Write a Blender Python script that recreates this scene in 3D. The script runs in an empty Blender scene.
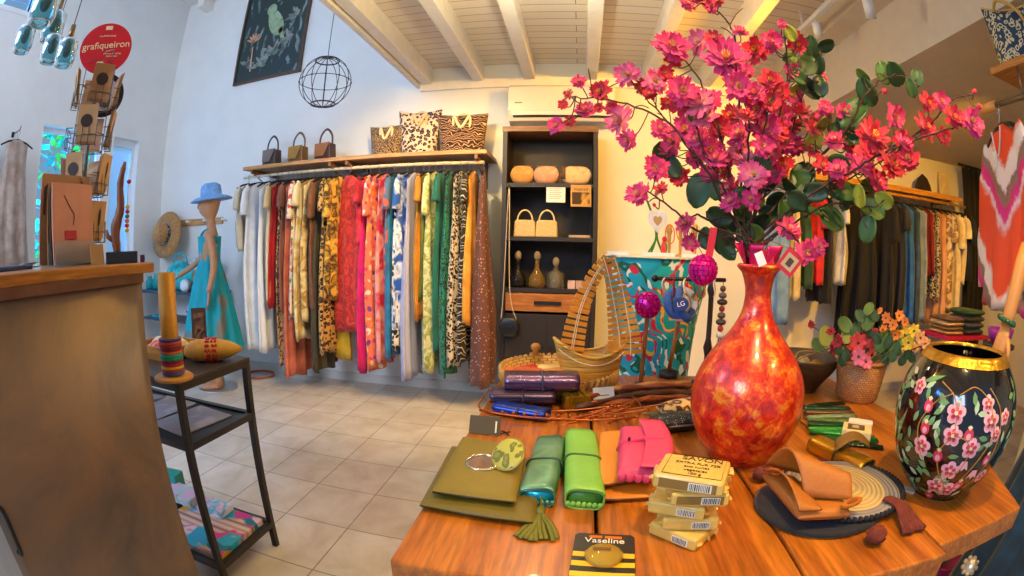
import bpy, math, random
from mathutils import Vector, Matrix
import numpy as np
S = bpy.context.scene
COL = S.collection
PI = math.pi
def C(h, a=1.0):
    h = h.lstrip('#'); v = [int(h[i:i+2], 16)/255 for i in (0, 2, 4)]
    return tuple([(x/12.92 if x <= .04045 else ((x+.055)/1.055)**2.4) for x in v]) + (a,)
# ------------------------------------------------------------ camera
CAM_H = 1.25; FPX = 490.0
PITCH, ROLL, YAW = math.radians(-5.0), math.radians(1.0), math.radians(7.5)
def cam_to_world(d):
    x, y, z = d
    c, n = math.cos(ROLL), math.sin(ROLL); x, z = x*c - z*n, x*n + z*c
    c, n = math.cos(PITCH), math.sin(PITCH); y, z = y*c - z*n, y*n + z*c
    c, n = math.cos(YAW), math.sin(YAW); x, y = x*c - y*n, x*n + y*c
    return Vector((x, y, z))
cd = bpy.data.cameras.new('camera'); cam = bpy.data.objects.new('camera', cd); COL.objects.link(cam)
R_, U_, F_ = cam_to_world((1, 0, 0)), cam_to_world((0, 0, 1)), cam_to_world((0, 1, 0))
cam.matrix_world = Matrix(((R_.x, U_.x, -F_.x, 0), (R_.y, U_.y, -F_.y, 0), (R_.z, U_.z, -F_.z, CAM_H), (0, 0, 0, 1)))
cd.type = 'PANO'; cd.panorama_type = 'FISHEYE_EQUISOLID'
cd.sensor_width = 36; cd.sensor_height = 20.25; cd.sensor_fit = 'HORIZONTAL'
cd.fisheye_lens = 36*FPX/1024; cd.fisheye_fov = math.radians(180)
cd.clip_start = .02
S.camera = cam
S.view_settings.view_transform = 'Standard'; S.view_settings.look = 'None'
S.view_settings.gamma = 1; S.view_settings.use_curve_mapping = False
S.view_settings.exposure = 0.0
S.cycles.use_denoising = True
S.cycles.max_bounces = 7; S.cycles.diffuse_bounces = 4; S.cycles.glossy_bounces = 3; S.cycles.transmission_bounces = 6
S.cycles.transparent_max_bounces = 8; S.cycles.sample_clamp_indirect = 4.0
# ------------------------------------------------------------ world and lights
W = bpy.data.worlds.new('world'); S.world = W; W.use_nodes = True
bg = W.node_tree.nodes['Background']; bg.inputs[0].default_value = C('#b4d4ff'); bg.inputs[1].default_value = .55
def light(kind, loc, target, power, hexc, size=.3, size_y=None, spot=70, blend=.6, name='light'):
    l = bpy.data.lights.new(name, kind); l.energy = power; l.color = C(hexc)[:3]
    if kind == 'AREA':
        l.shape = 'RECTANGLE'; l.size = size; l.size_y = size_y or size
    elif kind == 'SPOT':
        l.spot_size = math.radians(spot); l.spot_blend = blend; l.shadow_soft_size = size
    else: l.shadow_soft_size = size
    o = bpy.data.objects.new(name, l); COL.objects.link(o); o.location = loc
    d = Vector(target) - Vector(loc); o.rotation_euler = d.to_track_quat('-Z', 'Y').to_euler()
    return o
# daylight through the openings of the left wall plus an added fill lamp at the open front behind the camera
light('AREA', (-5.6, 1.0, 4.6), (-1.9, 3.4, 1.5), 1500, '#4a90ff', 1.6, 1.4, name='daylight_high_window')
light('AREA', (-5.95, 2.6, 3.7), (-2.6, 2.8, .3), 1000, '#50a4ff', 1.4, 1.4, name='daylight_window')
light('AREA', (-2.6, -2.2, 3.2), (-1.6, 3.0, .7), 150, '#cfe0ff', 2.0, 1.6, name='fill_behind_camera')  # added fill lamp, stands out of view
sun = light('SUN', (-6, 3, 6), (-6.5, 3.0, 4.7), 2.0, '#ffffff', name='sun_outside')
sun.data.angle = .02
# warm shop lighting
light('SPOT', (1.25, 1.9, 2.5), (.5, 3.9, 1.5), 230, '#ffb62c', .05, spot=100, name='warm_spot')
light('SPOT', (2.5, 1.7, 2.2), (3.2, 3.9, 1.0), 170, '#ffb42a', .05, spot=85, name='warm_spot')  # added lamp hidden under the soffit to brighten the right rack, no fitting
light('SPOT', (1.9, 2.2, 2.6), (1.9, 3.9, 1.7), 120, '#ffb42a', .05, spot=85, name='warm_spot')
light('SPOT', (.35, .25, 2.55), (.5, 1.0, .8), 105, '#ffd48c', .05, spot=80, name='ceiling_spot')
light('SPOT', (1.35, .1, 2.3), (.95, .9, .95), 62, '#ffca74', .05, spot=80, name='ceiling_spot')
light('POINT', (-.62, 1.75, 2.5), (0, 0, 0), 14, '#ffd060', .05, name='ceiling_lamp')
light('POINT', (-.14, 2.2, 2.2), (0, 0, 0), 18, '#fff0cc', .05, name='ceiling_lamp')
light('SPOT', (-.9, 2.2, 2.55), (-1.1, 3.8, 1.1), 120, '#ffdf9c', .05, spot=95, name='ceiling_spot')
# ------------------------------------------------------------ pixel rays (to read positions off the photograph at a real depth)
CO = Vector((0, 0, CAM_H))
def ray(px, py):
    x = (px-512)/FPX; y = -(py-288)/FPX; r = math.hypot(x, y); th = 2*math.asin(min(1, r/2)); s = math.sin(th)/max(r, 1e-9)
    return cam_to_world((x*s, math.cos(th), y*s))
def az_(px, py, z): d = ray(px, py); return CO + d*((z-CAM_H)/d.z)
def ay_(px, py, y): d = ray(px, py); return CO + d*(y/d.y)
def ax_(px, py, x): d = ray(px, py); return CO + d*(x/d.x)
def ad_(px, py, t): return CO + ray(px, py)*t
# ------------------------------------------------------------ materials
_m = {}
def nmat(name):
    m = bpy.data.materials.new(name); m.use_nodes = True
    return m, m.node_tree, m.node_tree.nodes['Principled BSDF']
def L(nt, a, b): nt.links.new(a, b)
def coords(nt, scale=1, rot=(0, 0, 0), loc=(0, 0, 0), kind='Object'):
    t = nt.nodes.new('ShaderNodeTexCoord'); mp = nt.nodes.new('ShaderNodeMapping')
    mp.inputs['Scale'].default_value = scale if isinstance(scale, tuple) else (scale,)*3
    mp.inputs['Rotation'].default_value = rot; mp.inputs['Location'].default_value = loc
    L(nt, t.outputs[kind], mp.inputs[0]); return mp.outputs[0]
def noise(nt, vec, scale, detail=3, rough=.55, dist=0):
    n = nt.nodes.new('ShaderNodeTexNoise'); n.inputs['Scale'].default_value = scale; n.inputs['Detail'].default_value = detail
    n.inputs['Roughness'].default_value = rough; n.inputs['Distortion'].default_value = dist
    L(nt, vec, n.inputs['Vector']); return n
def ramp(nt, fac, stops, interp='LINEAR'):
    r = nt.nodes.new('ShaderNodeValToRGB'); r.color_ramp.interpolation = interp
    e = r.color_ramp.elements
    while len(e) < len(stops): e.new(.5)
    for i, (p, c) in enumerate(stops):
        e[i].position = p; e[i].color = C(c) if isinstance(c, str) else c
    L(nt, fac, r.inputs[0]); return r.outputs[0]
def mixc(nt, fac, a, b):
    m = nt.nodes.new('ShaderNodeMix'); m.data_type = 'RGBA'
    for s, v in ((m.inputs[0], fac), (m.inputs[6], a), (m.inputs[7], b)):
        if isinstance(v, (int, float)): s.default_value = v
        elif isinstance(v, str): s.default_value = C(v)
        else: L(nt, v, s)
    return m.outputs[2]
def bump(nt, b, h, strength=.3, dist=.01):
    n = nt.nodes.new('ShaderNodeBump'); n.inputs['Strength'].default_value = strength; n.inputs['Distance'].default_value = dist
    L(nt, h, n.inputs['Height']); L(nt, n.outputs[0], b.inputs['Normal'])
def setp(b, rough=.6, metal=0, **k):
    b.inputs['Roughness'].default_value = rough; b.inputs['Metallic'].default_value = metal
    for n, v in k.items(): b.inputs[n.replace('_', ' ')].default_value = v
def solid(h, rough=.6, metal=0, var=.12, ns=14, bs=None, emit=0, alpha=1, trans=0, coat=0):
    key = ('s', h, rough, metal, var, ns, bs, emit, alpha, trans, coat)
    if key in _m: return _m[key]
    m, nt, b = nmat('material_'+h.strip('#')); setp(b, rough, metal)
    c = C(h)
    if var:
        v = coords(nt); n = noise(nt, v, ns)
        lo = tuple(x*(1-var) for x in c[:3])+(1,); hi = tuple(min(1, x*(1+var)) for x in c[:3])+(1,)
        L(nt, ramp(nt, n.outputs[0], [(.3, lo), (.7, hi)]), b.inputs['Base Color'])
        if bs:
            n2 = noise(nt, v, bs[0], 2); bump(nt, b, n2.outputs[0], bs[1], .004)
    else: b.inputs['Base Color'].default_value = c
    if emit:
        b.inputs['Emission Color'].default_value = c; b.inputs['Emission Strength'].default_value = emit
    if trans: b.inputs['Transmission Weight'].default_value = trans; b.inputs['IOR'].default_value = 1.3
    if coat: b.inputs['Coat Weight'].default_value = coat
    b.inputs['Alpha'].default_value = alpha
    _m[key] = m; return m
def wood(h1, h2, axis='x', sc=1, rough=.5, coat=0):
    key = ('w', h1, h2, axis, sc, rough)
    if key in _m: return _m[key]
    m, nt, b = nmat('wood'); setp(b, rough)
    s = {'x': (1.2, 14, 14), 'y': (14, 1.2, 14), 'z': (14, 14, 1.2)}[axis]
    v = coords(nt, tuple(k*sc for k in s)); n = noise(nt, v, 2.2, 6, .6, .8); n2 = noise(nt, v, 9, 4)
    n3 = noise(nt, coords(nt), 3.0, 3)
    a = ramp(nt, n.outputs[0], [(.3, h1), (.72, h2)])
    f = ramp(nt, n2.outputs[0], [(.4, '#8a8a8a'), (.6, '#ffffff')])
    mm = nt.nodes.new('ShaderNodeMix'); mm.data_type = 'RGBA'; mm.blend_type = 'MULTIPLY'; mm.inputs[0].default_value = .45
    L(nt, a, mm.inputs[6]); L(nt, f, mm.inputs[7]); L(nt, mm.outputs[2], b.inputs['Base Color'])
    bump(nt, b, n2.outputs[0], .15, .002)
    if coat: b.inputs['Coat Weight'].default_value = coat
    _m[key] = m; return m
def fabric(kind, cols, sc=1.0, rough=.8, metal=0, seed=0, bumpy=True):
    key = ('f', kind, tuple(cols), sc, rough, metal, seed)
    if key in _m: return _m[key]
    m, nt, b = nmat('fabric_'+kind); setp(b, rough, metal)
    v = coords(nt, 1, loc=(seed*1.7, seed*.9, seed*2.3))
    out = None
    if kind == 'plain':
        n = noise(nt, v, 9*sc); c = C(cols[0]); d = C(cols[1]) if len(cols) > 1 else tuple(x*.75 for x in c[:3])+(1,)
        out = ramp(nt, n.outputs[0], [(.35, d), (.65, c)])
    elif kind == 'blotch':
        n = noise(nt, v, 9*sc, 2, .5, .6); k = len(cols)
        out = ramp(nt, n.outputs[0], [(.3+.42*i/k, c) for i, c in enumerate(cols)], 'EASE' if k < 3 else 'LINEAR')
    elif kind in ('leopard', 'floral', 'dots'):
        nn = noise(nt, v, 14*sc, 2); ad = nt.nodes.new('ShaderNodeVectorMath'); ad.operation = 'MULTIPLY_ADD'
        L(nt, nn.outputs['Color'], ad.inputs[0]); ad.inputs[1].default_value = (.05/sc,)*3 if kind != 'dots' else (.004,)*3; L(nt, v, ad.inputs[2])
        vo = nt.nodes.new('ShaderNodeTexVoronoi'); vo.inputs['Scale'].default_value = (34 if kind == 'leopard' else 17 if kind == 'floral' else 30)*sc
        L(nt, ad.outputs[0], vo.inputs['Vector'])
        if kind == 'leopard':   # background, ring, centre
            out = ramp(nt, vo.outputs['Distance'], [(0, cols[2]), (.26, cols[1]), (.5, cols[0])], 'CONSTANT')
        elif kind == 'dots':
            out = ramp(nt, vo.outputs['Distance'], [(0, cols[1]), (.22, cols[0])], 'CONSTANT')
        else:
            sp = nt.nodes.new('ShaderNodeSeparateColor'); L(nt, vo.outputs['Color'], sp.inputs[0])
            pal = ramp(nt, sp.outputs[0], [(i/(len(cols)-1), c) for i, c in enumerate(cols[1:])], 'CONSTANT')
            fac = ramp(nt, vo.outputs['Distance'], [(.42, '#000000'), (.5, '#ffffff')])
            out = mixc(nt, fac, pal, cols[0])
    elif kind in ('tiger', 'stripe', 'bands'):
        w = nt.nodes.new('ShaderNodeTexWave'); w.bands_direction = 'Z' if kind != 'stripe' else 'Y'
        w.inputs['Scale'].default_value = 7*sc; w.inputs['Distortion'].default_value = 9 if kind == 'tiger' else .3
        w.inputs['Detail'].default_value = 2; w.inputs['Detail Scale'].default_value = 1.6
        L(nt, v, w.inputs['Vector']); k = len(cols)
        out = ramp(nt, w.outputs['Fac'], [(.15+.7*i/k, c) for i, c in enumerate(cols)], 'LINEAR' if kind == 'bands' else 'EASE')
    elif kind == 'dip':      # two dyed zones, cols[0] above, cols[1] below the height sc
        sp = nt.nodes.new('ShaderNodeSeparateXYZ'); L(nt, v, sp.inputs[0]); n = noise(nt, v, 8)
        ma = nt.nodes.new('ShaderNodeMath'); ma.operation = 'MULTIPLY_ADD'; L(nt, n.outputs[0], ma.inputs[0]); ma.inputs[1].default_value = .2; L(nt, sp.outputs[2], ma.inputs[2])
        mr = nt.nodes.new('ShaderNodeMapRange'); mr.inputs[1].default_value = sc-.05; mr.inputs[2].default_value = sc+.15; L(nt, ma.outputs[0], mr.inputs[0])
        out = ramp(nt, mr.outputs[0], [(0, cols[1]), (1, cols[0])])
    L(nt, out, b.inputs['Base Color'])
    if bumpy:
        n2 = noise(nt, v, 260, 1); bump(nt, b, n2.outputs[0], .2, .002)
    b.inputs['Sheen Weight'].default_value = .15 if rough > .5 else 0
    _m[key] = m; return m
# ------------------------------------------------------------ mesh builder
class G:
    def __init__(s): s.v = []; s.f = []; s.m = []; s.sm = []
    def add(s, vs, fs, mi=0, smooth=False):
        b = len(s.v); s.v += [tuple(p) for p in vs]
        for f in fs: s.f.append(tuple(b+i for i in f)); s.m.append(mi); s.sm.append(smooth)
        return s
    def box(s, c, d, rz=0, mi=0, M=None):
        hx, hy, hz = d[0]/2, d[1]/2, d[2]/2
        R = M if M is not None else Matrix.Rotation(rz, 3, 'Z')
        vs = [Vector(c)+R @ Vector((x*hx, y*hy, z*hz)) for z in (-1, 1) for x, y in ((-1, -1), (1, -1), (1, 1), (-1, 1))]
        return s.add(vs, [(3, 2, 1, 0), (4, 5, 6, 7), (0, 1, 5, 4), (1, 2, 6, 5), (2, 3, 7, 6), (3, 0, 4, 7)], mi)
    def bx(s, x0, x1, y0, y1, z0, z1, mi=0): return s.box(((x0+x1)/2, (y0+y1)/2, (z0+z1)/2), (x1-x0, y1-y0, z1-z0), 0, mi)
    def rings(s, rs, mi=0, smooth=True, cap=True, closed=False):
        n = len(rs[0]); vs = [p for r in rs for p in r]; fs = []
        k = len(rs)
        for i in range(k if closed else k-1):
            a, b = i*n, ((i+1) % k)*n
            for j in range(n): fs.append((a+j, a+(j+1) % n, b+(j+1) % n, b+j))
        if cap and not closed:
            fs.append(tuple(reversed(range(n)))); fs.append(tuple((k-1)*n+j for j in range(n)))
        return s.add(vs, fs, mi, smooth)
    def tube(s, pts, r, n=8, mi=0, cap=True, closed=False, flat=1.0, up=None):
        pts = [Vector(p) for p in pts]; k = len(pts); rs = []
        rr = r if isinstance(r, (list, tuple)) else [r]*k
        U = Vector(up) if up else None; prev = None
        for i, p in enumerate(pts):
            if closed: t = pts[(i+1) % k]-pts[i-1]
            else: t = pts[min(i+1, k-1)]-pts[max(i-1, 0)]
            t = t.normalized() if t.length > 1e-9 else Vector((0, 0, 1))
            if prev is None:
                a = U or (Vector((0, 0, 1)) if abs(t.z) < .9 else Vector((1, 0, 0)))
                x = a.cross(t).normalized()
            else:
                x = prev - t*prev.dot(t); x = x.normalized() if x.length > 1e-6 else prev
            prev = x; y = t.cross(x)
            rs.append([p + x*rr[i]*math.cos(2*PI*j/n) + y*rr[i]*flat*math.sin(2*PI*j/n) for j in range(n)])
        return s.rings(rs, mi, True, cap, closed)
    def cyl(s, p0, p1, r, r1=None, n=16, mi=0):
        p0, p1 = Vector(p0), Vector(p1); s.tube([p0, p1], [r, r if r1 is None else r1], n, mi)
        for q in range(-2, 0): s.sm[q] = False
        return s
    def lathe(s, prof, c=(0, 0, 0), n=32, mi=0, fx=1, fy=1, cap=True, fn=None):
        c = Vector(c); rs = []
        for r, z in prof:
            ring = []
            for j in range(n):
                a = 2*PI*j/n; q = r*(fn(a, z) if fn else 1)
                ring.append(c+Vector((q*fx*math.cos(a), q*fy*math.sin(a), z)))
            rs.append(ring)
        return s.rings(rs, mi, True, cap)
    def ell(s, c, r, nu=16, nv=10, mi=0, M=None, fn=None):
        rs = []
        for i in range(nv+1):
            t = PI*(i+.02)/(nv+.04); ring = []
            for j in range(nu):
                a = 2*PI*j/nu; d = Vector((math.sin(t)*math.cos(a), math.sin(t)*math.sin(a), -math.cos(t)))
                k = fn(d) if fn else 1
                p = Vector((d.x*r[0]*k, d.y*r[1]*k, d.z*r[2]*k))
                ring.append(Vector(c) + (M @ p if M is not None else p))
            rs.append(ring)
        return s.rings(rs, mi)
    def pillow(s, cs, z0, h, nu=12, nv=12, p=5, mi=0, wob=0, seed=0, bevel=None):
        cs = [Vector(c) for c in cs]; rnd = random.Random(seed); ph = [rnd.uniform(0, 6) for _ in range(4)]
        top = []; bot = []
        for i in range(nu+1):
            for j in range(nv+1):
                u, v = i/nu, j/nv
                uu = .5-.5*math.cos(PI*u); vv = .5-.5*math.cos(PI*v)
                P = (cs[0]*(1-uu)+cs[1]*uu)*(1-vv) + (cs[3]*(1-uu)+cs[2]*uu)*vv
                e = max(0, 1-abs(2*uu-1)**p)*max(0, 1-abs(2*vv-1)**p); k = e**.5
                w = wob*math.sin(uu*7+ph[0])*math.sin(vv*6+ph[1])*k
                top.append((P.x, P.y, z0+h*.5+h*.5*k+w)); bot.append((P.x, P.y, z0+h*.5-h*.5*k))
        n = nv+1; N = (nu+1)*n; fs = []
        for i in range(nu):
            for j in range(nv):
                a = i*n+j; fs.append((a, a+n, a+n+1, a+1)); fs.append((N+a, N+a+1, N+a+n+1, N+a+n))
        s.add(top+bot, fs, mi, True); return s
    def sheet(s, fn, nu, nv, th=.002, mi=0):
        P = [[Vector(fn(i/nu, j/nv)) for j in range(nv+1)] for i in range(nu+1)]; n = nv+1
        top = []; bot = []
        for i in range(nu+1):
            for j in range(nv+1):
                a = P[min(i+1, nu)][j]-P[max(i-1, 0)][j]; b = P[i][min(j+1, nv)]-P[i][max(j-1, 0)]
                k = a.cross(b); k = k.normalized() if k.length > 1e-12 else Vector((0, 0, 1))
                top.append(P[i][j]+k*th/2); bot.append(P[i][j]-k*th/2)
        N = len(top); fs = []
        for i in range(nu):
            for j in range(nv):
                a = i*n+j; fs.append((a, a+n, a+n+1, a+1)); fs.append((N+a, N+a+1, N+a+n+1, N+a+n))
        bd = [i*n for i in range(nu+1)] + [nu*n+j for j in range(1, n)] + [i*n+nv for i in range(nu-1, -1, -1)] + [j for j in range(nv-1, 0, -1)]
        for q in range(len(bd)):
            a, b = bd[q], bd[(q+1) % len(bd)]; fs.append((b, a, N+a, N+b))
        s.add(top+bot, fs, mi, True); return s
    def prism(s, poly, th, M=None, mi=0, smooth=False):
        """poly in the local XY plane, thickness along local Z"""
        n = len(poly); M = M or Matrix()
        vs = [M @ Vector((x, y, -th/2)) for x, y in poly]+[M @ Vector((x, y, th/2)) for x, y in poly]
        fs = [tuple(reversed(range(n))), tuple(range(n, 2*n))]+[(i, (i+1) % n, n+(i+1) % n, n+i) for i in range(n)]
        return s.add(vs, fs, mi, smooth)
def mesh_of(name, g, mats):
    me = bpy.data.meshes.new(name); me.from_pydata(g.v, [], g.f)
    for m in (mats if isinstance(mats, (list, tuple)) else [mats]): me.materials.append(m)
    me.polygons.foreach_set('material_index', g.m); me.polygons.foreach_set('use_smooth', g.sm); me.update()
    return me
def obj(name, g, mats, parent=None, bev=0, loc=None, sub=0):
    o = bpy.data.objects.new(name, mesh_of(name, g, mats)); COL.objects.link(o)
    if parent: o.parent = parent
    if loc is not None: o.location = loc
    if bev:
        b = o.modifiers.new('b', 'BEVEL'); b.width = bev; b.segments = 2; b.limit_method = 'ANGLE'; b.angle_limit = math.radians(40)
    if sub:
        b = o.modifiers.new('s', 'SUBSURF'); b.levels = sub; b.render_levels = sub
    return o
def tag(o, label, cat, group=None):
    o['label'] = label; o['category'] = cat
    if group: o['group'] = group
    return o
def thing(name, label, cat, loc=(0, 0, 0), rz=0, group=None, rot=None):
    o = bpy.data.objects.new(name, None); COL.objects.link(o); o.empty_display_size = .05
    o.location = loc; o.rotation_euler = rot or (0, 0, rz); return tag(o, label, cat, group)
def one(name, g, mats, label, cat, loc=(0, 0, 0), rz=0, group=None, bev=0, rot=None):
    o = obj(name, g, mats, bev=bev); o.location = loc; o.rotation_euler = rot or (0, 0, rz); return tag(o, label, cat, group)
def struct(name, g, mats, bev=0, parent=None):
    o = obj(name, g, mats, parent, bev)
    if not parent: o['kind'] = 'structure'
    return o
def copy_tree(o, parent=None):
    c = o.copy(); COL.objects.link(c); c.parent = parent
    for ch in o.children: copy_tree(ch, c)
    return c
def text(body, size, mat, parent, M, name='lettering', th=.0004, align='CENTER'):
    cu = bpy.data.curves.new(name, 'FONT'); cu.body = body; cu.size = size; cu.align_x = align; cu.align_y = 'CENTER'
    cu.extrude = th; cu.materials.append(mat); o = bpy.data.objects.new(name, cu); COL.objects.link(o)
    if parent: o.parent = parent
    bpy.context.view_layer.update(); me = bpy.data.meshes.new_from_object(o.evaluated_get(bpy.context.evaluated_depsgraph_get()))
    bpy.data.objects.remove(o); o = bpy.data.objects.new(name, me); COL.objects.link(o)
    if parent: o.parent = parent
    o.matrix_local = M; return o
def frame3(origin, x, y):
    """4x4 matrix with local X along x, local Y close to y"""
    x = Vector(x).normalized(); z = x.cross(Vector(y)).normalized(); y = z.cross(x); o = Vector(origin)
    return Matrix(((x.x, y.x, z.x, o.x), (x.y, y.y, z.y, o.y), (x.z, y.z, z.z, o.z), (0, 0, 0, 1)))
def arc(c, r, a0, a1, n, plane='xz', ry=None):
    out = []
    for i in range(n+1):
        a = a0+(a1-a0)*i/n; p, q = r*math.cos(a), (ry or r)*math.sin(a)
        d = {'xz': (p, 0, q), 'xy': (p, q, 0), 'yz': (0, p, q)}[plane]; out.append(Vector(c)+Vector(d))
    return out
def smooth_path(pts, n=6):
    pts = [Vector(p) for p in pts]; out = []
    for i in range(len(pts)-1):
        p0, p1, p2, p3 = pts[max(i-1, 0)], pts[i], pts[i+1], pts[min(i+2, len(pts)-1)]
        for k in range(n):
            t = k/n; out.append(.5*((2*p1)+(p2-p0)*t+(2*p0-5*p1+4*p2-p3)*t*t+(3*p1-p0-3*p2+p3)*t**3))
    out.append(pts[-1]); return out
# ============================================================ the room
white_wall = solid('#ecebe6', .9, var=.03, ns=3, bs=(60, .12))
warm_wall = solid('#e8d9b0', .9, var=.04, ns=3, bs=(60, .12))
WALL_Y = 3.97; LX = -4.67; TALL = 4.35
# floor: square stone tiles
m, nt, b = nmat('stone_tiles'); setp(b, .32)
v = coords(nt, 1, loc=(-.066, .07, 0)); br = nt.nodes.new('ShaderNodeTexBrick'); br.offset = 0; br.squash = 1
for k, q in (('Scale', 1), ('Mortar Size', .0035), ('Mortar Smooth', .2), ('Brick Width', .337), ('Row Height', .35), ('Bias', 0)): br.inputs[k].default_value = q
L(nt, v, br.inputs['Vector']); n1 = noise(nt, v, 5, 5, .6, .5)
br.inputs['Color1'].default_value = C('#e6ddcf'); br.inputs['Color2'].default_value = C('#dacebc'); br.inputs['Mortar'].default_value = C('#a09484')
ov = nt.nodes.new('ShaderNodeMix'); ov.data_type = 'RGBA'; ov.blend_type = 'MULTIPLY'; ov.inputs[0].default_value = .55
L(nt, br.outputs[0], ov.inputs[6]); L(nt, ramp(nt, n1.outputs[0], [(.3, '#c9b79c'), (.65, '#ffffff')]), ov.inputs[7])
L(nt, ov.outputs[2], b.inputs['Base Color']); tile_mat = m
struct('floor', G().bx(-5.2, 4.9, -2.4, 4.3, -.1, 0), tile_mat)
struct('wall_back', G().bx(LX-.2, 4.8, WALL_Y, WALL_Y+.15, 0, TALL+.1), white_wall)
# left wall with a garden window (y 2.1..3.0), a glazed door beside it and a high window
gl = G()
for y0, y1, z0, z1 in ((-1.2, .3, 0, TALL), (.3, 1.55, 0, 3.49), (.3, 1.55, 4.15, TALL), (1.55, 2.1, 0, TALL), (2.1, 2.98, 2.46, TALL), (2.1, 2.98, 0, .55),
                       (2.98, 3.12, 0, TALL), (3.12, 3.52, 2.46, TALL), (3.52, WALL_Y, 0, TALL)):
    gl.bx(LX-.18, LX, y0, y1, z0, z1)
struct('wall_left', gl, white_wall)
wh = solid('#eef2f5', .5, var=.02)
w1 = struct('window_1', G().bx(LX-.14, LX-.1, 2.1, 2.14, .55, 2.46).bx(LX-.14, LX-.1, 2.94, 2.98, .55, 2.46).bx(LX-.14, LX-.1, 2.14, 2.94, 2.41, 2.46).bx(LX-.14, LX-.1, 2.14, 2.94, .55, .62).bx(LX-.14, LX-.1, 2.52, 2.56, .62, 2.41), wh)
glass = solid('#dff4fb', .02, var=0, trans=1.0)
glass.node_tree.nodes['Principled BSDF'].inputs['IOR'].default_value = 1.02
struct('window_pane', G().bx(LX-.123, LX-.119, 2.14, 2.94, .62, 2.41), glass, parent=w1)
d1 = struct('door_1', G().bx(LX-.14, LX-.09, 3.12, 3.16, 0, 2.46).bx(LX-.14, LX-.09, 3.48, 3.52, 0, 2.46).bx(LX-.14, LX-.09, 3.16, 3.48, 2.38, 2.46).bx(LX-.14, LX-.09, 3.16, 3.48, 0, .1), wh)
frost = solid('#e4f2fb', .6, var=0, trans=.55)
struct('door_panel', G().bx(LX-.12, LX-.11, 3.16, 3.48, .1, 2.38), frost, parent=d1)
struct('door_handle', G().box((LX-.05, 3.2, 1.05), (.02, .02, .14)).box((LX-.07, 3.2, 1.05), (.04, .02, .02)), solid('#9aa3ab', .3, 1), parent=d1)
w2 = struct('window_2', G().bx(LX-.16, LX+.01, .26, 1.59, 3.45, 3.5).bx(LX-.16, LX+.01, .26, 1.59, 4.14, 4.19).bx(LX-.16, LX+.01, .26, .3, 3.5, 4.14).bx(LX-.16, LX+.01, 1.55, 1.59, 3.5, 4.14), wh)
gb = G()
for i in range(9): gb.box((LX-.07, .925, 3.535+i*.07), (.05, 1.24, .004), M=Matrix.Rotation(.5, 3, 'Y'))
struct('blind_slats', gb, solid('#4fd8f0', .4, var=0, trans=.8), parent=w2)
struct('window_pane', G().bx(LX-.14, LX-.135, .3, 1.55, 3.5, 4.14), glass, parent=w2)
# ceilings: tall white roof over the left half, planked loft floor on beams, dropped soffit on the right
struct('ceiling', G().bx(LX-.2, -1.36, -1.2, WALL_Y+.15, TALL, TALL+.12), white_wall)
m, nt, b = nmat('painted_planks'); setp(b, .6); v = coords(nt)
br = nt.nodes.new('ShaderNodeTexBrick'); br.offset = .37
for k, q in (('Scale', 1), ('Mortar Size', .004), ('Mortar Smooth', .3), ('Brick Width', 6), ('Row Height', .11)): br.inputs[k].default_value = q
L(nt, v, br.inputs['Vector']); br.inputs['Color1'].default_value = C('#f2ebdd'); br.inputs['Color2'].default_value = C('#ece2d0'); br.inputs['Mortar'].default_value = C('#a89880')
L(nt, br.outputs[0], b.inputs['Base Color']); bump(nt, b, br.outputs[1], -.6, .01)
struct('ceiling_planks', G().bx(-1.36, 1.8, -1.2, WALL_Y, 2.82, 2.86), m)
paint = solid('#f8f2e6', .6, var=.04)
for i, bxx in enumerate((-1.3, -.84, -.4, .12, .6, 1.1)):
    struct('beam_%d' % (i+1), G().bx(bxx-.045, bxx+.045, -1.0, WALL_Y, 2.66, 2.82), paint, bev=.006)
struct('trim_1', G().bx(-1.40, -1.36, -1.2, WALL_Y, 2.64, 2.9), paint)
struct('wall_loft', G().bx(-1.40, -1.37, -1.2, WALL_Y, 2.9, TALL), white_wall)
struct('trim_2', G().bx(-1.36, 1.8, WALL_Y-.03, WALL_Y, 2.6, 2.68), paint)
gb = G().bx(1.8, 1.86, -1.2, WALL_Y, 2.33, 2.9).bx(1.86, 4.8, -1.2, WALL_Y, 2.33, 2.4).bx(1.62, 1.8, -1.0, WALL_Y, 2.7, 2.82)
struct('ceiling_soffit', gb, solid('#dccfb8', .85, var=.03))
struct('beam_7', G().box((-4.25, WALL_Y-.1, 4.24), (.12, .2, .22)).box((-4.0, WALL_Y-.1, 4.3), (.3, .2, .1)), paint)
struct('wall_right', G().bx(4.55, 4.7, 1.1, WALL_Y, 0, 2.35), white_wall)
struct('wall_stub', G().bx(2.0, 2.12, -1.2, 1.22, 0, 2.33).bx(2.12, 4.7, 1.1, 1.22, 0, 2.33), warm_wall)
struct('baseboard_back', G().bx(LX, 4.55, WALL_Y-.015, WALL_Y, 0, .08), solid('#d8d2c6', .5, var=.02))
# garden outside
rnd = random.Random(4)
g = G()
for i in range(2600):
    c = Vector((-6.3-rnd.random()*1.5, 1.4+rnd.random()*6.0, .0+rnd.random()*4.2)); a = rnd.uniform(0, 6.28); e = rnd.uniform(-.8, .8); r = rnd.uniform(.06, .16)
    x = Vector((math.cos(a), math.sin(a), e)).normalized()*r; y = Vector((-math.sin(a), math.cos(a), rnd.uniform(-.5, .5))).normalized()*r*.5
    g.add([c-x, c-y, c+x, c+y], [(0, 1, 2, 3)], rnd.randrange(3))
o = obj('garden_foliage', g, [solid('#4fd08a', .5), solid('#8ce04e', .5), solid('#3cc8c8', .5)])
o['label'] = 'sunlit green garden leaves seen through the left window'; o['category'] = 'foliage'; o['kind'] = 'stuff'
struct('ground_outside', G().bx(-9, -5.2, -1, 7, -.1, 0), solid('#9db58a', .9))
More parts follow.
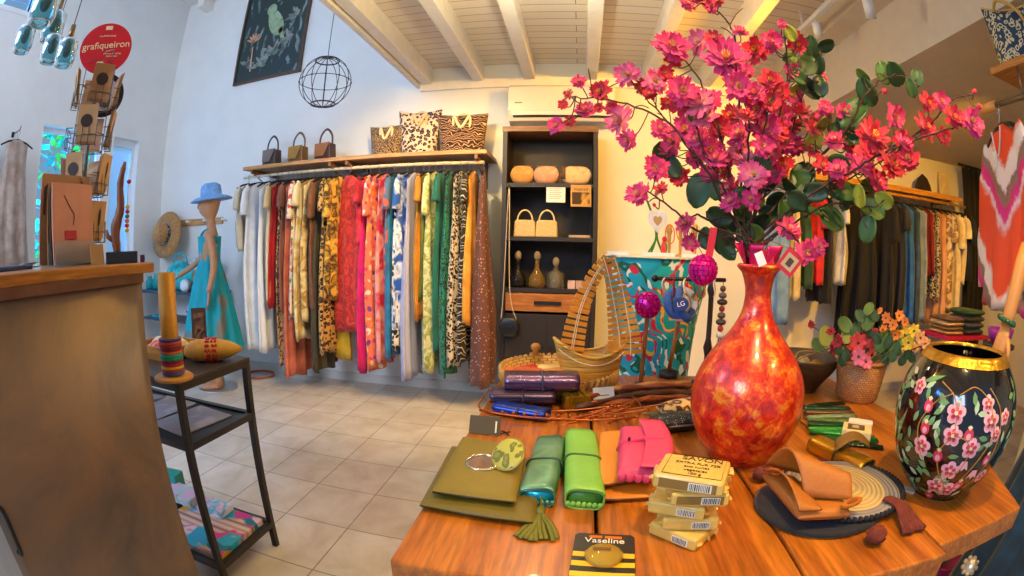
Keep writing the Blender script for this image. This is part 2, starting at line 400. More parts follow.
# ============================================================ clothes rail along the back wall
pine = wood('#c98a45', '#e2b070', 'x'); steel = solid('#b9b7b2', .35, .9, var=.03); blackm = solid('#201d1c', .45, .3, var=.1); paleT = solid('#e6d3b4', .5, var=.05)
RY, RZ = 3.60, 1.875
t = thing('wall_shelf', 'long pine shelf on brackets above the rail of colourful dresses', 'shelf', (0, 0, 1.93))
obj('board', G().bx(-2.93, -.67, 3.52, WALL_Y, 0, .032), pine, t, bev=.003)
for x in (-2.82, -1.98, -1.82, -.75):
    obj('bracket', G().box((x, 3.74, -.02), (.022, .44, .035)).box((x, WALL_Y-.015, -.12), (.022, .025, .2)).tube([(x, 3.55, -.03), (x, WALL_Y-.02, -.2)], .006, 6), solid('#8a5a33', .5), t)
for x0, x1 in ((-2.95, -1.96), (-1.86, -.62)):
    pass
t = thing('clothes_rail', 'pale round rail under the long pine shelf carrying the dresses', 'rail', (0, RY, RZ))
obj('rod', G().tube([(-2.97, 0, 0), (-.70, 0, 0)], .014, 12), paleT, t)
for x in (-2.82, -1.98, -1.82, -.75): obj('holder', G().box((x, 0, .025), (.03, .04, .04)), solid('#9b6a3f', .5), t)
# hanger: shared mesh, neck in the YZ plane
hg = G().tube(arc((0, 0, -.012), .02, -1.2, PI+.5, 10, 'yz')+[Vector((0, 0, -.06)), Vector((0, 0, -.075))], .0028, 6)
ha = G().tube([(0, -.205, -.135), (0, -.12, -.098), (0, -.03, -.078), (0, 0, -.073), (0, .03, -.078), (0, .12, -.098), (0, .205, -.135)], [.008, .009, .008, .008, .008, .009, .008], 8)
def make_hanger(label, group, mat=None, hook=None):
    h = thing('clothes_hanger', label, 'hanger', group=group)
    obj('hook', hg, hook or steel, h); obj('shoulder_bar', ha, mat or blackm, h); return h
hang0 = make_hanger('black clothes hanger on the pale rail under the long pine shelf', 'hangers on the back wall rail')
hused = []
def hanger_at(loc, rz, proto, label=None, group=None):
    if proto.name in hused: h = copy_tree(proto)
    else: hused.append(proto.name); h = proto
    h.location = loc; h.rotation_euler = (0, 0, rz)
    if label: h['label'] = label
    if group: h['group'] = group
    return h
def garment_g(Lg, sh=.19, hem=.2, th=.022, tb=.045, nf=7, amp=.5, seed=0, sleeve=None, slope=.055, strap=False, skew=0, waist=1.0, flat_hem=False):
    """hanging garment, origin at the rail; shoulders in the YZ plane"""
    r = random.Random(seed); g = G(); n = 40; rows = 22; p1, p2, p3 = (r.uniform(0, 6) for _ in range(3)); zt = -.078; rs = []
    for k in range(rows+1):
        s = k/rows; ring = []
        if k == 0: hw, ht, z = .055, th*.6, zt+.006
        elif k == 1: hw, ht, z = sh*.62, th*.8, zt
        elif k == 2: hw, ht, z = sh, th, zt-.012
        else:
            q = (k-2)/(rows-2); z = zt-.02-(Lg)*q
            w0 = sh*(1-.12*math.sin(min(q*2.2, 1)*PI)*waist); hw = w0*(1-q)+hem*q
            ht = th+(tb-th)*min(1, q*1.5)
        for j in range(n):
            a = 2*PI*j/n; ca, sa = math.cos(a), math.sin(a)
            y = hw*ca; f = 1+amp*min(1, s*1.6)*math.sin(nf*a+p1+s*1.5); x = ht*sa*f + .012*s*math.sin(s*4+p2)+skew*s
            y *= 1+.05*s*math.sin(3*a+p3+4*s)
            zz = z-(slope*abs(y)/sh if k <= 3 else slope*abs(y)/sh*max(0, 1-(k-3)*.16))
            if k == 0: zz = z+.004
            if k == rows and not flat_hem: zz += .018*math.sin(nf*.5*a+p3)
            ring.append((x, y, zz))
        rs.append(ring)
    g.rings(rs, 0, True, True)
    if sleeve:
        sl, sw = sleeve
        for sd in (-1, 1):
            a0 = Vector((0, sd*(sh-.035), zt-.045)); path = [a0, a0+Vector((.004, sd*.035, -.03)), a0+Vector((.006, sd*.052, -.03-sl*.4)), a0+Vector((.004, sd*.056, -.03-sl))]
            g.tube(smooth_path(path, 4), [sw*.55]+[sw*.8]*4+[sw]*4+[sw*1.12]*4, 12, flat=.55, up=(1, 0, 0))
    return g
DRESSES = [
    (241, 250, 0.05, 'cream lace short sleeved top, first garment at the window end of the rail', 'plain', ['#e9dcc0', '#cdbb97'], [], 'S', 6),
    (252, 350, 0.05, 'long sheer white dress hanging beside the cream lace top', 'plain', ['#f7f8fa', '#dfe6ee'], [], 'S', -6),
    (262, 352, 0.045, 'white maxi dress with a sheer beige hem band', 'dip', ['#f6f7fb', '#cdbf9c'], [-1.35], '', 4),
    (270, 300, 0.04, 'ivory blouse with wide sleeves over the white maxi dress', 'plain', ['#e7d9b8', '#d2bd90'], [], 'S', 8),
    (275, 308, 0.03, 'slim plain red dress beside the ivory blouse', 'plain', ['#c8141c', '#a50f16'], [], '', 0),
    (281, 366, 0.035, 'dark brown and cream leopard dress beside the plain red dress', 'leopard', ['#c9a06a', '#3a1e14', '#7d3f22'], [], '', 4),
    (286, 312, 0.035, 'mauve brown top with short sleeve beside the brown leopard dress', 'plain', ['#8f5a4c', '#6f4238'], [], 'S', 0),
    (290, 378, 0.045, 'dusty coral maxi dress reaching nearly to the floor', 'plain', ['#d9785a', '#b9553c'], [], '', -4),
    (294, 318, 0.035, 'cream blouse with red and green flower print', 'floral', ['#f0dcc0', '#c93a2c', '#e8a48c', '#6a9a5a', '#d84b3a'], [], 'S', 6),
    (301, 340, 0.04, 'ivory and gold lace kaftan in the warm half of the rail', 'blotch', ['#f0e2b8', '#c79a3a', '#efe0b5'], [], 'S', 0),
    (308, 322, 0.035, 'golden beige snake pattern tunic beside the ivory lace kaftan', 'blotch', ['#e3c171', '#9c6c22', '#e6cd8c'], [], '', -4),
    (314, 308, 0.035, 'plain taupe brown blouse with wide short sleeve', 'plain', ['#8a5232', '#6c3d24'], [], 'S', 6),
    (318, 372, 0.045, 'long dark olive trousers hanging below the taupe blouse', 'plain', ['#4b4230', '#352e20'], [], '', 0),
    (325, 354, 0.045, 'gold leopard print dress with black spots beside the olive trousers', 'leopard', ['#d2a054', '#15100c', '#6a3c18'], [], 'S', 4),
    (333, 300, 0.04, 'amber and black blotched blouse beside the large red dress', 'blotch', ['#e3a72c', '#201510', '#e8b84a'], [], 'S', -4),
    (360, 242, 0.04, "short red ruffled top at the start of the rail's second half", 'blotch', ['#d81028', '#ff3550', '#a80c1c'], [], 'S', 4),
    (364, 372, 0.045, 'long bright magenta pink dress beside the red ruffled top', 'plain', ['#e8147c', '#c40c66'], [], '', 0),
    (373, 370, 0.05, 'coral and cream kaftan with purple flower print', 'floral', ['#f07a5c', '#7a3aa8', '#f8c8a0', '#e8336a', '#f2a23a', '#f6e2d8'], [], 'S', -5),
    (381, 362, 0.045, 'pink and red splashed maxi dress beside the coral kaftan', 'blotch', ['#e02a58', '#f4a8a0', '#d01848'], [], '', 0),
    (388, 300, 0.035, 'slate blue blouse with coral blossoms', 'floral', ['#4f6f94', '#e8785a', '#8aa6c4', '#d8604c'], [], 'S', 6),
    (391, 358, 0.04, 'turquoise blue slip dress below the slate blue blouse', 'plain', ['#1787b8', '#0e6a98'], [], '', 0),
    (396, 350, 0.04, 'black dress with small white spots beside the turquoise slip', 'leopard', ['#f0ece2', '#15151a', '#22222c'], [], '', 4),
    (402, 330, 0.045, 'bright blue and white batik dress', 'blotch', ['#1c62c8', '#eef4fb', '#1a5ac0'], [], 'S', -4),
    (409, 380, 0.045, 'pale lilac to light blue dress with frayed hem', 'dip', ['#b9bce0', '#7aa0dc'], [-1.35], '', 0),
    (418, 320, 0.04, 'plain mustard orange tunic with long pointed hem', 'plain', ['#d68a18', '#b56c10'], [], 'S', 6),
    (424, 300, 0.035, 'olive green satin blouse beside the mustard tunic', 'plain', ['#6f7a22', '#525c16'], [], '', 0),
    (431, 372, 0.055, 'pale yellow green dress with swirling leaf print', 'blotch', ['#d6d490', '#8b9c4a', '#e8e6b4', '#a8b468'], [], 'S', -5),
    (439, 352, 0.04, 'dark teal green blouse dress beside the yellow green dress', 'plain', ['#0c7468', '#08584e'], [], 'S', 0),
    (446, 376, 0.05, 'peacock green and black patterned maxi dress', 'leopard', ['#14806c', '#0a2a30', '#3aa04c'], [], '', 4),
    (457, 366, 0.06, 'black and cream zebra blotch dress', 'leopard', ['#d8c2a0', '#17120f', '#17120f'], [], '', -5),
    (464, 362, 0.045, 'cream dress with black brush strokes next to the yellow tunic', 'tiger', ['#1b1614', '#e2cfae', '#1b1614'], [], 'S', 4),
    (470, 325, 0.045, 'long soft yellow orange tunic near the end of the rail', 'plain', ['#efb04a', '#d8902c'], [], '', 0),
    (480, 388, 0.075, 'mauve brown sparkling maxi dress, last garment on the rail', 'dots', ['#6b4038', '#d8a890'], [], '', 8),
]
def hang_garment(px, by, w, label, kind, cols, prm, sl, yaw, i, y0=RY, z0=RZ, cat='dress', group='garments on the back wall rail', hproto=None, hem=None):
    x = ay_(px, 190, y0-.12).x; zb = ay_(px, by, y0-.18).z; Lg = z0-.1-max(.03, zb)
    sleeve = (.16+.05*(i % 3), .045) if sl == 'S' else None
    tr = Lg > .95
    gg = garment_g(Lg, sh=.185 if sl == 'S' else .17, hem=hem or (.205 if tr else .18), th=.018, tb=w*.9, nf=7+i % 5, amp=.68, seed=i*7+3, sleeve=sleeve)
    sc = prm[0] if prm else (1.0+.35*(i % 3-1))
    m_ = fabric(kind, cols, sc, seed=i)
    nm = 'dress' if tr else 'blouse'
    head = label.replace(',', ' ').split(' beside ')[0].split(' below ')[0].split(' next to ')[0]
    for k_ in ('kaftan', 'jeans', 'trousers', 'jacket', 'cardigan', 'coat', 'shirt', 'tunic', 'blouse', 'top', 'dress'):
        if k_ in head.split(): nm = 'blouse' if k_ == 'top' else k_; break
    one(nm, gg, m_, label, {'blouse': 'top'}.get(nm, nm), (x, y0, z0), math.radians(yaw), group)
    if hproto:
        wds = label.split(); k_ = next((q for q in range(3, len(wds)) if wds[q] in ('beside', 'behind', 'in', 'on', 'hanging', 'next', 'near', 'partly', 'below', 'reaching')), min(9, len(wds)))
        hanger_at((x, y0, z0+.012), math.radians(yaw), hproto, 'black hanger carrying the '+' '.join(wds[:min(k_, 10)]).rstrip(','))
for i, d in enumerate(DRESSES): hang_garment(*d, i, hproto=hang0)
# the large red dress turned to face the room, over a yellow pleated skirt
x = ay_(342, 190, RY-.15).x
t = thing('dress', 'large red patterned dress turned to face the room, white tag at its neck', 'dress', (x, RY-.02, RZ), math.radians(62), 'garments on the back wall rail')
obj('gown', garment_g(1.22, sh=.2, hem=.235, th=.03, tb=.06, nf=9, amp=.3, seed=77, sleeve=(.2, .06)), fabric('blotch', ['#c4141a', '#e8452c', '#a80e14', '#d8301c'], 1.6, seed=5), t)
obj('price_tag', G().box((.03, .03, -.27), (.004, .035, .11)), solid('#ece6da', .6), t)
hanger_at((x, RY-.02, RZ+.012), math.radians(62), hang0, 'black hanger carrying the large red dress turned to the room')
x = ay_(337, 190, RY+.1).x
one('skirt', garment_g(1.47, sh=.15, hem=.225, th=.02, tb=.055, nf=12, amp=.35, seed=78), fabric('plain', ['#e0b41a', '#b88a10'], seed=8), 'pleated yellow skirt showing below the large red dress', 'skirt', (x, RY+.10, RZ), math.radians(62), 'garments on the back wall rail')
# ---- handbags and totes on the shelf
def handbag(px, label, c1, c2, w=.2, h=.17):
    p = ay_(px, 160, 3.74); t = thing('handbag', label, 'handbag', (p.x, 3.74, 1.962), math.radians(-12), 'small handbags on the pine shelf')
    body = G().prism([(-w/2, 0), (w/2, 0), (w*.42, h), (-w*.42, h)], .09, Matrix.Rotation(PI/2, 4, 'X'))
    obj('body', body, solid(c1, .4, .25, bs=(60, .2)), t, bev=.012)
    obj('flap', G().prism([(-w*.43, h*.35), (w*.1, h*.35), (w*.43, h*1.02), (-w*.43, h*1.02)], .012, Matrix.Translation((0, -.05, 0)) @ Matrix.Rotation(PI/2, 4, 'X')), solid(c2, .35, .4), t)
    obj('strap', G().tube(smooth_path([(-w*.38, 0, h*.8), (-w*.33, 0, h*1.45), (0, 0, h*1.8), (w*.33, 0, h*1.45), (w*.38, 0, h*.8)], 6), .011, 8, flat=.5, up=(0, 1, 0)), solid(c1, .5), t)
handbag(272, 'small grey brown handbag, nearest the window on the pine shelf', '#4a3628', '#8c7c74')
handbag(298, 'small golden tan handbag, middle of the three on the pine shelf', '#7a5424', '#b8883c')
handbag(325, 'small dark brown handbag with a shiny copper flap on the pine shelf', '#4d3226', '#b0703a')
def tote(px, label, mat, w=.36, h=.3, rz=0, hm='#e9d3a2', ear=.012):
    p = ay_(px, 152, 3.72); t = thing('tote_bag', label, 'tote bag', (p.x, 3.74, 1.962), rz, 'animal print totes on the pine shelf')
    def f(u, v, s):
        x = (u-.5)*w*(.86+.2*v); z = h*v + ear*v*(abs(2*u-1)**2)*1.0; y = s*(.075*(1-v)**.7*(1-(2*u-1)**4)+.006); return (x, y+.008*math.sin(u*9+v*4)*v, z)
    g = G().sheet(lambda u, v: f(u, v, -1), 14, 10, .004).sheet(lambda u, v: f(u, v, 1), 14, 10, .004)
    g.box((0, 0, .004), (w*.84, .13, .008))
    obj('body', g, mat, t)
    for s in (-1, 1):
        obj('handle', G().tube(smooth_path([(-w*.17, s*.028, h*.62), (-w*.16, s*.04, h*.95), (0, s*.06, h*1.02+(.02 if s > 0 else -.12)), (w*.16, s*.04, h*.95), (w*.17, s*.028, h*.62)], 6), .011, 8), solid(hm, .6), t)
tote(386, 'small spotted leopard tote with cream handles on the pine shelf', fabric('leopard', ['#a07c50', '#241a12', '#4a3a2a'], 2.6), .31, .27, -.05)
tote(418, 'tall pink and brown leopard tote between the other two', fabric('leopard', ['#e2bfa0', '#241820', '#6a4a58'], 1.0), .34, .37, .1, '#d9b48a', .03)
tote(461, 'orange and black tiger striped tote at the end of the pine shelf', fabric('tiger', ['#241610', '#cc7420', '#e8c898', '#2a1a12'], 1.1), .39, .33, .02)
# ============================================================ picture, wire globe, hoop
p0, p1 = ay_(234, 84, WALL_Y-.03), ay_(299, 70, WALL_Y-.03); zt = 4.12
m, nt, b = nmat('painted_birds'); setp(b, .5); v = coords(nt); n = noise(nt, v, 4, 4, .6, 1.2)
w_ = nt.nodes.new('ShaderNodeTexWave'); w_.inputs['Scale'].default_value = 3; w_.inputs['Distortion'].default_value = 7; L(nt, v, w_.inputs['Vector'])
f1 = ramp(nt, w_.outputs['Fac'], [(.7, '#000000'), (.9, '#ffffff')]); f2 = ramp(nt, n.outputs[0], [(.5, '#000000'), (.62, '#ffffff')])
mu = nt.nodes.new('ShaderNodeMath'); mu.operation = 'MULTIPLY'; L(nt, f1, mu.inputs[0]); L(nt, f2, mu.inputs[1])
L(nt, mixc(nt, mu.outputs[0], '#243836', '#8a9a94'), b.inputs['Base Color'])
xa, xb, z0 = p0.x, p1.x, 2.99
t = thing('wall_picture', 'dark framed picture of a green parrot among flowers high on the wall', 'picture', ((xa+xb)/2, WALL_Y-.02, (z0+zt)/2))
W2, H2 = (xb-xa)/2, (zt-z0)/2
g = G().box((0, 0, H2), (2*W2+.03, .035, .025)).box((0, 0, -H2), (2*W2+.03, .035, .025)).box((W2, 0, 0), (.025, .035, 2*H2)).box((-W2, 0, 0), (.025, .035, 2*H2))
obj('frame', g, solid('#5a3d2a', .5), t)
obj('canvas', G().box((0, .004, 0), (2*W2, .01, 2*H2)), m, t)
MX = Matrix.Translation((0, -.006, 0)) @ Matrix.Rotation(PI/2, 4, 'X')
def blob(cx, cy, rx, ry, rot=0, n=20, taper=0): 
    o_ = []
    for i in range(n):
        a = 2*PI*i/n; x, y = rx*math.cos(a)*(1+taper*math.sin(a)), ry*math.sin(a); o_.append((cx+x*math.cos(rot)-y*math.sin(rot), cy+x*math.sin(rot)+y*math.cos(rot)))
    return o_
g = G().prism(blob(.02, .1, .09, .2, .45, taper=-.2), .004, MX).prism(blob(-.06, .27, .065, .075), .007, MX).prism([(.08, -.02), (.16, -.2), (.2, -.22), (.13, .02)], .004, MX)
obj('parrot', g, fabric('blotch', ['#6f8a64', '#8ea67c', '#a4b894'], 1, seed=2), t)
g = G()
for k in range(6): g.prism(blob(-.25+.05*math.cos(1.57+(k-2.5)*.45), -.1+.06*math.sin(1.57+(k-2.5)*.45), .012, .06, (k-2.5)*.45), .005, MX)
g.prism([(-.25, -.15), (-.24, -.15), (-.22, -.45), (-.24, -.45)], .005, MX)
obj('bird_of_paradise_flower', g, solid('#d9a07a', .6), t)
g = G(); rnd = random.Random(3)
for cx, cy, r_ in ((.3, .1, .13), (.25, -.2, .15), (.05, -.32, .16), (-.1, -.42, .12), (.12, .45, .13), (-.3, -.38, .1)):
    for k in range(9):
        a = .4+k*.37+cx*3; q_ = .35+.4*(k % 3)/2; g.prism(blob(cx+r_*q_*math.cos(a), cy+r_*q_*math.sin(a), r_*(.3+.08*(k % 3)), r_*.12, a+.3*(k % 2)), .003+.0006*k, MX)
obj('painted_leaves', g, fabric('blotch', ['#42524e', '#6c7c76', '#94948a'], 1.4, seed=4), t)
p = ay_(325, 82, 3.3)
t = thing('wire_globe', 'round black wire globe lamp hanging by a thin cord', 'lamp', tuple(p))
R = .215; g = G()
for k in range(6): g.tube([Matrix.Rotation(k*PI/6, 3, 'Z') @ q for q in arc((0, 0, 0), R, 0, 2*PI, 36, 'xz')[:-1]], .0032, 6, closed=True)
for z in (-.19, 0, .19): g.tube([(q.x, q.y, z) for q in arc((0, 0, 0), math.sqrt(R*R-z*z), 0, 2*PI, 36, 'xy')[:-1]],   .0032 if z == 0 else .006, 6, closed=True)
for k in range(12):
    for z in (0,): g.ell((R*math.cos(k*PI/6), R*math.sin(k*PI/6), 0), (.009,)*3, 6, 4)
obj('wire_frame', g, solid('#3c3a3a', .4, .6), t)
obj('cord', G().tube([(0, 0, R-.005), (0, 0, TALL-p.z)], .003, 6), blackm, t)
p = az_(265, 372, .012)
one('wooden_hoop', G().tube(arc((0, 0, 0), .15, 0, 2*PI, 40, 'xy')[:-1], .011, 8, closed=True), solid('#d9693a', .5), 'orange hoop lying on the floor under the dresses', 'hoop', (p.x, p.y-.1, .011))
# ============================================================ mannequin with teal dress and blue hat
skin = solid('#c08a62', .55, var=.05)
def rings_body(rs, n=20):
    return [[Vector((cx+rx*math.cos(2*PI*j/n), cy+ry*math.sin(2*PI*j/n), z)) for j in range(n)] for (cx, cy, z, rx, ry) in rs]
MP = (-3.05, 3.22, 0)
t = thing('mannequin', 'tan shop mannequin in a long teal dress beside the dress rail', 'mannequin', MP, math.radians(40)); t.scale = (1.12, 1.15, 1.0)
# local: faces -X, shoulders along Y
g = G()
g.rings(rings_body([(0, 0, .95, .09, .14), (0, 0, 1.05, .075, .115), (-.01, 0, 1.15, .09, .13), (0, 0, 1.27, .085, .165), (.005, 0, 1.36, .06, .165), (.01, 0, 1.395, .045, .09), (.01, 0, 1.42, .038, .04), (0, 0, 1.49, .037, .037),
    (-.012, 0, 1.515, .062, .05), (-.018, 0, 1.55, .08, .06), (-.015, 0, 1.60, .09, .069), (-.01, 0, 1.65, .093, .072), (0, 0, 1.70, .082, .065), (0, 0, 1.735, .04, .035)]))
g.ell((-.098, 0, 1.595), (.02, .012, .028), 8, 6)
for s in (-1, 1):
    g.rings(rings_body([(.02, s*.07, .035, .04, .035), (.015, s*.07, .1, .032, .03), (.02, s*.075, .3, .05, .045), (.01, s*.075, .5, .045, .045), (0, s*.075, .75, .075, .07), (0, s*.07, .98, .085, .08)], 14))
    g.ell((-.05, s*.07, .035), (.11, .038, .03), 10, 6)
obj('body', g, skin, t)
def arm_g(pts, rad, hand_dir, side):
    g = G().tube(smooth_path(pts, 5), [rad[0]+(rad[1]-rad[0])*i/((len(pts)-1)*5) for i in range((len(pts)-1)*5+1)], 12)
    h = Vector(pts[-1]); d = Vector(hand_dir).normalized(); u = Vector((0, 1, 0)).cross(d).normalized(); w = d.cross(u)
    g.tube([h-d*.01, h+d*.03, h+d*.075, h+d*.09], [rad[1]*.9, .026, .03, .02], 10, flat=.45, up=u)
    for k in range(4):
        b0 = h+d*.078+w*(k-1.5)*.013; ln = (.055, .066, .062, .048)[k]
        g.tube([b0, b0+d*ln*.5+u*.002, b0+d*ln+u*.012], [.0078, .007, .005], 7)
    b0 = h+d*.03+w*(-.02)*side; g.tube([b0, b0+d*.025-w*.018*side, b0+d*.055-w*.022*side], [.009, .008, .006], 7)
    return g
obj('arm', arm_g([(0, .165, 1.345), (-.03, .2, 1.22), (-.14, .22, 1.1), (-.3, .24, .99)], (.038, .022), (-.8, .05, -.6), 1), skin, t)
obj('arm', arm_g([(0, -.165, 1.345), (.03, -.2, 1.2), (.04, -.22, 1.07), (0, -.24, .88)], (.038, .022), (-.1, 0, -1), -1), skin, t)
obj('stand_base', G().cyl((0, 0, 0), (0, 0, .012), .17, n=32).cyl((.05, 0, .01), (.05, 0, .3), .01), solid('#c9ccd0', .3, .8), t)
dr = G(); rs = []
for k in range(26):
    s = k/25; z = 1.335-s*.965
    rx = .098+.0*s; ry = .155
    if s < .22: q = s/.22; rx = .1-.012*q; ry = .165-.04*q
    else: q = (s-.22)/.78; rx = .088+.16*q**.8; ry = .125+.14*q**.8
    rs.append([Vector((-.005+rx*(1+.09*min(1, s*2)*math.sin(11*a+s*2))*math.cos(a), ry*(1+.09*min(1, s*2)*math.sin(11*a+s*2))*math.sin(a), z)) for a in [2*PI*j/66 for j in range(66)]])
dr.rings(rs, 0, True, False)
m, nt, b = nmat('teal_patchwork'); setp(b, .75); v = coords(nt, (1, 1, 1), loc=(.3, .2, .55)); br = nt.nodes.new('ShaderNodeTexNoise'); br.inputs['Scale'].default_value = 3.2; br.inputs['Detail'].default_value = 1
L(nt, v, br.inputs['Vector']); L(nt, ramp(nt, br.outputs[0], [(.53, '#0f9fb0'), (.57, '#7f7a6c')]), b.inputs['Base Color'])
d_ = obj('maxi_dress', dr, m, t)
d_['label'] = 'teal maxi dress with grey patches'
obj('dress_strap', G().tube(smooth_path([(-.085, .06, 1.29), (-.06, .07, 1.37), (0, .07, 1.395), (.06, .07, 1.33), (.08, .06, 1.28)], 4), .007, 6).tube(smooth_path([(-.085, -.06, 1.29), (-.06, -.07, 1.37), (0, -.07, 1.395), (.06, -.07, 1.33), (.08, -.06, 1.28)], 4), .007, 6), solid('#0f9fb0', .7), t)
hat = G().lathe([(.185, -.03), (.19, -.022), (.15, 0), (.105, .012), (.1, .06), (.092, .1), (.06, .122), (.01, .126)], fx=1, fy=.95, n=36, fn=lambda a, z: 1+(.06*math.cos(2*a) if z < .005 else 0))
one('sun_hat', hat, fabric('plain', ['#7fb2e8', '#5f93cc'], 3), 'light blue sun hat on the head of the teal dressed mannequin', 'hat', (MP[0], MP[1], 1.675), math.radians(40), rot=(0, math.radians(-6), math.radians(40)))
# ============================================================ peg rail, straw hat, console with bags on the left
pr0, pr1 = ay_(172, 224, WALL_Y-.02), ay_(216, 219, WALL_Y-.02)
t = thing('peg_rail', 'pine peg rail with white pegs on the wall behind the mannequin', 'peg rail', (0, WALL_Y-.012, pr0.z))
obj('board', G().bx(pr0.x-.35, pr1.x+.1, -.012, .012, -.035, .035), pine, t, bev=.003)
for k in range(5):
    obj('peg', G().cyl((pr0.x-.25+k*.29, 0, 0), (pr0.x-.25+k*.29, -.07, .01), .012, n=10), solid('#f2f0ea', .5), t)
p = ay_(165, 235, WALL_Y-.12)
t = thing('straw_hat', 'tan straw hat with a dark band hanging from the peg rail', 'hat', (p.x+.1, WALL_Y-.2, p.z), rot=(math.radians(80), 0, math.radians(-4)))
obj('hat_body', G().lathe([(.27, -.02), (.275, -.01), (.2, .0), (.125, .015), (.12, .08), (.105, .14), (.05, .165), (.005, .16)], fx=1.0, fy=1.0, n=40, fn=lambda a, z: 1+(.05*math.cos(2*a) if z < .01 else 0)), fabric('plain', ['#c98f52', '#9a6630'], 6, seed=3), t)
obj('hat_band', G().lathe([(.124, .02), (.13, .022), (.127, .055), (.12, .056)], n=32), fabric('floral', ['#2c3a4a', '#c8a878', '#6a8aa0'], 2), t)
CX0, CX1, CY0, CY1 = -4.6, -3.4, 3.52, 3.92; CZ = .80
t = thing('console_table', 'low black metal console behind the mannequin with teal bags on it', 'table', ((CX0+CX1)/2, 3.72, 0))
hx, hy = (CX1-CX0)/2, .2
obj('table_top', G().bx(-hx, hx, -hy, hy, CZ-.03, CZ), solid('#4d5560', .35, .3), t, bev=.003)
obj('lower_shelf', G().bx(-hx+.02, hx-.02, -hy+.02, hy-.02, .48, .5), solid('#4d5560', .35, .3), t)
for sx in (-1, -.05, 1):
    for sy in (-1, 1): obj('leg', G().box((sx*(hx-.015), sy*(hy-.015), CZ/2-.015), (.026, .026, CZ-.03)), solid('#2e3238', .4, .4), t)
for k, (px, h) in enumerate(((150, .14), (157, .17), (164, .13))):
    p = ay_(px, 285, 3.66)
    one('glass_jar', G().lathe([(.0, 0), (.045, 0), (.055, .02), (.055, h*.6), (.03, h*.85), (.035, h), (.031, h), (.026, h*.85), (.05, h*.6), (.05, .02), (0, .008)], n=20, cap=False), solid('#35c8cc', .1, var=0, trans=.6), 'turquoise glass jar on the console, %s' % ('beside the counter edge', 'tallest and in the middle of three', 'nearest the orange tube')[k], 'jar', (p.x, 3.66, CZ), group='turquoise jars on the console')
p = ay_(178, 270, 3.7)
t = thing('beach_bag', 'large teal round beach bag on the console behind the mannequin hand', 'bag', (p.x, 3.74, CZ))
obj('body', G().ell((0, 0, .16), (.24, .08, .165), 24, 12, fn=lambda d: 1-.1*max(0, d.z)), fabric('blotch', ['#0fa8ae', '#3cd0cc', '#0b8a94'], 1), t)
obj('handle', G().tube(arc((0, 0, .27), .12, .1, PI-.1, 16, 'xz'), .01, 8), solid('#0fa8ae', .6), t)
p = ay_(206, 268, 3.68)
t = thing('straw_bag', 'tan straw bag with a teal top on the console beside the teal dress', 'bag', (-3.62, 3.72, CZ))
obj('body', G().ell((0, 0, .13), (.17, .08, .135), 24, 12), fabric('plain', ['#c08850', '#9a6634'], 5), t)
obj('top_band', G().lathe([(.12, .2), (.15, .25), (.17, .33), (.16, .33), (.14, .25), (.11, .2)], fy=.45, n=24), fabric('blotch', ['#35b8c8', '#1b5f98', '#bfe8ee'], 1), t)
p = ay_(187, 278, 3.6)
one('shell_ornament', G().ell((0, 0, .06), (.065, .06, .062), 14, 10, fn=lambda d: 1+.12*math.sin(9*math.atan2(d.y, d.x))), solid('#e6eef2', .4), 'white ribbed ball ornament on the console front edge', 'ornament', (p.x, 3.57, CZ))
p = ay_(193, 315, 3.6)
one('floral_pouch', G().pillow([(-.13, -.09, 0), (.13, -.09, 0), (.13, .09, 0), (-.13, .09, 0)], 0, .2, p=3), fabric('floral', ['#d8c8d0', '#c84a7c', '#5a3a5c', '#eef0f4'], 1.5), 'floral cloth pouch on the lower shelf of the console', 'pouch', (p.x, 3.7, .5))
one('glass_tray', G().box((0, 0, .012), (.22, .16, .024)), solid('#2fa8b4', .2, var=.05), 'flat teal tray on the lower shelf of the console', 'tray', (-4.35, 3.7, .5))
p = ax_(146, 254, LX+1.0)
# ============================================================ black metal side stand
SX0, SX1, SY0, SY1 = -1.86, -1.165, 1.03, 1.43
dk = solid('#3a3430', .4, .5, var=.1)
t = thing('metal_stand', 'slim black metal stand with three shelves in front of the counter end', 'shelf stand', ((SX0+SX1)/2, (SY0+SY1)/2, 0))
hx, hy = (SX1-SX0)/2, (SY1-SY0)/2; q = .025
for sx in (-1, 1):
    for sy in (-1, 1): obj('leg', G().box((sx*(hx-q/2), sy*(hy-q/2), .415), (q, q, .83)), dk, t, bev=.002)
def frame_g(z):
    return G().bx(-hx+q, hx-q, -hy, -hy+q, z-q, z).bx(-hx+q, hx-q, hy-q, hy, z-q, z).bx(-hx, -hx+q, -hy+q, hy-q, z-q, z).bx(hx-q, hx, -hy+q, hy-q, z-q, z)
obj('shelf_frame', frame_g(.83), dk, t); obj('shelf_frame', frame_g(.625), dk, t); obj('shelf_frame', frame_g(.13), dk, t)
obj('shelf_top', G().bx(-hx, hx, -hy, hy, .8301, .838), solid('#4a3f38', .4, .3, var=.15), t)
obj('shelf_board', G().bx(-hx+q, hx-q, -hy+q, hy-q, .605, .618), solid('#2e2b2c', .35, .4, var=.15), t)
obj('shelf_board', G().bx(-hx+q, hx-q, -hy+q, hy-q, .112, .122), solid('#2e2b2c', .35, .4, var=.15), t)
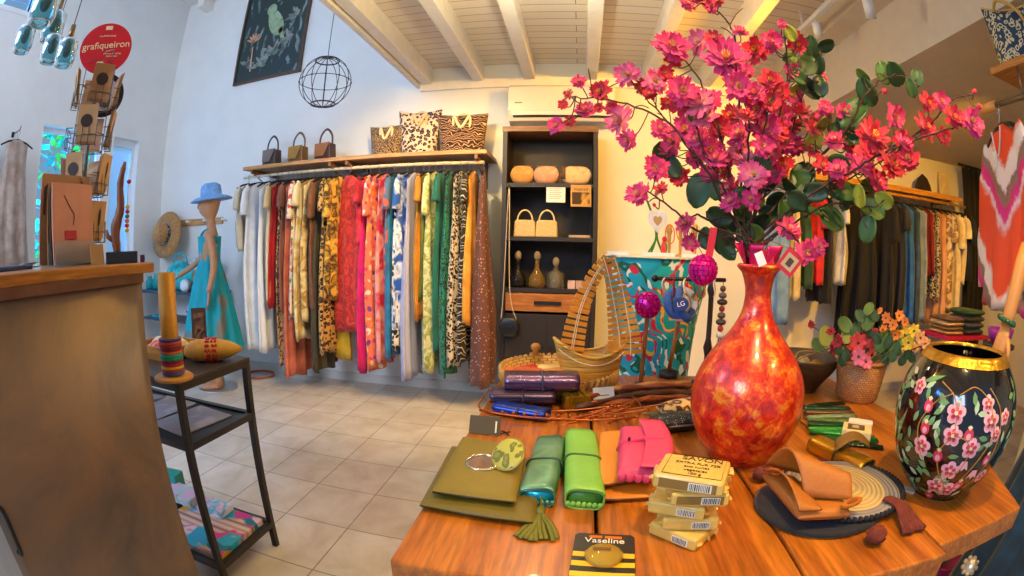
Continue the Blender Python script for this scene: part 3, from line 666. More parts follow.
# on the stand
p = az_(176, 378, .84)
t = thing('bracelet_tube', 'tall orange tube on a round foot stacked with rainbow bracelets', 'bracelet stand', (p.x-.01, p.y, .838))
obj('foot', G().lathe([(.0, 0), (.07, 0), (.072, .006), (.066, .012), (0, .012)], n=28), solid('#d8902a', .5), t)
obj('tube', G().lathe([(.031, .012), (.031, .335), (.027, .335), (.027, .012)], n=28, cap=False).cyl((0, 0, .325), (0, 0, .33), .028), solid('#c98a1c', .45, .2), t)
for k, c in enumerate(('#2d6fb0', '#b02a4c', '#e8c41c', '#c01f38', '#8a2450', '#19a05a', '#23b8a0', '#e0641c', '#8c1c1c', '#a82c38', '#d84c24', '#4a3c8c')):
    g = G().tube(arc((0, 0, .02+k*.0098), .0365, 0, 2*PI, 24, 'xy')[:-1], .0052, 8, closed=True)
    one('bracelet', g, solid(c, .5), '%s bracelet on the orange tube, %s' % (('blue', 'wine red', 'yellow', 'crimson', 'plum', 'green', 'turquoise', 'orange', 'dark red', 'brick red', 'vermilion', 'violet')[k], ('lowest', 'second up', 'third up', 'fourth up', 'fifth up', 'sixth up', 'seventh up', 'eighth up', 'ninth up', 'tenth up', 'second from the top', 'topmost')[k]), 'bracelet', (p.x-.01, p.y, .838), group='bracelets on the orange tube')
p = az_(212, 360, .84)
t = thing('bolster_cushion', 'yellow pointed cushion with a band of red beads on the black stand', 'cushion', (p.x, p.y, .838+.04), math.radians(38)); t.scale = (1.15, 1.25, 1.25)
obj('body', G().tube([(-.095, 0, -.002), (-.09, 0, -.002), (-.07, 0, 0), (-.04, 0, 0), (.02, 0, 0), (.06, 0, 0), (.09, 0, 0), (.11, 0, 0)], [.01, .02, .034, .04, .04, .032, .017, .004], 18, flat=.8), fabric('plain', ['#d99a2c', '#c07f1a'], 2), t)
g = G(); rnd = random.Random(2)
for k in range(60):
    a = 2*PI*k/15; x = .0+.011*(k//15) + rnd.uniform(-.003, .003); g.ell((x-.015, .041*math.cos(a), .033*math.sin(a)), (.005,)*3, 6, 4)
obj('bead_band', g, solid('#c41a1c', .3), t)
p = az_(160, 358, .84)
t = thing('display_tray', 'wooden tray of small yellow packets on the black stand', 'tray', (-1.53, 1.30, .838))
obj('tray', G().bx(-.11, .14, -.09, .11, 0, .008).bx(-.11, .14, -.1, -.09, 0, .05).bx(-.11, .14, .1, .11, 0, .05).bx(.13, .14, -.09, .1, 0, .05).bx(-.11, -.1, -.09, .1, 0, .05), wood('#b06a1c', '#d08a30', 'x'), t)
rnd = random.Random(6)
pn = ['pale yellow packet leaning in the tray behind the orange tube', 'cream packet with red print in the tray', 'yellow packet lying at the tray front', 'cream packet in the tray corner', 'white packet at the back of the tray', 'ochre packet at the tray centre']
for k in range(6):
    g = G().pillow([(-.045, -.03, 0), (.045, -.03, 0), (.045, .03, 0), (-.045, .03, 0)], 0, .02, 6, 6)
    one('jewellery_packet', g, fabric('blotch', [['#e8c860', '#f2e4b0'], ['#f0e0b8', '#c8342c'], ['#e8b83c', '#f6e0a0'], ['#f0e4c0', '#d8b878'], ['#f4ecd8', '#e0c890'], ['#c8902c', '#e8c46c']][k], 2, .4, seed=k), pn[k], 'packet', (-1.53-.05+.06*(k % 3), 1.30-.04+.07*(k//3), .852+.02*(k % 2)), rnd.uniform(-.8, .8), 'jewellery packets in the wooden tray', rot=(rnd.uniform(.1, .5), rnd.uniform(-.3, .3), rnd.uniform(-.8, .8)))
p = az_(196, 352, .84)
t = thing('photo_card', 'narrow dark brown picture card leaning behind the yellow cushion', 'card', (p.x-.01, p.y+.04, .838), rot=(math.radians(-8), 0, math.radians(40)))
obj('card', G().box((0, 0, .085), (.065, .004, .17)), solid('#4a2c1c', .5), t)
obj('picture', G().box((0, -.003, .09), (.045, .002, .12)), fabric('blotch', ['#1e1410', '#8a5a34', '#2a1a12'], 2), t)
for k, (lx, ly, c, lb) in enumerate(((.17, 0.0, '#ece4f0', 'lilac grey place mat on the middle shelf, nearest the aisle'), (-.05, .05, '#e4e0ea', 'pale grey place mat on the middle shelf, centre'), (-.22, .0, '#bcd0dc', 'bluish place mat on the middle shelf, beside the counter'))):
    one('place_mat', G().box((0, 0, .003), (.2, .27, .006)), fabric('blotch', [c, '#c4bcc4'], .8, .4), lb, 'place mat', ((SX0+SX1)/2+lx, (SY0+SY1)/2+ly*.5, .618+.0005), .12*(k-1), 'place mats on the middle shelf', bev=.002)
mm = nmat('flower_board'); m, nt, b = mm; setp(b, .5); v = coords(nt, (1, 1, 1))
w_ = nt.nodes.new('ShaderNodeTexWave'); w_.bands_direction = 'Y'; w_.inputs['Scale'].default_value = 4; w_.inputs['Distortion'].default_value = .6; L(nt, v, w_.inputs['Vector'])
base = ramp(nt, w_.outputs['Fac'], [(0, '#a0685c'), (.15, '#e0b8a0'), (.7, '#ecd8c4'), (1, '#d09c88')])
vo = nt.nodes.new('ShaderNodeTexVoronoi'); vo.inputs['Scale'].default_value = 13; L(nt, v, vo.inputs['Vector']); sp = nt.nodes.new('ShaderNodeSeparateColor'); L(nt, vo.outputs['Color'], sp.inputs[0])
pal = ramp(nt, sp.outputs[0], [(0, '#e03c90'), (.2, '#2fb0d8'), (.4, '#f2ccd8'), (.62, '#e8a82c'), (.8, '#1c7a94')], 'CONSTANT')
n_ = noise(nt, v, 6, 2); fac = ramp(nt, n_.outputs[0], [(.5, '#000000'), (.56, '#ffffff')])
L(nt, mixc(nt, fac, base, pal), b.inputs['Base Color'])
def cloth_book(name, lab, cat, c, d, mat, rz=0):
    one(name, G().box((0, 0, d[2]/2), d), mat, lab, cat, c, rz, bev=.004)
cloth_book('printed_board', 'pink and cream board printed with flowers on the lowest shelf', 'board', (-1.39, 1.225, .122), (.39, .33, .03), m, .0)
cloth_book('printed_textile', 'folded pink and turquoise textile behind the flower board', 'textile', (-1.47, 1.33, .152), (.24, .1, .03), fabric('blotch', ['#e84a9c', '#f4c8d8', '#40b8d8', '#f8e8ee'], 1.1, seed=3), .05)
cloth_book('printed_textile', 'folded red edged textile lying over the pink one', 'textile', (-1.60, 1.30, .182), (.2, .12, .035), fabric('blotch', ['#a82c4c', '#9cc8c0', '#d8b0d0'], 1.1, seed=5), .1)
cloth_book('teal_pouch', 'small teal pouch at the back of the lowest shelf', 'pouch', (-1.72, 1.36, .122), (.1, .08, .13), solid('#1c9c94', .5), .2)
# ============================================================ counter
CT = 1.217
t = thing('counter', 'brown patinated metal shop counter with a thick wooden top', 'counter', (-1.25, .49, 0))
m, nt, b = nmat('patina_metal'); setp(b, .45, .2); v = coords(nt); n = noise(nt, v, 2.6, 6, .65, .8); n2 = noise(nt, v, 60, 3)
L(nt, ramp(nt, n.outputs[0], [(.25, '#5e5248'), (.45, '#7e6a58'), (.6, '#94765a'), (.75, '#8a7868')]), b.inputs['Base Color']); bump(nt, b, n2.outputs[0], .1, .002)
def bow(y): return .265+.02*math.cos(y/.28*PI/2)
HB = .28
ring = [(bow(-HB+HB*.1*i), -HB+HB*.1*i) for i in range(21)]
lo = [Vector((x, y, 0)) for x, y in ring]+[Vector((-.3, HB, 0)), Vector((-.3, -HB, 0))]; hi = [p+Vector((0, 0, CT-.047)) for p in lo]
g = G().rings([lo, hi], 0, False)
for q in range(20): g.sm[q] = True
obj('body', g, m, t)
lo2 = [Vector((x+.006, y*1.006, CT-.047)) for x, y in ring]+[Vector((-.3, HB, CT-.047)), Vector((-.3, -HB, CT-.047))]; hi2 = [p+Vector((0, 0, .023)) for p in lo2]
obj('steel_band', G().rings([lo2, hi2], 0, False), solid('#7a5a46', .4, .5, var=.2), t, bev=.001)
obj('countertop', G().bx(-.42, .29, -.9, .305, CT-.024, CT), wood('#a8641c', '#d08a38', 'y', rough=.35, coat=.3), t, bev=.003)
obj('handle', G().tube(smooth_path([(.262, -.262, .79), (.29, -.262, .78), (.29, -.262, .70), (.262, -.262, .69)], 4), .006, 8), blackm, t)
# ---- on the counter: postcard rack etc.
wire = solid('#6b665f', .35, .8, var=.1); kraft = ['#b88a54', '#c79a62', '#a87848', '#c08a70']
rp = Vector((-1.286, .773-.02, CT)); RZW = math.radians(20)
t = thing('postcard_rack', 'wire spinner rack holding kraft postcards on the counter', 'postcard rack', tuple(rp), RZW)
obj('base', G().lathe([(0, 0), (.07, 0), (.07, .004), (.012, .008), (0, .008)], n=28), wire, t)
obj('pole', G().cyl((0, 0, 0), (0, 0, .56), .004, n=10), wire, t)
g = G(); q_ = .036
for sx in (-1, 1):
    for sy in (-1, 1): g.tube([(sx*q_, sy*q_, .05), (sx*q_, sy*q_, .575)], .0016, 6)
for z in (.05, .1, .18, .24, .31, .36, .43, .5, .57): g.tube([(-q_, -q_, z), (q_, -q_, z), (q_, q_, z), (-q_, q_, z)], .0015, 6, closed=True)
obj('wire_tower', g, wire, t)
obj('sign_clip', G().tube([(-.04, 0, .56), (-.04, 0, .61), (.04, 0, .61), (.04, 0, .56)], .0018, 6), wire, t)
pk = G(); w2, dz, dp = .036, .07, .022
for z in (0, dz*.4, dz*.8): pk.tube([(0, -w2, z), (dp, -w2, z), (dp, w2, z), (0, w2, z)], .0014, 5)
for y in (-w2, -w2*.3, w2*.3, w2): pk.tube([(0, y, 0), (dp, y, 0), (dp, y, dz*.8)], .0014, 5)
pkm = mesh_of('wire_pocket', pk, wire)
lvn = ('lowest', 'second', 'third', 'top'); kn = ('first', 'second', 'third', 'fourth')
side = {0: 'turned to the shop door', 1: 'turned to the wall', 2: 'turned to the window', 3: 'turned to the room'}
for lv, z in enumerate((.055, .185, .315, .435)):
    for k in range(4):
        a = k*PI/2+.35*lv-.2; rr = .052
        o = bpy.data.objects.new('wire_pocket', pkm); COL.objects.link(o); o.parent = t; o.location = (rr*math.cos(a), rr*math.sin(a), z); o.rotation_euler = (0, 0, a)
        if (lv, k) in ((0, 1), (2, 2)): continue
        wa = a+RZW; pos = rp+Vector(((rr+.011)*math.cos(wa), (rr+.011)*math.sin(wa), z+.002)); c = kraft[(lv+k) % 4]
        g = G()
        for q in range(4): g.box((.003*q-.005, .002*(q % 2), .05+.003*q), (.0012, .064, .1))
        cc = thing('postcard_stack', 'kraft postcards in the %s tier of the wire rack, %s' % (lvn[lv], side[k]), 'postcards', tuple(pos), group='postcards in the wire rack', rot=(0, math.radians(8), wa))
        obj('cards', g, fabric('blotch', [c, '#d0a878', c], .9, .6, seed=k), cc)
        obj('print', G().prism(blob(0, 0, .018, .02) if k % 2 else blob(0, .01, .024, .005), .001, Matrix.Translation((.0055, 0, .065)) @ Matrix.Rotation(PI/2, 4, 'Y')), solid('#3a2a22', .6), cc)
Mf = frame3((0, 0, 0), Vector((.54, .84, .07)), (-.15, .1, 1))
t = thing('round_sign', 'round red sign with cream lettering on top of the postcard rack', 'sign', (rp.x, rp.y, 1.84))
obj('disc', G().prism(blob(0, 0, .09, .09, 0, 48), .004, Mf), solid('#d00f20', .75, var=.04), t)
cream = solid('#f6dfae', .5, var=0)
text('grafiqueiron', .034, cream, t, Mf @ Matrix.Translation((0, .008, .0025)) @ Matrix.Rotation(.06, 4, 'Z'))
text('ILLUSTRATIONS', .008, cream, t, Mf @ Matrix.Translation((.0, .042, .0025)))
text('affiches et cartes\nfaites main', .009, cream, t, Mf @ Matrix.Translation((.026, -.026, .0025)))
for cx_, cy_ in ((0, .072), (-.01, -.056)):
    obj('emblem', G().prism([(-.012, -.007), (.012, -.007), (.012, .007), (-.012, .007)], .002, Mf @ Matrix.Translation((cx_, cy_, .0022))), cream, t)
t2 = thing('round_plate', 'dark round decorated plate behind the top of the postcard rack', 'plate', (rp.x-.03, rp.y+.03, 1.70))
Mp = Mf @ Matrix.Translation((.02, .02, -.03))
obj('plate', G().prism(blob(0, 0, .07, .075, 0, 40), .005, Mp), solid('#2a2624', .4, .3), t2); obj('plate_print', G().prism(blob(0, 0, .052, .056, 0, 30), .002, Mp @ Matrix.Translation((0, 0, .003))), fabric('blotch', ['#8a8a96', '#403a44', '#c0bcc4'], 1.6), t2)
obj('plate_hook', G().tube([(.0, .0, .0), (.03, -.03, .02)], .003, 6), wire, t2)
# acrylic holder with folders
hp = Vector((-1.17, .65, CT))
t = thing('leaflet_holder', 'clear acrylic holder on the counter full of thin folders', 'holder', tuple(hp))
acr = solid('#e9fbff', .08, var=0, trans=.9); g = G().box((0, 0, .002), (.12, .15, .004))
for x in (-.055, -.02, .03): g.box((x, 0, .03), (.003, .14, .055))
obj('tray', g, acr, t)
for k, (x, h, c, lb, tl, w_) in enumerate(((-.044, .17, '#6a5c50', 'dark grey folder at the back of the acrylic holder', .05, .12), (-.032, .2, '#a8743c', 'brown kraft folder second in the acrylic holder', .08, .13), (-.006, .19, '#1e2c28', 'black green folder in the middle of the acrylic holder', .14, .13), (.02, .2, '#cf8f74', 'large pink folder with a red stamp at the front of the acrylic holder', .16, .14), (-.052, .225, '#b08058', 'tall kraft board with brown border at the very back of the holder', .02, .17))):
    f = thing('folder', lb, 'folder', tuple(hp+Vector((x, 0, .004))), group='folders in the acrylic holder', rot=(-tl, 0, PI/2))
    obj('cover', G().box((0, 0, h/2), (w_, .005, h)), solid(c, .6, var=.1), f)
    if k == 3:
        obj('stamp', G().box((-.01, -.0035, .07), (.04, .002, .022)), solid('#b81c2c', .5), f)
        obj('drawing', G().tube(smooth_path([(-.03, -.0035, .17), (-.01, -.0035, .14), (.005, -.0035, .12), (.0, -.0035, .095)], 5), .0012, 4), solid('#3c2420', .6), f)
    if k == 4: obj('printed_border', G().box((0, -.0035, h*.86), (w_*.8, .001, .008)).box((-w_*.42, -.0035, h*.7), (.008, .001, .07)).box((w_*.42, -.0035, h*.7), (.008, .001, .07)), solid('#5a3422', .6), f)
one('small_card', G().box((0, 0, .025), (.04, .0025, .05)), fabric('blotch', ['#d0a468', '#b8884c'], 1, .6), 'small kraft card leaning in front of the pink folder', 'card', (-1.085, .69, CT), rot=(-.3, 0, math.radians(75)))
# driftwood sculpture
wp = Vector((-1.03, .735, CT)); wz = math.radians(54)
t = thing('driftwood_ornament', 'driftwood stick strung with coloured beads on a black block', 'ornament', tuple(wp), wz)
obj('block', G().box((0, 0, .014), (.088, .035, .028)), solid('#26282a', .5), t, bev=.002)
drf = wood('#7a4226', '#a86a3c', 'z')
obj('driftwood', G().tube(smooth_path([(-.012, 0, .026), (-.018, 0, .08), (-.006, 0, .13), (-.01, 0, .19), (-.002, 0, .243)], 5), [.010, .011, .013, .012, .013, .014, .015, .014, .012, .013, .012, .011, .011, .01, .009, .010, .009, .008, .008, .006, .004], 10).tube([(-.022, .0, .055), (-.04, 0, .065), (-.043, 0, .08)], [.008, .006, .003], 8), drf, t)
obj('string', G().tube([(-.012, -.004, .232), (.012, -.006, .225), (.014, -.006, .07)], .0008, 5), solid('#d8c8a0', .6), t)
for k, c in enumerate(('#e8c41c', '#d81c2c', '#e07818', '#2c8c4c', '#c01c2c', '#e8b424', '#b0182c')):
    obj('bead', G().ell((.014, -.006, .078+.011*k+(.05 if k > 5 else 0)), (.0065, .0065, .0055), 10, 6), solid(c, .35), t)
one('paper_stack', G().sheet(lambda u, v: ((u-.5)*.1, (v-.5)*.08, .003+.02*max(0, u-.4)**1.5), 10, 6, .001).box((0, 0, .001), (.1, .08, .002)), solid('#e8e6ea', .6), 'curled white and pink papers at the back of the counter', 'paper', (-1.33, .545, CT), .4)
one('blue_notebook', G().box((0, 0, .005), (.09, .16, .01)), solid('#1c3c74', .5), 'dark blue notebook lying on the counter near the black dress', 'notebook', (-1.17, .42, CT), .3, bev=.002)
one('plum_box', G().box((0, 0, .009), (.012, .02, .018)).box((.0065, 0, .009), (.001, .01, .009)), solid('#6c1c3c', .4), 'tiny plum box at the corner of the counter', 'box', (-1.0, .785, CT), .9)
# ---- dresses on the left wall
hx_ = ax_(20, 136, LX+.25)
t = thing('clothes_hook', 'small black wall hook above the beige dress', 'hook', (LX, hx_.y, hx_.z+.06))
obj('hook_arm', G().tube([(0, 0, 0), (.22, 0, 0), (.24, 0, .03)], .005, 6), blackm, t)
obj('wall_plate', G().box((.004, 0, 0), (.008, .03, .05)), blackm, t)
hanger_at((LX+.2, hx_.y, hx_.z+.05), .1, hang0, 'black hanger on the left wall carrying the beige dress', 'hangers on the left wall')
one('dress', garment_g(1.05, sh=.14, hem=.24, th=.03, tb=.06, nf=8, amp=.35, seed=31, slope=.02), fabric('plain', ['#c2aea0', '#9c8878'], 1), 'long beige sleeveless dress hanging on the left wall', 'dress', (LX+.2, hx_.y, hx_.z+.04), .1)
hanger_at((LX+.2, hx_.y-.42, hx_.z+.05), .1, hang0, 'black hanger at the very edge of the view carrying the black dress', 'hangers on the left wall')
one('dress', garment_g(1.1, sh=.15, hem=.22, th=.03, tb=.06, nf=8, amp=.35, seed=32), fabric('plain', ['#1c1c20', '#101014'], 1), 'black dress hanging beside the beige one on the left wall', 'dress', (LX+.2, hx_.y-.42, hx_.z+.04), .1)
# ---- glass pendant lamps over the counter
smoke = solid('#9fd8e0', .05, var=0, trans=.92); brass = solid('#8a6a40', .3, .9)
for k, (px, py, dd, lb, s) in enumerate(((23, 44, 2.0, 'lowest glass pendant lamp at the window side of the cluster', 1), (42, 15, 1.75, 'large clear glass pendant lamp at the top of the cluster', 1.3), (51, 34, 2.15, 'glass pendant lamp in the middle of the cluster', 1.25), (50, 55, 2.1, 'glass pendant lamp hanging low behind its neighbour', 1.1), (65, 58, 1.9, 'glass pendant lamp nearest the red sign', 1))):
    p = ad_(px, py, dd); p.z -= .03
    t = thing('pendant_lamp', lb, 'pendant lamp', tuple(p), group='glass pendant lamps over the counter')
    s *= 1.22; r = .036*s; h = .085*s
    obj('glass_shade', G().lathe([(r*.25, h), (r*.7, h*.97), (r, h*.85), (r, h*.2), (r*.85, 0), (r*.6, 0), (r*.8, .01), (r*.93, h*.22), (r*.93, h*.83), (r*.66, h*.92), (r*.22, h*.95)], n=28, cap=False), smoke, t)
    obj('socket', G().cyl((0, 0, h*.9), (0, 0, h*1.5), .011*s, .009*s), brass, t)
    obj('bulb', G().ell((0, 0, h*.6), (r*.42, r*.42, h*.3), 12, 8), solid('#4a4a4c', .2, .3), t)
    obj('cord', G().tube([(0, 0, h*1.5), (0, 0, TALL-p.z)], .0022, 6), blackm, t)
# ============================================================ dark cabinet with accessories
cx0, cx1 = -.56, .15; cyf, cyb = 3.58, 3.95; ctop = 2.15
bw = solid('#241c18', .5, var=.15); t = thing('display_cabinet', 'tall dark open cabinet with one wooden drawer under the air conditioner', 'cabinet', ((cx0+cx1)/2, (cyf+cyb)/2, 0))
hw, hd = (cx1-cx0)/2, (cyb-cyf)/2
obj('side_panel', G().bx(-hw, -hw+.035, -hd, hd, 0, ctop), bw, t, bev=.002); obj('side_panel', G().bx(hw-.035, hw, -hd, hd, 0, ctop), bw, t, bev=.002)
obj('back_panel', G().bx(-hw+.035, hw-.035, hd-.015, hd, 0, ctop-.04), solid('#2e2620', .6, var=.15), t)
obj('top_panel', G().bx(-hw-.005, hw+.005, -hd-.005, hd, ctop-.04, ctop), wood('#6a4424', '#9a6a3a', 'x'), t)
sh = []
for py in (183, 237, 289):
    z = ay_(550, py, cyf).z; sh.append(z); obj('shelf', G().bx(-hw+.035, hw-.035, -hd+.01, hd-.015, z-.03, z), bw, t)
zd0, zd1 = ay_(550, 312, cyf).z, ay_(550, 290, cyf).z-.03
dr_ = obj('drawer', G().bx(-hw+.04, hw-.04, -hd-.004, hd-.03, zd0, zd1), wood('#9c5818', '#c88030', 'x'), t, bev=.003)
obj('handle', G().box((0, -hd-.012, (zd0+zd1)/2), (.2, .018, .025)), blackm, dr_)
for sx in (-1, 1):
    dd_ = obj('door', G().bx(min(0, sx*(hw-.038)), max(0, sx*(hw-.038)), -hd, -hd+.02, .06, zd0-.02), bw, t, bev=.002)
    obj('knob', G().cyl((sx*.03, -hd, .5), (sx*.03, -hd-.02, .5), .01, n=10), blackm, dd_)
obj('plinth', G().bx(-hw+.036, hw-.036, -hd+.03, hd-.02, 0, .06), bw, t)
Sx = lambda px, y=3.66: ay_(px, 200, y).x
for k, (px, w_, lb) in enumerate(((522, .13, 'tan woven clutch on the top cabinet shelf, beside the side panel'), (546, .14, 'pinkish woven clutch on the top cabinet shelf, in the middle'), (576, .17, 'light brown woven clutch on the top cabinet shelf, largest of three'))):
    c_ = thing('clutch_bag', lb, 'clutch bag', (Sx(px), 3.68, sh[0]), group='clutch bags on the top cabinet shelf'); c_.scale = (1.35, 1.2, 1.35)
    obj('body', G().pillow([(-w_/2, -.05, 0), (w_/2, -.05, 0), (w_/2, .05, 0), (-w_/2, .05, 0)], 0, .105, p=4), fabric('blotch', [['#d09a5a', '#b8803c'], ['#d8a884', '#c08868'], ['#b88850', '#d8b080']][k], 3), c_)
    obj('zip', G().tube([(-w_*.4, -.0, .106), (w_*.4, 0, .106)], .003, 6), solid('#8a5a2c', .4, .5), c_)
    if k == 2: obj('zip_tassel', G().cyl((-w_*.42, -.052, .1), (-w_*.42, -.058, .03), .008, .013, n=10), solid('#5a3a20', .6), c_)
for px, lb in ((525, 'pearl beaded handbag with arched handle, beside the hanging black bag'), (547, 'pearl beaded handbag with arched handle, nearer the cards')):
    c_ = thing('beaded_handbag', lb, 'handbag', (Sx(px, 3.64), 3.66, sh[1]), group='pearl handbags on the second cabinet shelf'); c_.scale = (1.1, 1, 1.15)
    obj('body', G().prism([(-.075, 0), (.075, 0), (.07, .095), (.06, .11), (-.06, .11), (-.07, .095)], .05, Matrix.Rotation(PI/2, 4, 'X')), fabric('dots', ['#c8a868', '#f0e0b4'], 4, .35), c_, bev=.008)
    obj('handle', G().tube(arc((0, 0, .10), .052, 0, PI, 14, 'xz', .075), .0055, 8), fabric('dots', ['#d8c088', '#f4e8c4'], 4, .35), c_)
for px, y, w_, h_, c_, lb in ((556, 3.60, .14, .13, '#d8d4cc', 'white printed paper taped under the top cabinet shelf'), (581, 3.57, .15, .16, '#b0843c', 'golden picture card with a dark caption beside the white paper')):
    p = ay_(px, 183, y)
    o_ = thing('notice_card', lb, 'card', (p.x, y-.006, sh[0]-.012))
    obj('sheet', G().box((0, 0, -h_/2), (w_, .004, h_)), solid(c_, .5, var=.05), o_)
    if c_ == '#d8d4cc':
        g = G()
        for q in range(6): g.box((-.01*(q % 2), -.003, -.03-.014*q), (.09-.01*(q % 2), .001, .003))
        obj('printed_lines', g, solid('#6a6660', .6), o_)
    else:
        obj('photo', G().box((0, -.003, -h_*.62), (w_*.86, .001, h_*.55)), fabric('blotch', ['#5a3a14', '#d09a3c', '#3c260e'], .8), o_)
        text('Inspired', .032, solid('#1c140c', .5, var=0), o_, Matrix.Translation((0, -.0035, -.032)) @ Matrix.Rotation(PI/2, 4, 'X'))
def decanter(px, lb, col_, h=.2, kind=0):
    c_ = thing('decanter', lb, 'decanter', (Sx(px, 3.66), 3.68, sh[2]), group='decanters on the third cabinet shelf'); c_.scale = (1.12, 1.12, 1.2)
    prof = [(.0, 0), (.05, 0), (.058, .02), (.055, .06), (.02, .11), (.014, .15), (.02, .17), (.0, .17)] if kind == 0 else [(0, 0), (.058, 0), (.06, .01), (.058, .09), (.02, .11), (.016, .13), (.024, .135), (0, .135)]
    obj('bottle', G().lathe(prof, n=24 if kind == 0 else 4, cap=False), solid(col_, .08, var=0, trans=.7), c_)
    zt_ = prof[-1][1]; obj('stopper', G().ell((0, 0, zt_+.03), (.024, .024, .03), 12, 8).cyl((0, 0, zt_-.02), (0, 0, zt_+.01), .009), solid('#c9b088', .1, trans=.6, var=0), c_)
decanter(538, 'round amber glass decanter with tall neck in the cabinet', '#b08a4c'); decanter(519, 'dark slim decanter beside the hanging black bag', '#3a3430', kind=0); decanter(557, 'square clear glass decanter with ball stopper in the cabinet', '#a8a090', kind=1)
for k in range(3):
    one('trinket_box', G().box((0, 0, .03), (.055, .08, .06)), solid(('#c8a8a0', '#b89890', '#a88c84')[k], .4, var=.1), 'small pinkish box on the third cabinet shelf, %s' % ('beside the square decanter', 'middle of three', 'against the side panel')[k], 'box', (Sx(573, 3.66)+.06*k, 3.68, sh[2]), group='small boxes on the third cabinet shelf', bev=.003)
one('jewellery_tray', G().box((0, 0, .01), (.16, .1, .02)), solid('#a8927c', .4), 'flat pale tray on the second cabinet shelf', 'tray', (Sx(580, 3.66), 3.68, sh[1]), bev=.003)
p = ay_(512, 325, cyf-.04)
t = thing('crossbody_bag', 'small black bag hanging by a pale strap from the cabinet side', 'bag', (p.x-.02, cyf-.055, p.z-.03))
obj('body', G().pillow([(-.07, -.02, 0), (.07, -.02, 0), (.07, .03, 0), (-.07, .03, 0)], -.06, .15, p=4), solid('#141416', .35, bs=(40, .2)), t)
zs = ay_(507, 185, cyf-.04).z-p.z+.03
obj('strap', G().tube(smooth_path([(-.06, 0, .07), (-.045, .0, .3), (-.02, .03, zs), (.0, 0, .3), (.055, 0, .07)], 6), .004, 6), solid('#b8a890', .5), t)
obj('hook', G().tube([(-.02, .06, zs-.005), (-.02, .02, zs-.01), (-.02, .015, zs+.01)], .004, 6), blackm, t)
# air conditioner
a0, a1 = ay_(508, 84, 3.75), ay_(508, 122, 3.75); ax1 = ay_(600, 84, 3.75).x+.12
t = thing('air_conditioner', 'white wall mounted air conditioner above the dark cabinet', 'air conditioner', ((a0.x+ax1)/2, 3.86, a1.z))
hw_ = (ax1-a0.x)/2; hh = a0.z-a1.z; whp = solid('#e9e2d6', .35, var=.02)
obj('housing', G().prism([(.11, 0), (.11, hh), (-.07, hh), (-.1, hh*.93), (-.11, hh*.3), (-.06, .02)], 2*hw_, Matrix(((0, 0, 1, 0), (1, 0, 0, 0), (0, 1, 0, 0), (0, 0, 0, 1)))), whp, t, bev=.01)
obj('air_outlet', G().box((0, -.088, hh*.2), (2*hw_*.9, .02, .035), M=Matrix.Rotation(.6, 3, 'X')), solid('#3a3632', .5), t)
obj('flap', G().box((0, -.103, hh*.26), (2*hw_*.92, .008, .05)), whp, t)
obj('badge', G().box((-hw_*.8, -.108, hh*.5), (.06, .002, .01)), solid('#8a8478', .4), t)
# ============================================================ right hand rack along the back wall
gold = wood('#c98a2c', '#e8b050', 'x')
zr = ay_(900, 188, 3.55).z; R2 = 1.86
t = thing('wall_shelf', 'narrow golden wooden shelf above the rack of dark and blue clothes', 'shelf', (0, 0, zr))
obj('board', G().bx(1.5, 3.88, 3.62, WALL_Y, .0, .025), gold, t, bev=.002)
obj('lip', G().bx(1.5, 3.88, 3.60, 3.62, -.02, .03), gold, t)
for x in (1.7, 2.7, 3.7): obj('bracket', G().box((x, 3.78, -.03), (.02, .34, .03)).box((x, WALL_Y-.012, -.1), (.02, .02, .16)), solid('#7a4a22', .5), t)
t = thing('clothes_rail', 'golden round rail in front of the narrow golden shelf', 'rail', (0, 3.58, zr-.06))
obj('rod', G().tube([(1.5, 0, 0), (3.9, 0, 0)], .014, 12), gold, t)
for x in (1.7, 2.7, 3.7): obj('holder', G().box((x, .02, .02), (.03, .05, .05)), gold, t)
hang1 = make_hanger('clothes hanger on the golden rail of dark and blue clothes', 'hangers on the golden rail')
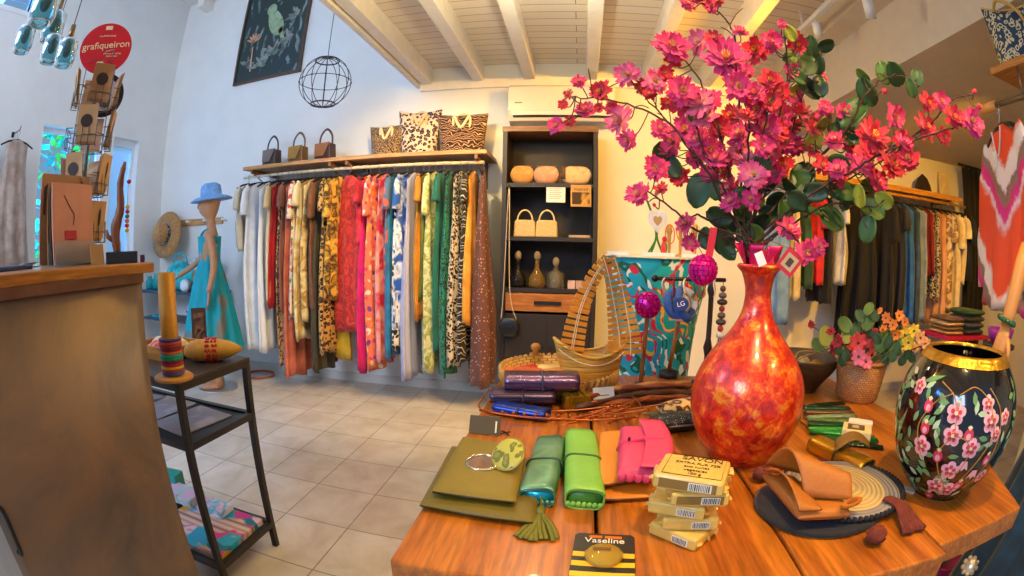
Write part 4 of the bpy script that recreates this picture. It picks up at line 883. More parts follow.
RACK2 = [
 (783, 324, .06, 'pale blue jeans hanging low at the start of the golden rail', 'plain', ['#7fa3c8', '#5f84ac'], [], '', 10),
 (797, 300, .05, 'cream top partly behind the flowers on the golden rail', 'plain', ['#e8d8b0', '#cbb884'], [], '', 0),
 (808, 288, .045, 'dark green top partly behind the flowers on the golden rail', 'plain', ['#2c5a3c', '#1c3c28'], [], '', 0),
 (819, 284, .05, 'bright red top hanging behind the flower branch ends', 'plain', ['#d81c24', '#a81018'], [], 'S', 0),
 (828, 304, .05, 'plain black short dress beside the bright red top', 'plain', ['#1c1c20', '#111114'], [], '', 6),
 (843, 284, .06, 'white and grey draped blouse on the golden rail', 'plain', ['#e4e4e6', '#a8a8b4'], [], 'S', -8),
 (866, 352, .10, 'wide black long dress with a small golden tag on the golden rail', 'plain', ['#15161a', '#0c0c10'], [], '', 35),
 (886, 345, .06, 'black long coat with white cuff stripes', 'plain', ['#1a1a22', '#101018'], [], 'S', 10),
 (899, 340, .05, 'charcoal striped long cardigan beside the black coat', 'stripe', ['#22222a', '#32323e'], [], 'S', 5),
 (909, 322, .05, 'bright denim blue long shirt', 'plain', ['#3c84e0', '#2460b8'], [], '', 5),
 (916, 325, .045, 'deeper slate blue long dress beside the denim shirt', 'plain', ['#3c5c88', '#2c4468'], [], '', 0),
 (923, 322, .045, 'light grey blue long dress beside the slate one', 'plain', ['#a8bcd8', '#8098b4'], [], '', 0),
 (930, 274, .045, 'dark red blouse on the golden rail', 'plain', ['#8c1424', '#6c0c18'], [], '', 0),
 (936, 300, .045, 'grey and black speckled blouse beside the dark red one', 'leopard', ['#c8bca4', '#2c2824', '#5c4c3c'], [1.5], '', 0),
 (942, 326, .045, 'peach orange long dress on the golden rail', 'plain', ['#ecb48c', '#d09468'], [], '', 0),
 (948, 312, .045, 'brown and cream patterned dress beside the peach one', 'blotch', ['#c8a880', '#8c6848', '#ecdcb8'], [2], 'S', 0),
 (954, 330, .05, 'cream yellow long blouse with wide sleeves', 'plain', ['#f6ecd0', '#dccca0'], [], 'S', 8),
 (960, 284, .045, 'pale butter blouse with short sleeves near the rail end', 'plain', ['#faf0d8', '#e0d0a8'], [], 'S', 8),
 (966, 280, .045, 'navy blue jacket, last garment on the golden rail', 'plain', ['#1c2c44', '#101c30'], [], 'S', 6)]
for i, d in enumerate(RACK2): hang_garment(*d, 40+i, y0=3.58, z0=zr-.065, group='garments on the golden rail', hproto=hang1)
p = ay_(866, 237, 3.35)
one('gold_tag', G().box((0, 0, 0), (.05, .004, .1)), solid('#c8902c', .4, .4), 'small golden tag hanging on the wide black dress', 'tag', (p.x, 3.36, p.z))
p = ay_(943, 172, 3.9)
t = thing('picture_frame', 'small pale framed notice standing on the golden shelf', 'picture frame', (p.x, 3.9, zr+.025))
obj('frame', G().box((0, 0, .14), (.17, .015, .28)), solid('#e8d8a8', .5), t, bev=.003); obj('print', G().box((0, -.009, .14), (.13, .003, .23)), fabric('blotch', ['#efe4c4', '#e0d0a4'], 1), t)
p = ay_(922, 172, 3.8)
one('felt_hat', G().lathe([(.0, .0), (.17, 0), (.172, .008), (.1, .02), (.09, .08), (.06, .15), (.005, .2)], n=28), solid('#2a1c18', .8), 'dark pointed felt hat on the golden shelf', 'hat', (p.x, 3.8, zr+.025))
# black fitting room curtain
g = G().sheet(lambda u, v: (.35*(u-.5), .035*math.sin(u*24), -v*2.15), 40, 6, .006)
t = thing('fitting_curtain', 'black curtain gathered on a short bar at the far right corner', 'curtain', (4.16, 3.66, 2.26))
obj('cloth', g, fabric('plain', ['#1c1a1c', '#121012'], 2), t); obj('bar', G().tube([(-.25, 0, .015), (.39, 0, .015)], .014, 10), solid('#2a2624', .4, .5), t)
for q in range(7): obj('ring', G().tube(arc((-.16+.055*q, 0, .008), .02, 0, 2*PI, 12, 'yz')[:-1], .003, 5, closed=True), solid('#2a2624', .4, .5), t)
# magenta low table with folded jeans, black stool
pt = ay_(955, 333, 3.0)
t = thing('low_table', 'low magenta table with folded clothes near the right corner', 'table', (pt.x+.02, 3.0, 0))
obj('table_top', G().bx(-.3, .3, -.2, .2, pt.z-.03, pt.z), solid('#b81c5c', .4), t, bev=.004)
for sx in (-1, 1):
    for sy in (-1, 1): obj('leg', G().box((sx*.27, sy*.17, (pt.z-.03)/2), (.03, .03, pt.z-.03)), solid('#241c20', .5), t)
for k, (c, lb) in enumerate((('#2c3c54', 'dark blue folded jeans, bottom of the pile on the magenta table'), ('#3c5070', 'mid blue folded jeans in the pile on the magenta table'), ('#26324a', 'navy folded jeans near the top of the pile'), ('#2c5c44', 'dark green folded cloth on top of the jeans pile'))):
    one('folded_jeans', G().pillow([(-.13, -.15, 0), (.13, -.15, 0), (.13, .15, 0), (-.13, .15, 0)], 0, .05, 8, 8, 8), fabric('plain', [c], 3, seed=k), lb, 'folded clothes', (pt.x+.15, 3.0, pt.z+.05*k), .05*k, group='folded pile on the magenta table')
for k in range(4):
    one('folded_shirt', G().pillow([(-.11, -.14, 0), (.11, -.14, 0), (.11, .14, 0), (-.11, .14, 0)], 0, .035, 8, 8, 8), fabric('plain', [('#c8a878', '#8c6c50', '#d8c4a0', '#6c5444')[k]], 3, seed=k), ('beige', 'brown', 'cream', 'dark brown')[k]+' folded top in the lower pile on the magenta table, '+('lowest', 'second', 'third', 'topmost')[k], 'folded clothes', (pt.x-.13, 3.0, pt.z+.035*k), 0, group='folded tops on the magenta table')
p = az_(950, 420, 0)
# ============================================================ near right: shelf stub, tote, orange tunic, mannequin
t = thing('side_shelf', 'wooden shelf at the upper right edge carrying a blue snakeskin tote', 'shelf', (1.79, .5, 2.0))
obj('board', G().bx(-.21, .21, -.9, .68, -.03, 0), wood('#a8641c', '#d89038', 'y'), t, bev=.003)
for y in (.45, -.4): obj('bracket', G().box((.19, y, -.12), (.02, .02, .2)).box((0, y, -.045), (.36, .02, .02)).tube([(.18, y, -.2), (-.12, y, -.05)], .008, 6), solid('#6a3c1c', .5, .3), t)
t = thing('side_rail', 'metal clothes rail with a round wooden end under the side shelf', 'rail', (1.60, .58, 1.86))
obj('rod', G().tube([(0, -.9, 0), (0, .62, 0)], .012, 12), solid('#8a8278', .3, .8), t); obj('end_knob', G().tube([(0, .62, 0), (0, .72, 0)], .02, 12), solid('#e8a04c', .5), t)
for y in (.45, -.4): obj('hanger_rod', G().tube([(0, y, .01), (0, y, .11)], .006, 6), solid('#8a8278', .3, .8), t)
p = ax_(1003, 60, 1.74)
t = thing('tote_bag', 'navy and cream snakeskin tote with a golden rim on the side shelf', 'tote bag', (1.72, 1.06, 2.001), math.radians(-62)); t.scale = (.8, .8, .84)
def tf(u, v, s): x = (u-.5)*.34*(.9+.15*v); return (x, s*(.08*(1-v)**.7*(1-(2*u-1)**4)+.005), .3*v+.035*v*(2*u-1)**2)
g = G().sheet(lambda u, v: tf(u, v, -1), 14, 10, .005).sheet(lambda u, v: tf(u, v, 1), 14, 10, .005).box((0, 0, .005), (.3, .14, .01))
obj('body', g, fabric('leopard', ['#20405c', '#d8d0a8', '#1a3048'], 1.0, .5), t)
obj('rim', G().tube([tf(i/14, 1, -1) for i in range(15)], .007, 8).tube([tf(i/14, 1, 1) for i in range(15)], .007, 8), solid('#d8b458', .4), t)
obj('strap', G().tube(smooth_path([(-.1, -.02, .3), (-.05, -.07, .33), (.06, -.09, .25), (.12, -.06, .1)], 6), .01, 8), solid('#c8a04c', .4), t)
# orange tie dye tunic
m, nt, b = nmat('tie_dye'); setp(b, .8); v = coords(nt, 1, loc=(0, 0, .02)); sp = nt.nodes.new('ShaderNodeSeparateXYZ'); L(nt, v, sp.inputs[0]); ns = noise(nt, v, 26, 3, .7)
ab = nt.nodes.new('ShaderNodeMath'); ab.operation = 'ABSOLUTE'; ad = nt.nodes.new('ShaderNodeMath'); ad.operation = 'ADD'; ad.inputs[1].default_value = .05; L(nt, sp.outputs[1], ad.inputs[0]); L(nt, ad.outputs[0], ab.inputs[0])
m1 = nt.nodes.new('ShaderNodeMath'); m1.operation = 'MULTIPLY_ADD'; L(nt, ab.outputs[0], m1.inputs[0]); m1.inputs[1].default_value = -.75; L(nt, sp.outputs[2], m1.inputs[2])
m2 = nt.nodes.new('ShaderNodeMath'); m2.operation = 'MULTIPLY_ADD'; L(nt, ns.outputs[0], m2.inputs[0]); m2.inputs[1].default_value = .07; L(nt, m1.outputs[0], m2.inputs[2])
m3 = nt.nodes.new('ShaderNodeMath'); m3.operation = 'MULTIPLY'; L(nt, m2.outputs[0], m3.inputs[0]); m3.inputs[1].default_value = -1/.46
m4 = nt.nodes.new('ShaderNodeMath'); m4.operation = 'FRACT'; L(nt, m3.outputs[0], m4.inputs[0])
L(nt, ramp(nt, m4.outputs[0], [(0, '#f2501c'), (.36, '#f04e18'), (.42, '#f6e6e0'), (.56, '#f4e4e0'), (.6, '#8a6a60'), (.68, '#9a7466'), (.72, '#e0287c'), (.8, '#e83888'), (.84, '#f4dce0'), (.92, '#f2501c')]), b.inputs['Base Color']); tie = m
pt_ = ax_(1001, 132, 1.60); tz = 1.845
t = thing('tunic', 'orange, white and pink tie dye tunic hanging under the side shelf', 'tunic', (1.60, pt_.y, tz), math.radians(-28))
gt = garment_g(.62, sh=.19, hem=.24, th=.025, tb=.05, nf=8, amp=.25, seed=91, sleeve=None, slope=.05)
obj('gown', gt, tie, t)
def slv(sd):
    path = [(0, sd*.165, -.12), (-.005, sd*.215, -.2), (-.01, sd*.25, -.42), (0, sd*.24, -.66)]
    return G().tube(smooth_path(path, 5), [.04]+[.055]*5+[.075]*5+[.095]*5, 20, flat=.35, up=(1, 0, 0))
obj('sleeve', slv(1), tie, t); obj('sleeve', slv(-1), tie, t)
obj('neckline', G().tube(smooth_path([(-.026, -.055, -.08), (-.03, -.03, -.15), (-.03, 0, -.18), (-.03, .03, -.15), (-.026, .055, -.08)], 5), .004, 6), solid('#f0e4dc', .7), t)
obj('label_tag', G().box((-.035, .03, -.19), (.003, .045, .06)), solid('#f4f0e8', .6), t); obj('collar_tag', G().box((-.02, 0, -.082), (.012, .035, .014)), solid('#1c1412', .6), t)
hanger_at((1.60, pt_.y, tz+.012), math.radians(-28), hang0, 'grey black hanger carrying the orange tie dye tunic', 'hangers on the side rail')
# mannequin at the right edge: arm with bracelet, navy skirt
MX_, MY_ = 1.44, .62
t = thing('mannequin', 'tan shop mannequin at the right edge in a deep navy teal skirt', 'mannequin', (MX_, MY_, 0), math.radians(0))
g = G()
g.rings(rings_body([(0, 0, .95, .09, .14), (0, 0, 1.05, .075, .115), (-.01, 0, 1.15, .09, .13), (0, 0, 1.27, .085, .165), (.005, 0, 1.36, .06, .165), (.01, 0, 1.395, .045, .09), (.01, 0, 1.42, .038, .04), (0, 0, 1.49, .037, .037),
    (-.012, 0, 1.515, .062, .05), (-.018, 0, 1.55, .08, .06), (-.015, 0, 1.60, .09, .069), (-.01, 0, 1.65, .093, .072), (0, 0, 1.70, .082, .065), (0, 0, 1.735, .04, .035)]))
g.ell((-.098, 0, 1.595), (.02, .012, .028), 8, 6)
for s in (-1, 1):
    g.rings(rings_body([(.02, s*.07, .035, .04, .035), (.015, s*.07, .1, .032, .03), (.02, s*.075, .3, .05, .045), (.01, s*.075, .5, .045, .045), (0, s*.075, .75, .075, .07), (0, s*.07, .98, .085, .08)], 14))
    g.ell((-.05, s*.07, .035), (.11, .038, .03), 10, 6)
tan = solid('#d09048', .45, var=.05)
obj('body', g, tan, t)
wr = ad_(1006, 326, 1.42)-Vector((MX_, MY_, 0)); el = ad_(1027, 250, 1.46)-Vector((MX_, MY_, 0))
obj('arm', arm_g([(0, .165, 1.345), (-.06, .22, 1.30), tuple(el), tuple(wr)], (.038, .02), (-.25, .1, -1), 1), tan, t)
obj('arm', arm_g([(0, -.165, 1.345), (.0, -.21, 1.2), (-.02, -.23, 1.07), (-.06, -.24, .88)], (.038, .022), (-.1, 0, -1), -1), tan, t)
sk = G(); rs = []
for k in range(22):
    s = k/21; z = 1.08-s*1.03; r1 = .085+.2*s**.8; r2 = .125+.2*s**.8
    rs.append([Vector((r1*(1+.1*min(1, s*2)*math.sin(13*a+s*2))*math.cos(a), r2*(1+.1*min(1, s*2)*math.sin(13*a+s*2))*math.sin(a), z)) for a in [2*PI*j/78 for j in range(78)]])
sk.rings(rs, 0, True, False)
obj('long_skirt', sk, fabric('plain', ['#12384c', '#0a2434'], 1.5), t)
obj('top', G().rings(rings_body([(0, 0, 1.07, .082, .13), (-.01, 0, 1.15, .096, .136), (0, 0, 1.27, .091, .15), (.005, 0, 1.33, .07, .13)], 28)), fabric('plain', ['#12384c', '#0a2434'], 1.5), t)
bd = G(); wv = Vector(wr)+Vector((MX_, MY_, 0))
for k in range(16):
    a = 2*PI*k/16; bd.ell((.027*math.cos(a), .027*math.sin(a), .004*math.sin(a)), (.0075,)*3, 8, 6)
one('beaded_bracelet', bd, solid('#1f5a3c', .25), 'dark green beaded bracelet on the wrist of the mannequin at the right edge', 'bracelet', tuple(wv+Vector((0.001, 0, .014))), rot=(.1, .2, 0))
g = G()
for k in range(9):
    a = 2*PI*k/9; g.ell((.028*math.cos(a), .028*math.sin(a), .012), (.009, .009, .009), 8, 6)
g.lathe([(0, 0), (.03, 0), (.026, .014), (0, .018)], n=18)
for q in range(60, 300):
    pb = ad_(970, 566, q*.01)
    zz = (1.08-pb.z)/1.03
    if 0 < zz < 1 and ((pb.x-MX_)/(.085+.2*zz**.8))**2+((pb.y-MY_)/(.125+.2*zz**.8))**2 < 1.2: break
g = G()
for k in range(9):
    a = 2*PI*k/9; g.ell((.026*math.cos(a), .026*math.sin(a), .004), (.009, .009, .009), 8, 6)
g.ell((0, 0, 0), (.028, .028, .012), 18, 8)
one('pearl_brooch', g, solid('#c8b89c', .25, .5), 'pearl and metal flower brooch low on the navy skirt', 'brooch', tuple(pb), rot=tuple((CO-pb).to_track_quat('Z', 'Y').to_euler()))
# purple bowl on a thin pedestal behind the painted vase
pb = ad_(1000, 337, 1.62)
t = thing('pedestal', 'thin dark pedestal behind the painted black vase', 'pedestal', (pb.x, pb.y, 0))
obj('column', G().cyl((0, 0, .02), (0, 0, pb.z-.03), .03), solid('#241c1c', .5), t); obj('foot', G().cyl((0, 0, 0), (0, 0, .02), .12, n=28), solid('#241c1c', .5), t); obj('plate', G().cyl((0, 0, pb.z-.03), (0, 0, pb.z-.02), .06, n=24), solid('#241c1c', .5), t)
one('purple_bowl', G().lathe([(0, 0), (.03, 0), (.045, .02), (.052, .045), (.048, .045), (.04, .022), (0, .008)], n=28, cap=False), solid('#8c1c8c', .3), 'small purple bowl between the painted vase and the tie dye tunic', 'bowl', (pb.x, pb.y, pb.z-.02))
# pot under the table corner
pp = az_(934, 552, 0)
pp = ad_(936, 553, 1.05)
# ceiling spots on a track
wp_ = solid('#f4f2ee', .35, var=.02)
q0, q1 = az_(808, 4, 2.6), az_(880, 2, 2.6)
t = thing('lighting_track', 'thin white ceiling track carrying two cylinder spotlights', 'lighting track', (1.45, 1.9, 2.69))
obj('rail', G().box((0, -.4, 0), (.03, 2.9, .03)).box((0, -.9, .07), (.02, .02, .12)).box((0, .7, .07), (.02, .02, .12)), wp_, t)
for px, py, lb in ((814, 12, 'white cylinder spotlight on the track, nearer the flowers'), (869, 8, 'white cylinder spotlight on the track, nearer the right edge')):
    d = ray(px, py); p = CO+d*((1.45-.0)/d.x)
    p.z = min(p.z, 2.6); t = thing('spotlight', lb, 'spotlight', (1.45, p.y, p.z), group='cylinder spotlights on the track')
    obj('housing', G().lathe([(.0, -.05), (.022, -.05), (.03, -.055), (.03, .045), (.0, .05)], n=24), wp_, t); obj('lens', G().cyl((0, 0, -.052), (0, 0, -.049), .02), solid('#fff0d0', .3, emit=1.5, var=0), t)
    t.children[0].rotation_euler = t.children[1].rotation_euler = (math.radians(18), math.radians(-14), 0)
    obj('stem', G().tube([(0, 0, .02), (0, 0, max(.06, 2.69-p.z))], .006, 8), wp_, t)
d = ray(738, 3); p = CO+d*((2.66-CAM_H)/d.z)
t = thing('ceiling_bulb', 'small glowing round ceiling lamp between the beams above the flowers', 'ceiling lamp', (p.x, p.y, 2.82))
obj('rose', G().cyl((0, 0, -.03), (0, 0, 0), .04), wp_, t); obj('globe', G().ell((0, 0, -.065), (.04,)*3, 16, 10), solid('#ffc860', .3, emit=4, var=0), t)
# ============================================================ the wooden table
TZ = .80
oak = wood('#9c4c0c', '#d47e22', 'y', .9, .34, .25)
t = thing('display_table', 'thick orange brown plank table covered with bags and vases', 'table', (.35, 1.1, 0))
def board(poly): return G().prism([(x-.35, y-1.1) for x, y in poly], .052, Matrix.Translation((0, 0, TZ-.026)))
obj('board', board([(-.245, .545), (.052, .53), (.052, 1.7), (-.245, 1.7)]), oak, t, bev=.005)
obj('board', board([(.058, .49), (.362, .485), (.362, 1.7), (.058, 1.7)]), oak, t, bev=.005)
obj('board', board([(.368, .485), (.652, .475), (.652, 1.7), (.368, 1.7)]), oak, t, bev=.005)
obj('board', board([(.658, .505), (.955, .515), (1.075, .785), (1.01, 1.25), (1.0, 1.7), (.658, 1.7)]), oak, t, bev=.005)
ir = solid('#2a2522', .5, .5)
obj('seam_shade_strip', G().bx(.052-.03-.35, .058+.03-.35, .56-1.1, .55, .735, .747).bx(.362-.03-.35, .368+.03-.35, .56-1.1, .55, .735, .747).bx(.652-.03-.35, .658+.03-.35, .56-1.1, .55, .735, .747), solid('#3a2210', .6), t)  # dark strips added so no bright floor shows through the board seams
for x in (-.12, .85):
    for y in (.72, 1.55): obj('leg', G().box((x-.35, y-1.1, .374), (.06, .06, .748)), ir, t, bev=.003)
obj('apron', G().bx(-.12-.35, .85-.35, .72-1.1-.02, .72-1.1+.02, .69, .745).bx(-.12-.35, .85-.35, 1.55-1.1-.02, 1.55-1.1+.02, .69, .745), ir, t) if False else None
def T(px, py, z=TZ): return az_(px, py, z)
def C4(*pts, z=TZ): return [T(px, py, z) for px, py in pts]
def loc4(cs):
    c = sum(cs, Vector())/4; return c, [q-c for q in cs]
def leath(h, rough=.5, seed=0): return solid(h, rough, .0, var=.1, ns=9, bs=(120, .25))
# ---- red vase
m, nt, b = nmat('lacquer_flakes'); setp(b, .28, .25, Coat_Weight=.5); v = coords(nt); n = noise(nt, v, 9, 5, .7, 1.2)
vo = nt.nodes.new('ShaderNodeTexVoronoi'); vo.inputs['Scale'].default_value = 26; L(nt, n.outputs['Color'], vo.inputs['Vector'])
n2 = noise(nt, v, 30, 5, .8, .4); vf = nt.nodes.new('ShaderNodeTexVoronoi'); vf.inputs['Scale'].default_value = 55; ml = nt.nodes.new('ShaderNodeVectorMath'); ml.operation = 'MULTIPLY_ADD'; L(nt, n2.outputs['Color'], ml.inputs[0]); ml.inputs[1].default_value = (.03,)*3; L(nt, v, ml.inputs[2]); L(nt, ml.outputs[0], vf.inputs['Vector']); sv = nt.nodes.new('ShaderNodeSeparateColor'); L(nt, vf.outputs['Color'], sv.inputs[0])
fm = nt.nodes.new('ShaderNodeMath'); fm.operation = 'MULTIPLY_ADD'; L(nt, sv.outputs[0], fm.inputs[0]); fm.inputs[1].default_value = .16; fs_ = nt.nodes.new('ShaderNodeMath'); fs_.operation = 'SUBTRACT'; L(nt, n2.outputs[0], fs_.inputs[0]); fs_.inputs[1].default_value = .08; L(nt, fs_.outputs[0], fm.inputs[2])
c1 = ramp(nt, fm.outputs[0], [(.34, '#7c0810'), (.43, '#c8140f'), (.5, '#e42c12'), (.56, '#f06414'), (.64, '#f8a020'), (.7, '#f8c040')])
c2 = ramp(nt, n.outputs[0], [(.35, '#b01014'), (.6, '#f05014')]); L(nt, mixc(nt, .35, c1, c2), b.inputs['Base Color']); bump(nt, b, n2.outputs[0], .25, .003)
VC = T(748, 470)+Vector((0, .075, 0)); VC = Vector((.392, .985, TZ))
prof = [(0, 0), (.066, 0), (.076, .008), (.108, .05), (.127, .1), (.131, .145), (.122, .19), (.098, .235), (.063, .278), (.04, .315), (.031, .345), (.03, .375), (.037, .405), (.046, .417), (.05, .423), (.046, .428), (.035, .423), (.026, .39), (.0, .385)]
def smoothprof(pr, n=4):
    return [(max(0, q.x), q.y) for q in smooth_path([(a, b_, 0) for a, b_ in pr], n)]
one('red_vase', G().lathe(smoothprof(prof), n=56, cap=False), m, 'large red and orange flaked bottle vase holding the pink blossom branches', 'vase', tuple(VC))
# ---- black painted vase
BC = Vector((.80, .70, TZ))
bl = solid('#0e0c0e', .12, .0, var=0, coat=1)
bp = [(0, 0), (.062, 0), (.07, .006), (.108, .045), (.136, .095), (.15, .15), (.15, .19), (.139, .232), (.12, .264), (.104, .284), (.098, .292), (.093, .293), (.095, .283), (.112, .255), (.132, .2), (.132, .12), (.06, .012), (0, .01)]
bps = smoothprof(bp, 3)
t = thing('painted_vase', 'big black vase painted with pink blossoms under a golden rim', 'vase', tuple(BC))
obj('body', G().lathe(bps, n=64, cap=False), bl, t)
def vr(z):
    for a, b_ in zip(bps, bps[1:]):
        if a[1] <= z <= b_[1] and b_[1] > a[1]: return a[0]+(b_[0]-a[0])*(z-a[1])/(b_[1]-a[1])
    return .1
gr = G()
rim = [(vr(z)+.002, z) for z in (.277, .281, .285, .289)]+[(.098, .2945), (.091, .2945), (.091, .288)]
gr.lathe(rim, n=64, cap=False)
obj('gold_rim', gr, solid('#c8962c', .3, .8, var=.3, ns=60, bs=(90, .8)), t)
def vp(a, z, off=.0015):
    r = vr(z)+off; return Vector((r*math.cos(a), r*math.sin(a), z))
def decal(g, a, z, poly, off=.0015, mi=0):
    """fan polygon laid on the vase, poly in metres around (a,z)"""
    r = vr(z); c = vp(a, z, off); pts = [vp(a+x/r, z+y, off) for x, y in poly]; k = len(pts)
    g.add([c]+pts, [(0, 1+i, 1+(i+1) % k) for i in range(k)], mi, True)
a0 = math.atan2(-BC.y, -BC.x)      # towards the camera
fl_p = G(); fl_c = lf = vn = fl_p
FL = [(-.62, .232, 'b'), (-.38, .205, 'o'), (.0, .205, 'B'), (.02, .165, 'B'), (.42, .225, 'b'), (.50, .195, 'B'), (-.35, .165, 'o'), (-.35, .13, 'B'), (.22, .17, 'o'), (.30, .145, 'B'), (-.1, .12, 'o'), (.12, .095, 'B'), (.28, .11, 't'), (.36, .06, 'o'), (-.02, .05, 'B'), (.22, .045, 'B'), (.62, .17, 'b'), (.62, .12, 'o'), (-.12, .015, 'o'), (.5, .09, 't'), (.75, .20, 'b'), (.72, .08, 'b')]
rnd = random.Random(12)
for da, z, k in FL:
    a = a0+da*1.15; R_0 = {'B': .02, 'b': .015, 'o': .011, 't': .014}[k]
    if k in 'Bb':
        for q in range(5):
            th = 2*PI*q/5+.3; cx, cy = R_0*.62*math.cos(th), R_0*.62*math.sin(th)
            decal(fl_p, a, z, [(cx+R_0*.47*math.cos(w), cy+R_0*.47*math.sin(w)) for w in [2*PI*i/10 for i in range(10)]], .002, 0)
            decal(fl_p, a, z, [(cx*.7+R_0*.22*math.cos(w), cy*.7+R_0*.22*math.sin(w)) for w in [2*PI*i/8 for i in range(8)]], .0024, 1)
        decal(fl_c, a, z, [(R_0*.2*math.cos(w), R_0*.2*math.sin(w)) for w in [2*PI*i/8 for i in range(8)]], .0028, 2)
    elif k == 'o':
        decal(fl_p, a, z, [(R_0*math.cos(w), R_0*1.15*math.sin(w)) for w in [2*PI*i/12 for i in range(12)]], .002, 1)
        decal(fl_p, a, z, [(R_0*.5*math.cos(w), R_0*.6*math.sin(w)-.003) for w in [2*PI*i/10 for i in range(10)]], .0024, 0)
        decal(fl_c, a, z+R_0*1.1, [(-.006, .002), (0, -.004), (.006, .002), (0, .006)], .0024, 2)
    else:
        decal(fl_p, a, z, [(-R_0, -R_0*.9), (-R_0*.3, -R_0*.5), (0, -R_0), (R_0*.4, -R_0*.5), (R_0, -R_0*.8), (R_0*.5, R_0*.6), (-R_0*.4, R_0*.6)], .002, 0)
for k in range(120):
    a = a0+rnd.uniform(-1.25, 1.3); z = rnd.uniform(.02, .255); th = rnd.uniform(0, 6.28); l, w = .0125, .005
    if any(abs((f[0]*1.15+a0-a)*.12) < .017 and abs(f[1]-z) < .016 for f in FL): continue
    dx, dy = math.cos(th), math.sin(th)
    decal(lf, a, z, [(-l*dx, -l*dy), (-.3*l*dx-w*dy, -.3*l*dy+w*dx), (.4*l*dx-w*dy, .4*l*dy+w*dx), (l*dx, l*dy), (.4*l*dx+w*dy, .4*l*dy-w*dx), (-.3*l*dx+w*dy, -.3*l*dy-w*dx)], .0018, 4 if k % 3 == 0 else 3)
for da, z, th, l in ((-.95, .225, .5, .032), (-.9, .15, 1.2, .04), (-.95, .05, -.6, .04), (-.5, .25, .4, .028), (-1.1, .19, 1.3, .035), (-.75, .02, -.4, .03)):
    dx, dy = math.cos(th), math.sin(th); w = l*.25; decal(lf, a0+da, z, [(-l*dx, -l*dy), (-.2*l*dx-w*dy, -.2*l*dy+w*dx), (l*dx, l*dy), (-.1*l*dx+w*dy*.6, -.1*l*dy-w*dx*.6)], .0021, 3)
for pts in ([(-.3, .25), (-.1, .235), (.0, .21), (.05, .17), (.2, .16), (.3, .14), (.25, .1), (.12, .08), (.0, .05)], [(.0, .235), (.2, .25), (.4, .235), (.5, .21), (.58, .17), (.5, .13), (.36, .08), (.3, .05)],
            [(-.1, .235), (-.3, .215), (-.45, .17), (-.4, .13), (-.25, .09)], [(.05, .17), (-.1, .13), (-.05, .09), (.1, .06), (.2, .03)], [(.45, .25), (.65, .21), (.7, .14), (.62, .08), (.5, .05)]):
    path = [vp(a0+q.x*1.15, q.y, .0012) for q in smooth_path([(a, z, 0) for a, z in pts], 6)]
    vn.tube(path, .0014, 6, 5)
obj('painted_blossoms', fl_p, [solid('#f4b0b0', .35, var=.1), solid('#d83850', .35, var=.1), solid('#f4dc9c', .4), solid('#6f9a5c', .35, var=.2), solid('#b8cca0', .35, var=.2), solid('#b8802c', .35, var=.1)], t)
# ---- olive pouches, tassel, mirror
def pouch(corners, z, h, mat, name, label, cat, group=None, zip_=None, zproj=None, seed=0, p=7):
    cs = C4(*corners, z=(zproj if zproj is not None else z+h*.5)); c, rel = loc4(cs)
    t = thing(name, label, cat, (c.x, c.y, z), group=group)
    obj('body', G().pillow([(r.x, r.y, 0) for r in rel], 0, h, 14, 14, p, wob=.0015, seed=seed), mat, t)
    if zip_:
        a, b_ = rel[0], rel[1]; obj('zip_seam', G().tube([(a.x*.97, a.y*.985, h*.5), (b_.x*.97, b_.y*.985, h*.5)], .0022, 6), solid(zip_, .5, .2), t)
    return t
ol = leath('#7c6a1c'); 
pouch([(419, 506), (535, 524), (543, 462), (452, 446)], TZ, .022, leath('#6c5c18'), 'leather_pouch', 'olive green leather pouch, lower of the two at the table corner', 'pouch', 'olive pouches', '#3c3410', seed=1)
pouch([(431, 492), (516, 503), (526, 449), (463, 437)], TZ+.022, .022, ol, 'leather_pouch', 'olive green leather pouch with dark spots, upper of the two under the mirror', 'pouch', 'olive pouches', '#3c3410', seed=2)
g = G(); rnd = random.Random(3); tp = T(540, 517)
for k in range(9):
    a = -PI*.5+(k-4)*.11; l = .075+.01*rnd.random(); bx_, by_ = math.cos(a), math.sin(a)
    P = [(tp.x, tp.y, TZ+.008), (tp.x+bx_*l*.5+.004*math.sin(k), tp.y+by_*l*.5, TZ+.007+.002*(k % 3)), (tp.x+bx_*l*1.0, tp.y+by_*l, TZ+.004)]
    g.tube(smooth_path(P, 4), .0042, 6, flat=.5)
g.tube([(tp.x, tp.y+.014, TZ+.009), (tp.x, tp.y-.006, TZ+.008)], .008, 10); g.tube(smooth_path([(tp.x, tp.y+.012, TZ+.012), (tp.x-.002, tp.y+.035, TZ+.02), (tp.x-.015, tp.y+.05, TZ+.022)], 4), .0015, 6)
one('leather_tassel', g, solid('#6c6a1c', .6), 'olive leather tassel lying in front of the green wallets', 'tassel')
c = T(483, 463, TZ+.045)
t = thing('pocket_mirror', 'round silver rimmed pocket mirror lying on the upper olive pouch', 'mirror', (c.x, c.y, TZ+.0445), rot=(math.radians(3), 0, 0))
obj('rim', G().tube(arc((0, 0, .002), .031, 0, 2*PI, 40, 'xy')[:-1], .0028, 8, closed=True), solid('#c8c4b0', .2, .9, var=.05), t); obj('glass', G().cyl((0, 0, .0005), (0, 0, .002), .029, n=40), solid('#d0b0a0', .08, .9, var=0), t)
c = T(508, 458, TZ+.06)
t = thing('mirror_case', 'leaf spotted yellow green round case leaning beside the pocket mirror', 'case', (c.x, c.y, TZ+.068), rot=(math.radians(22), math.radians(-38), .3))
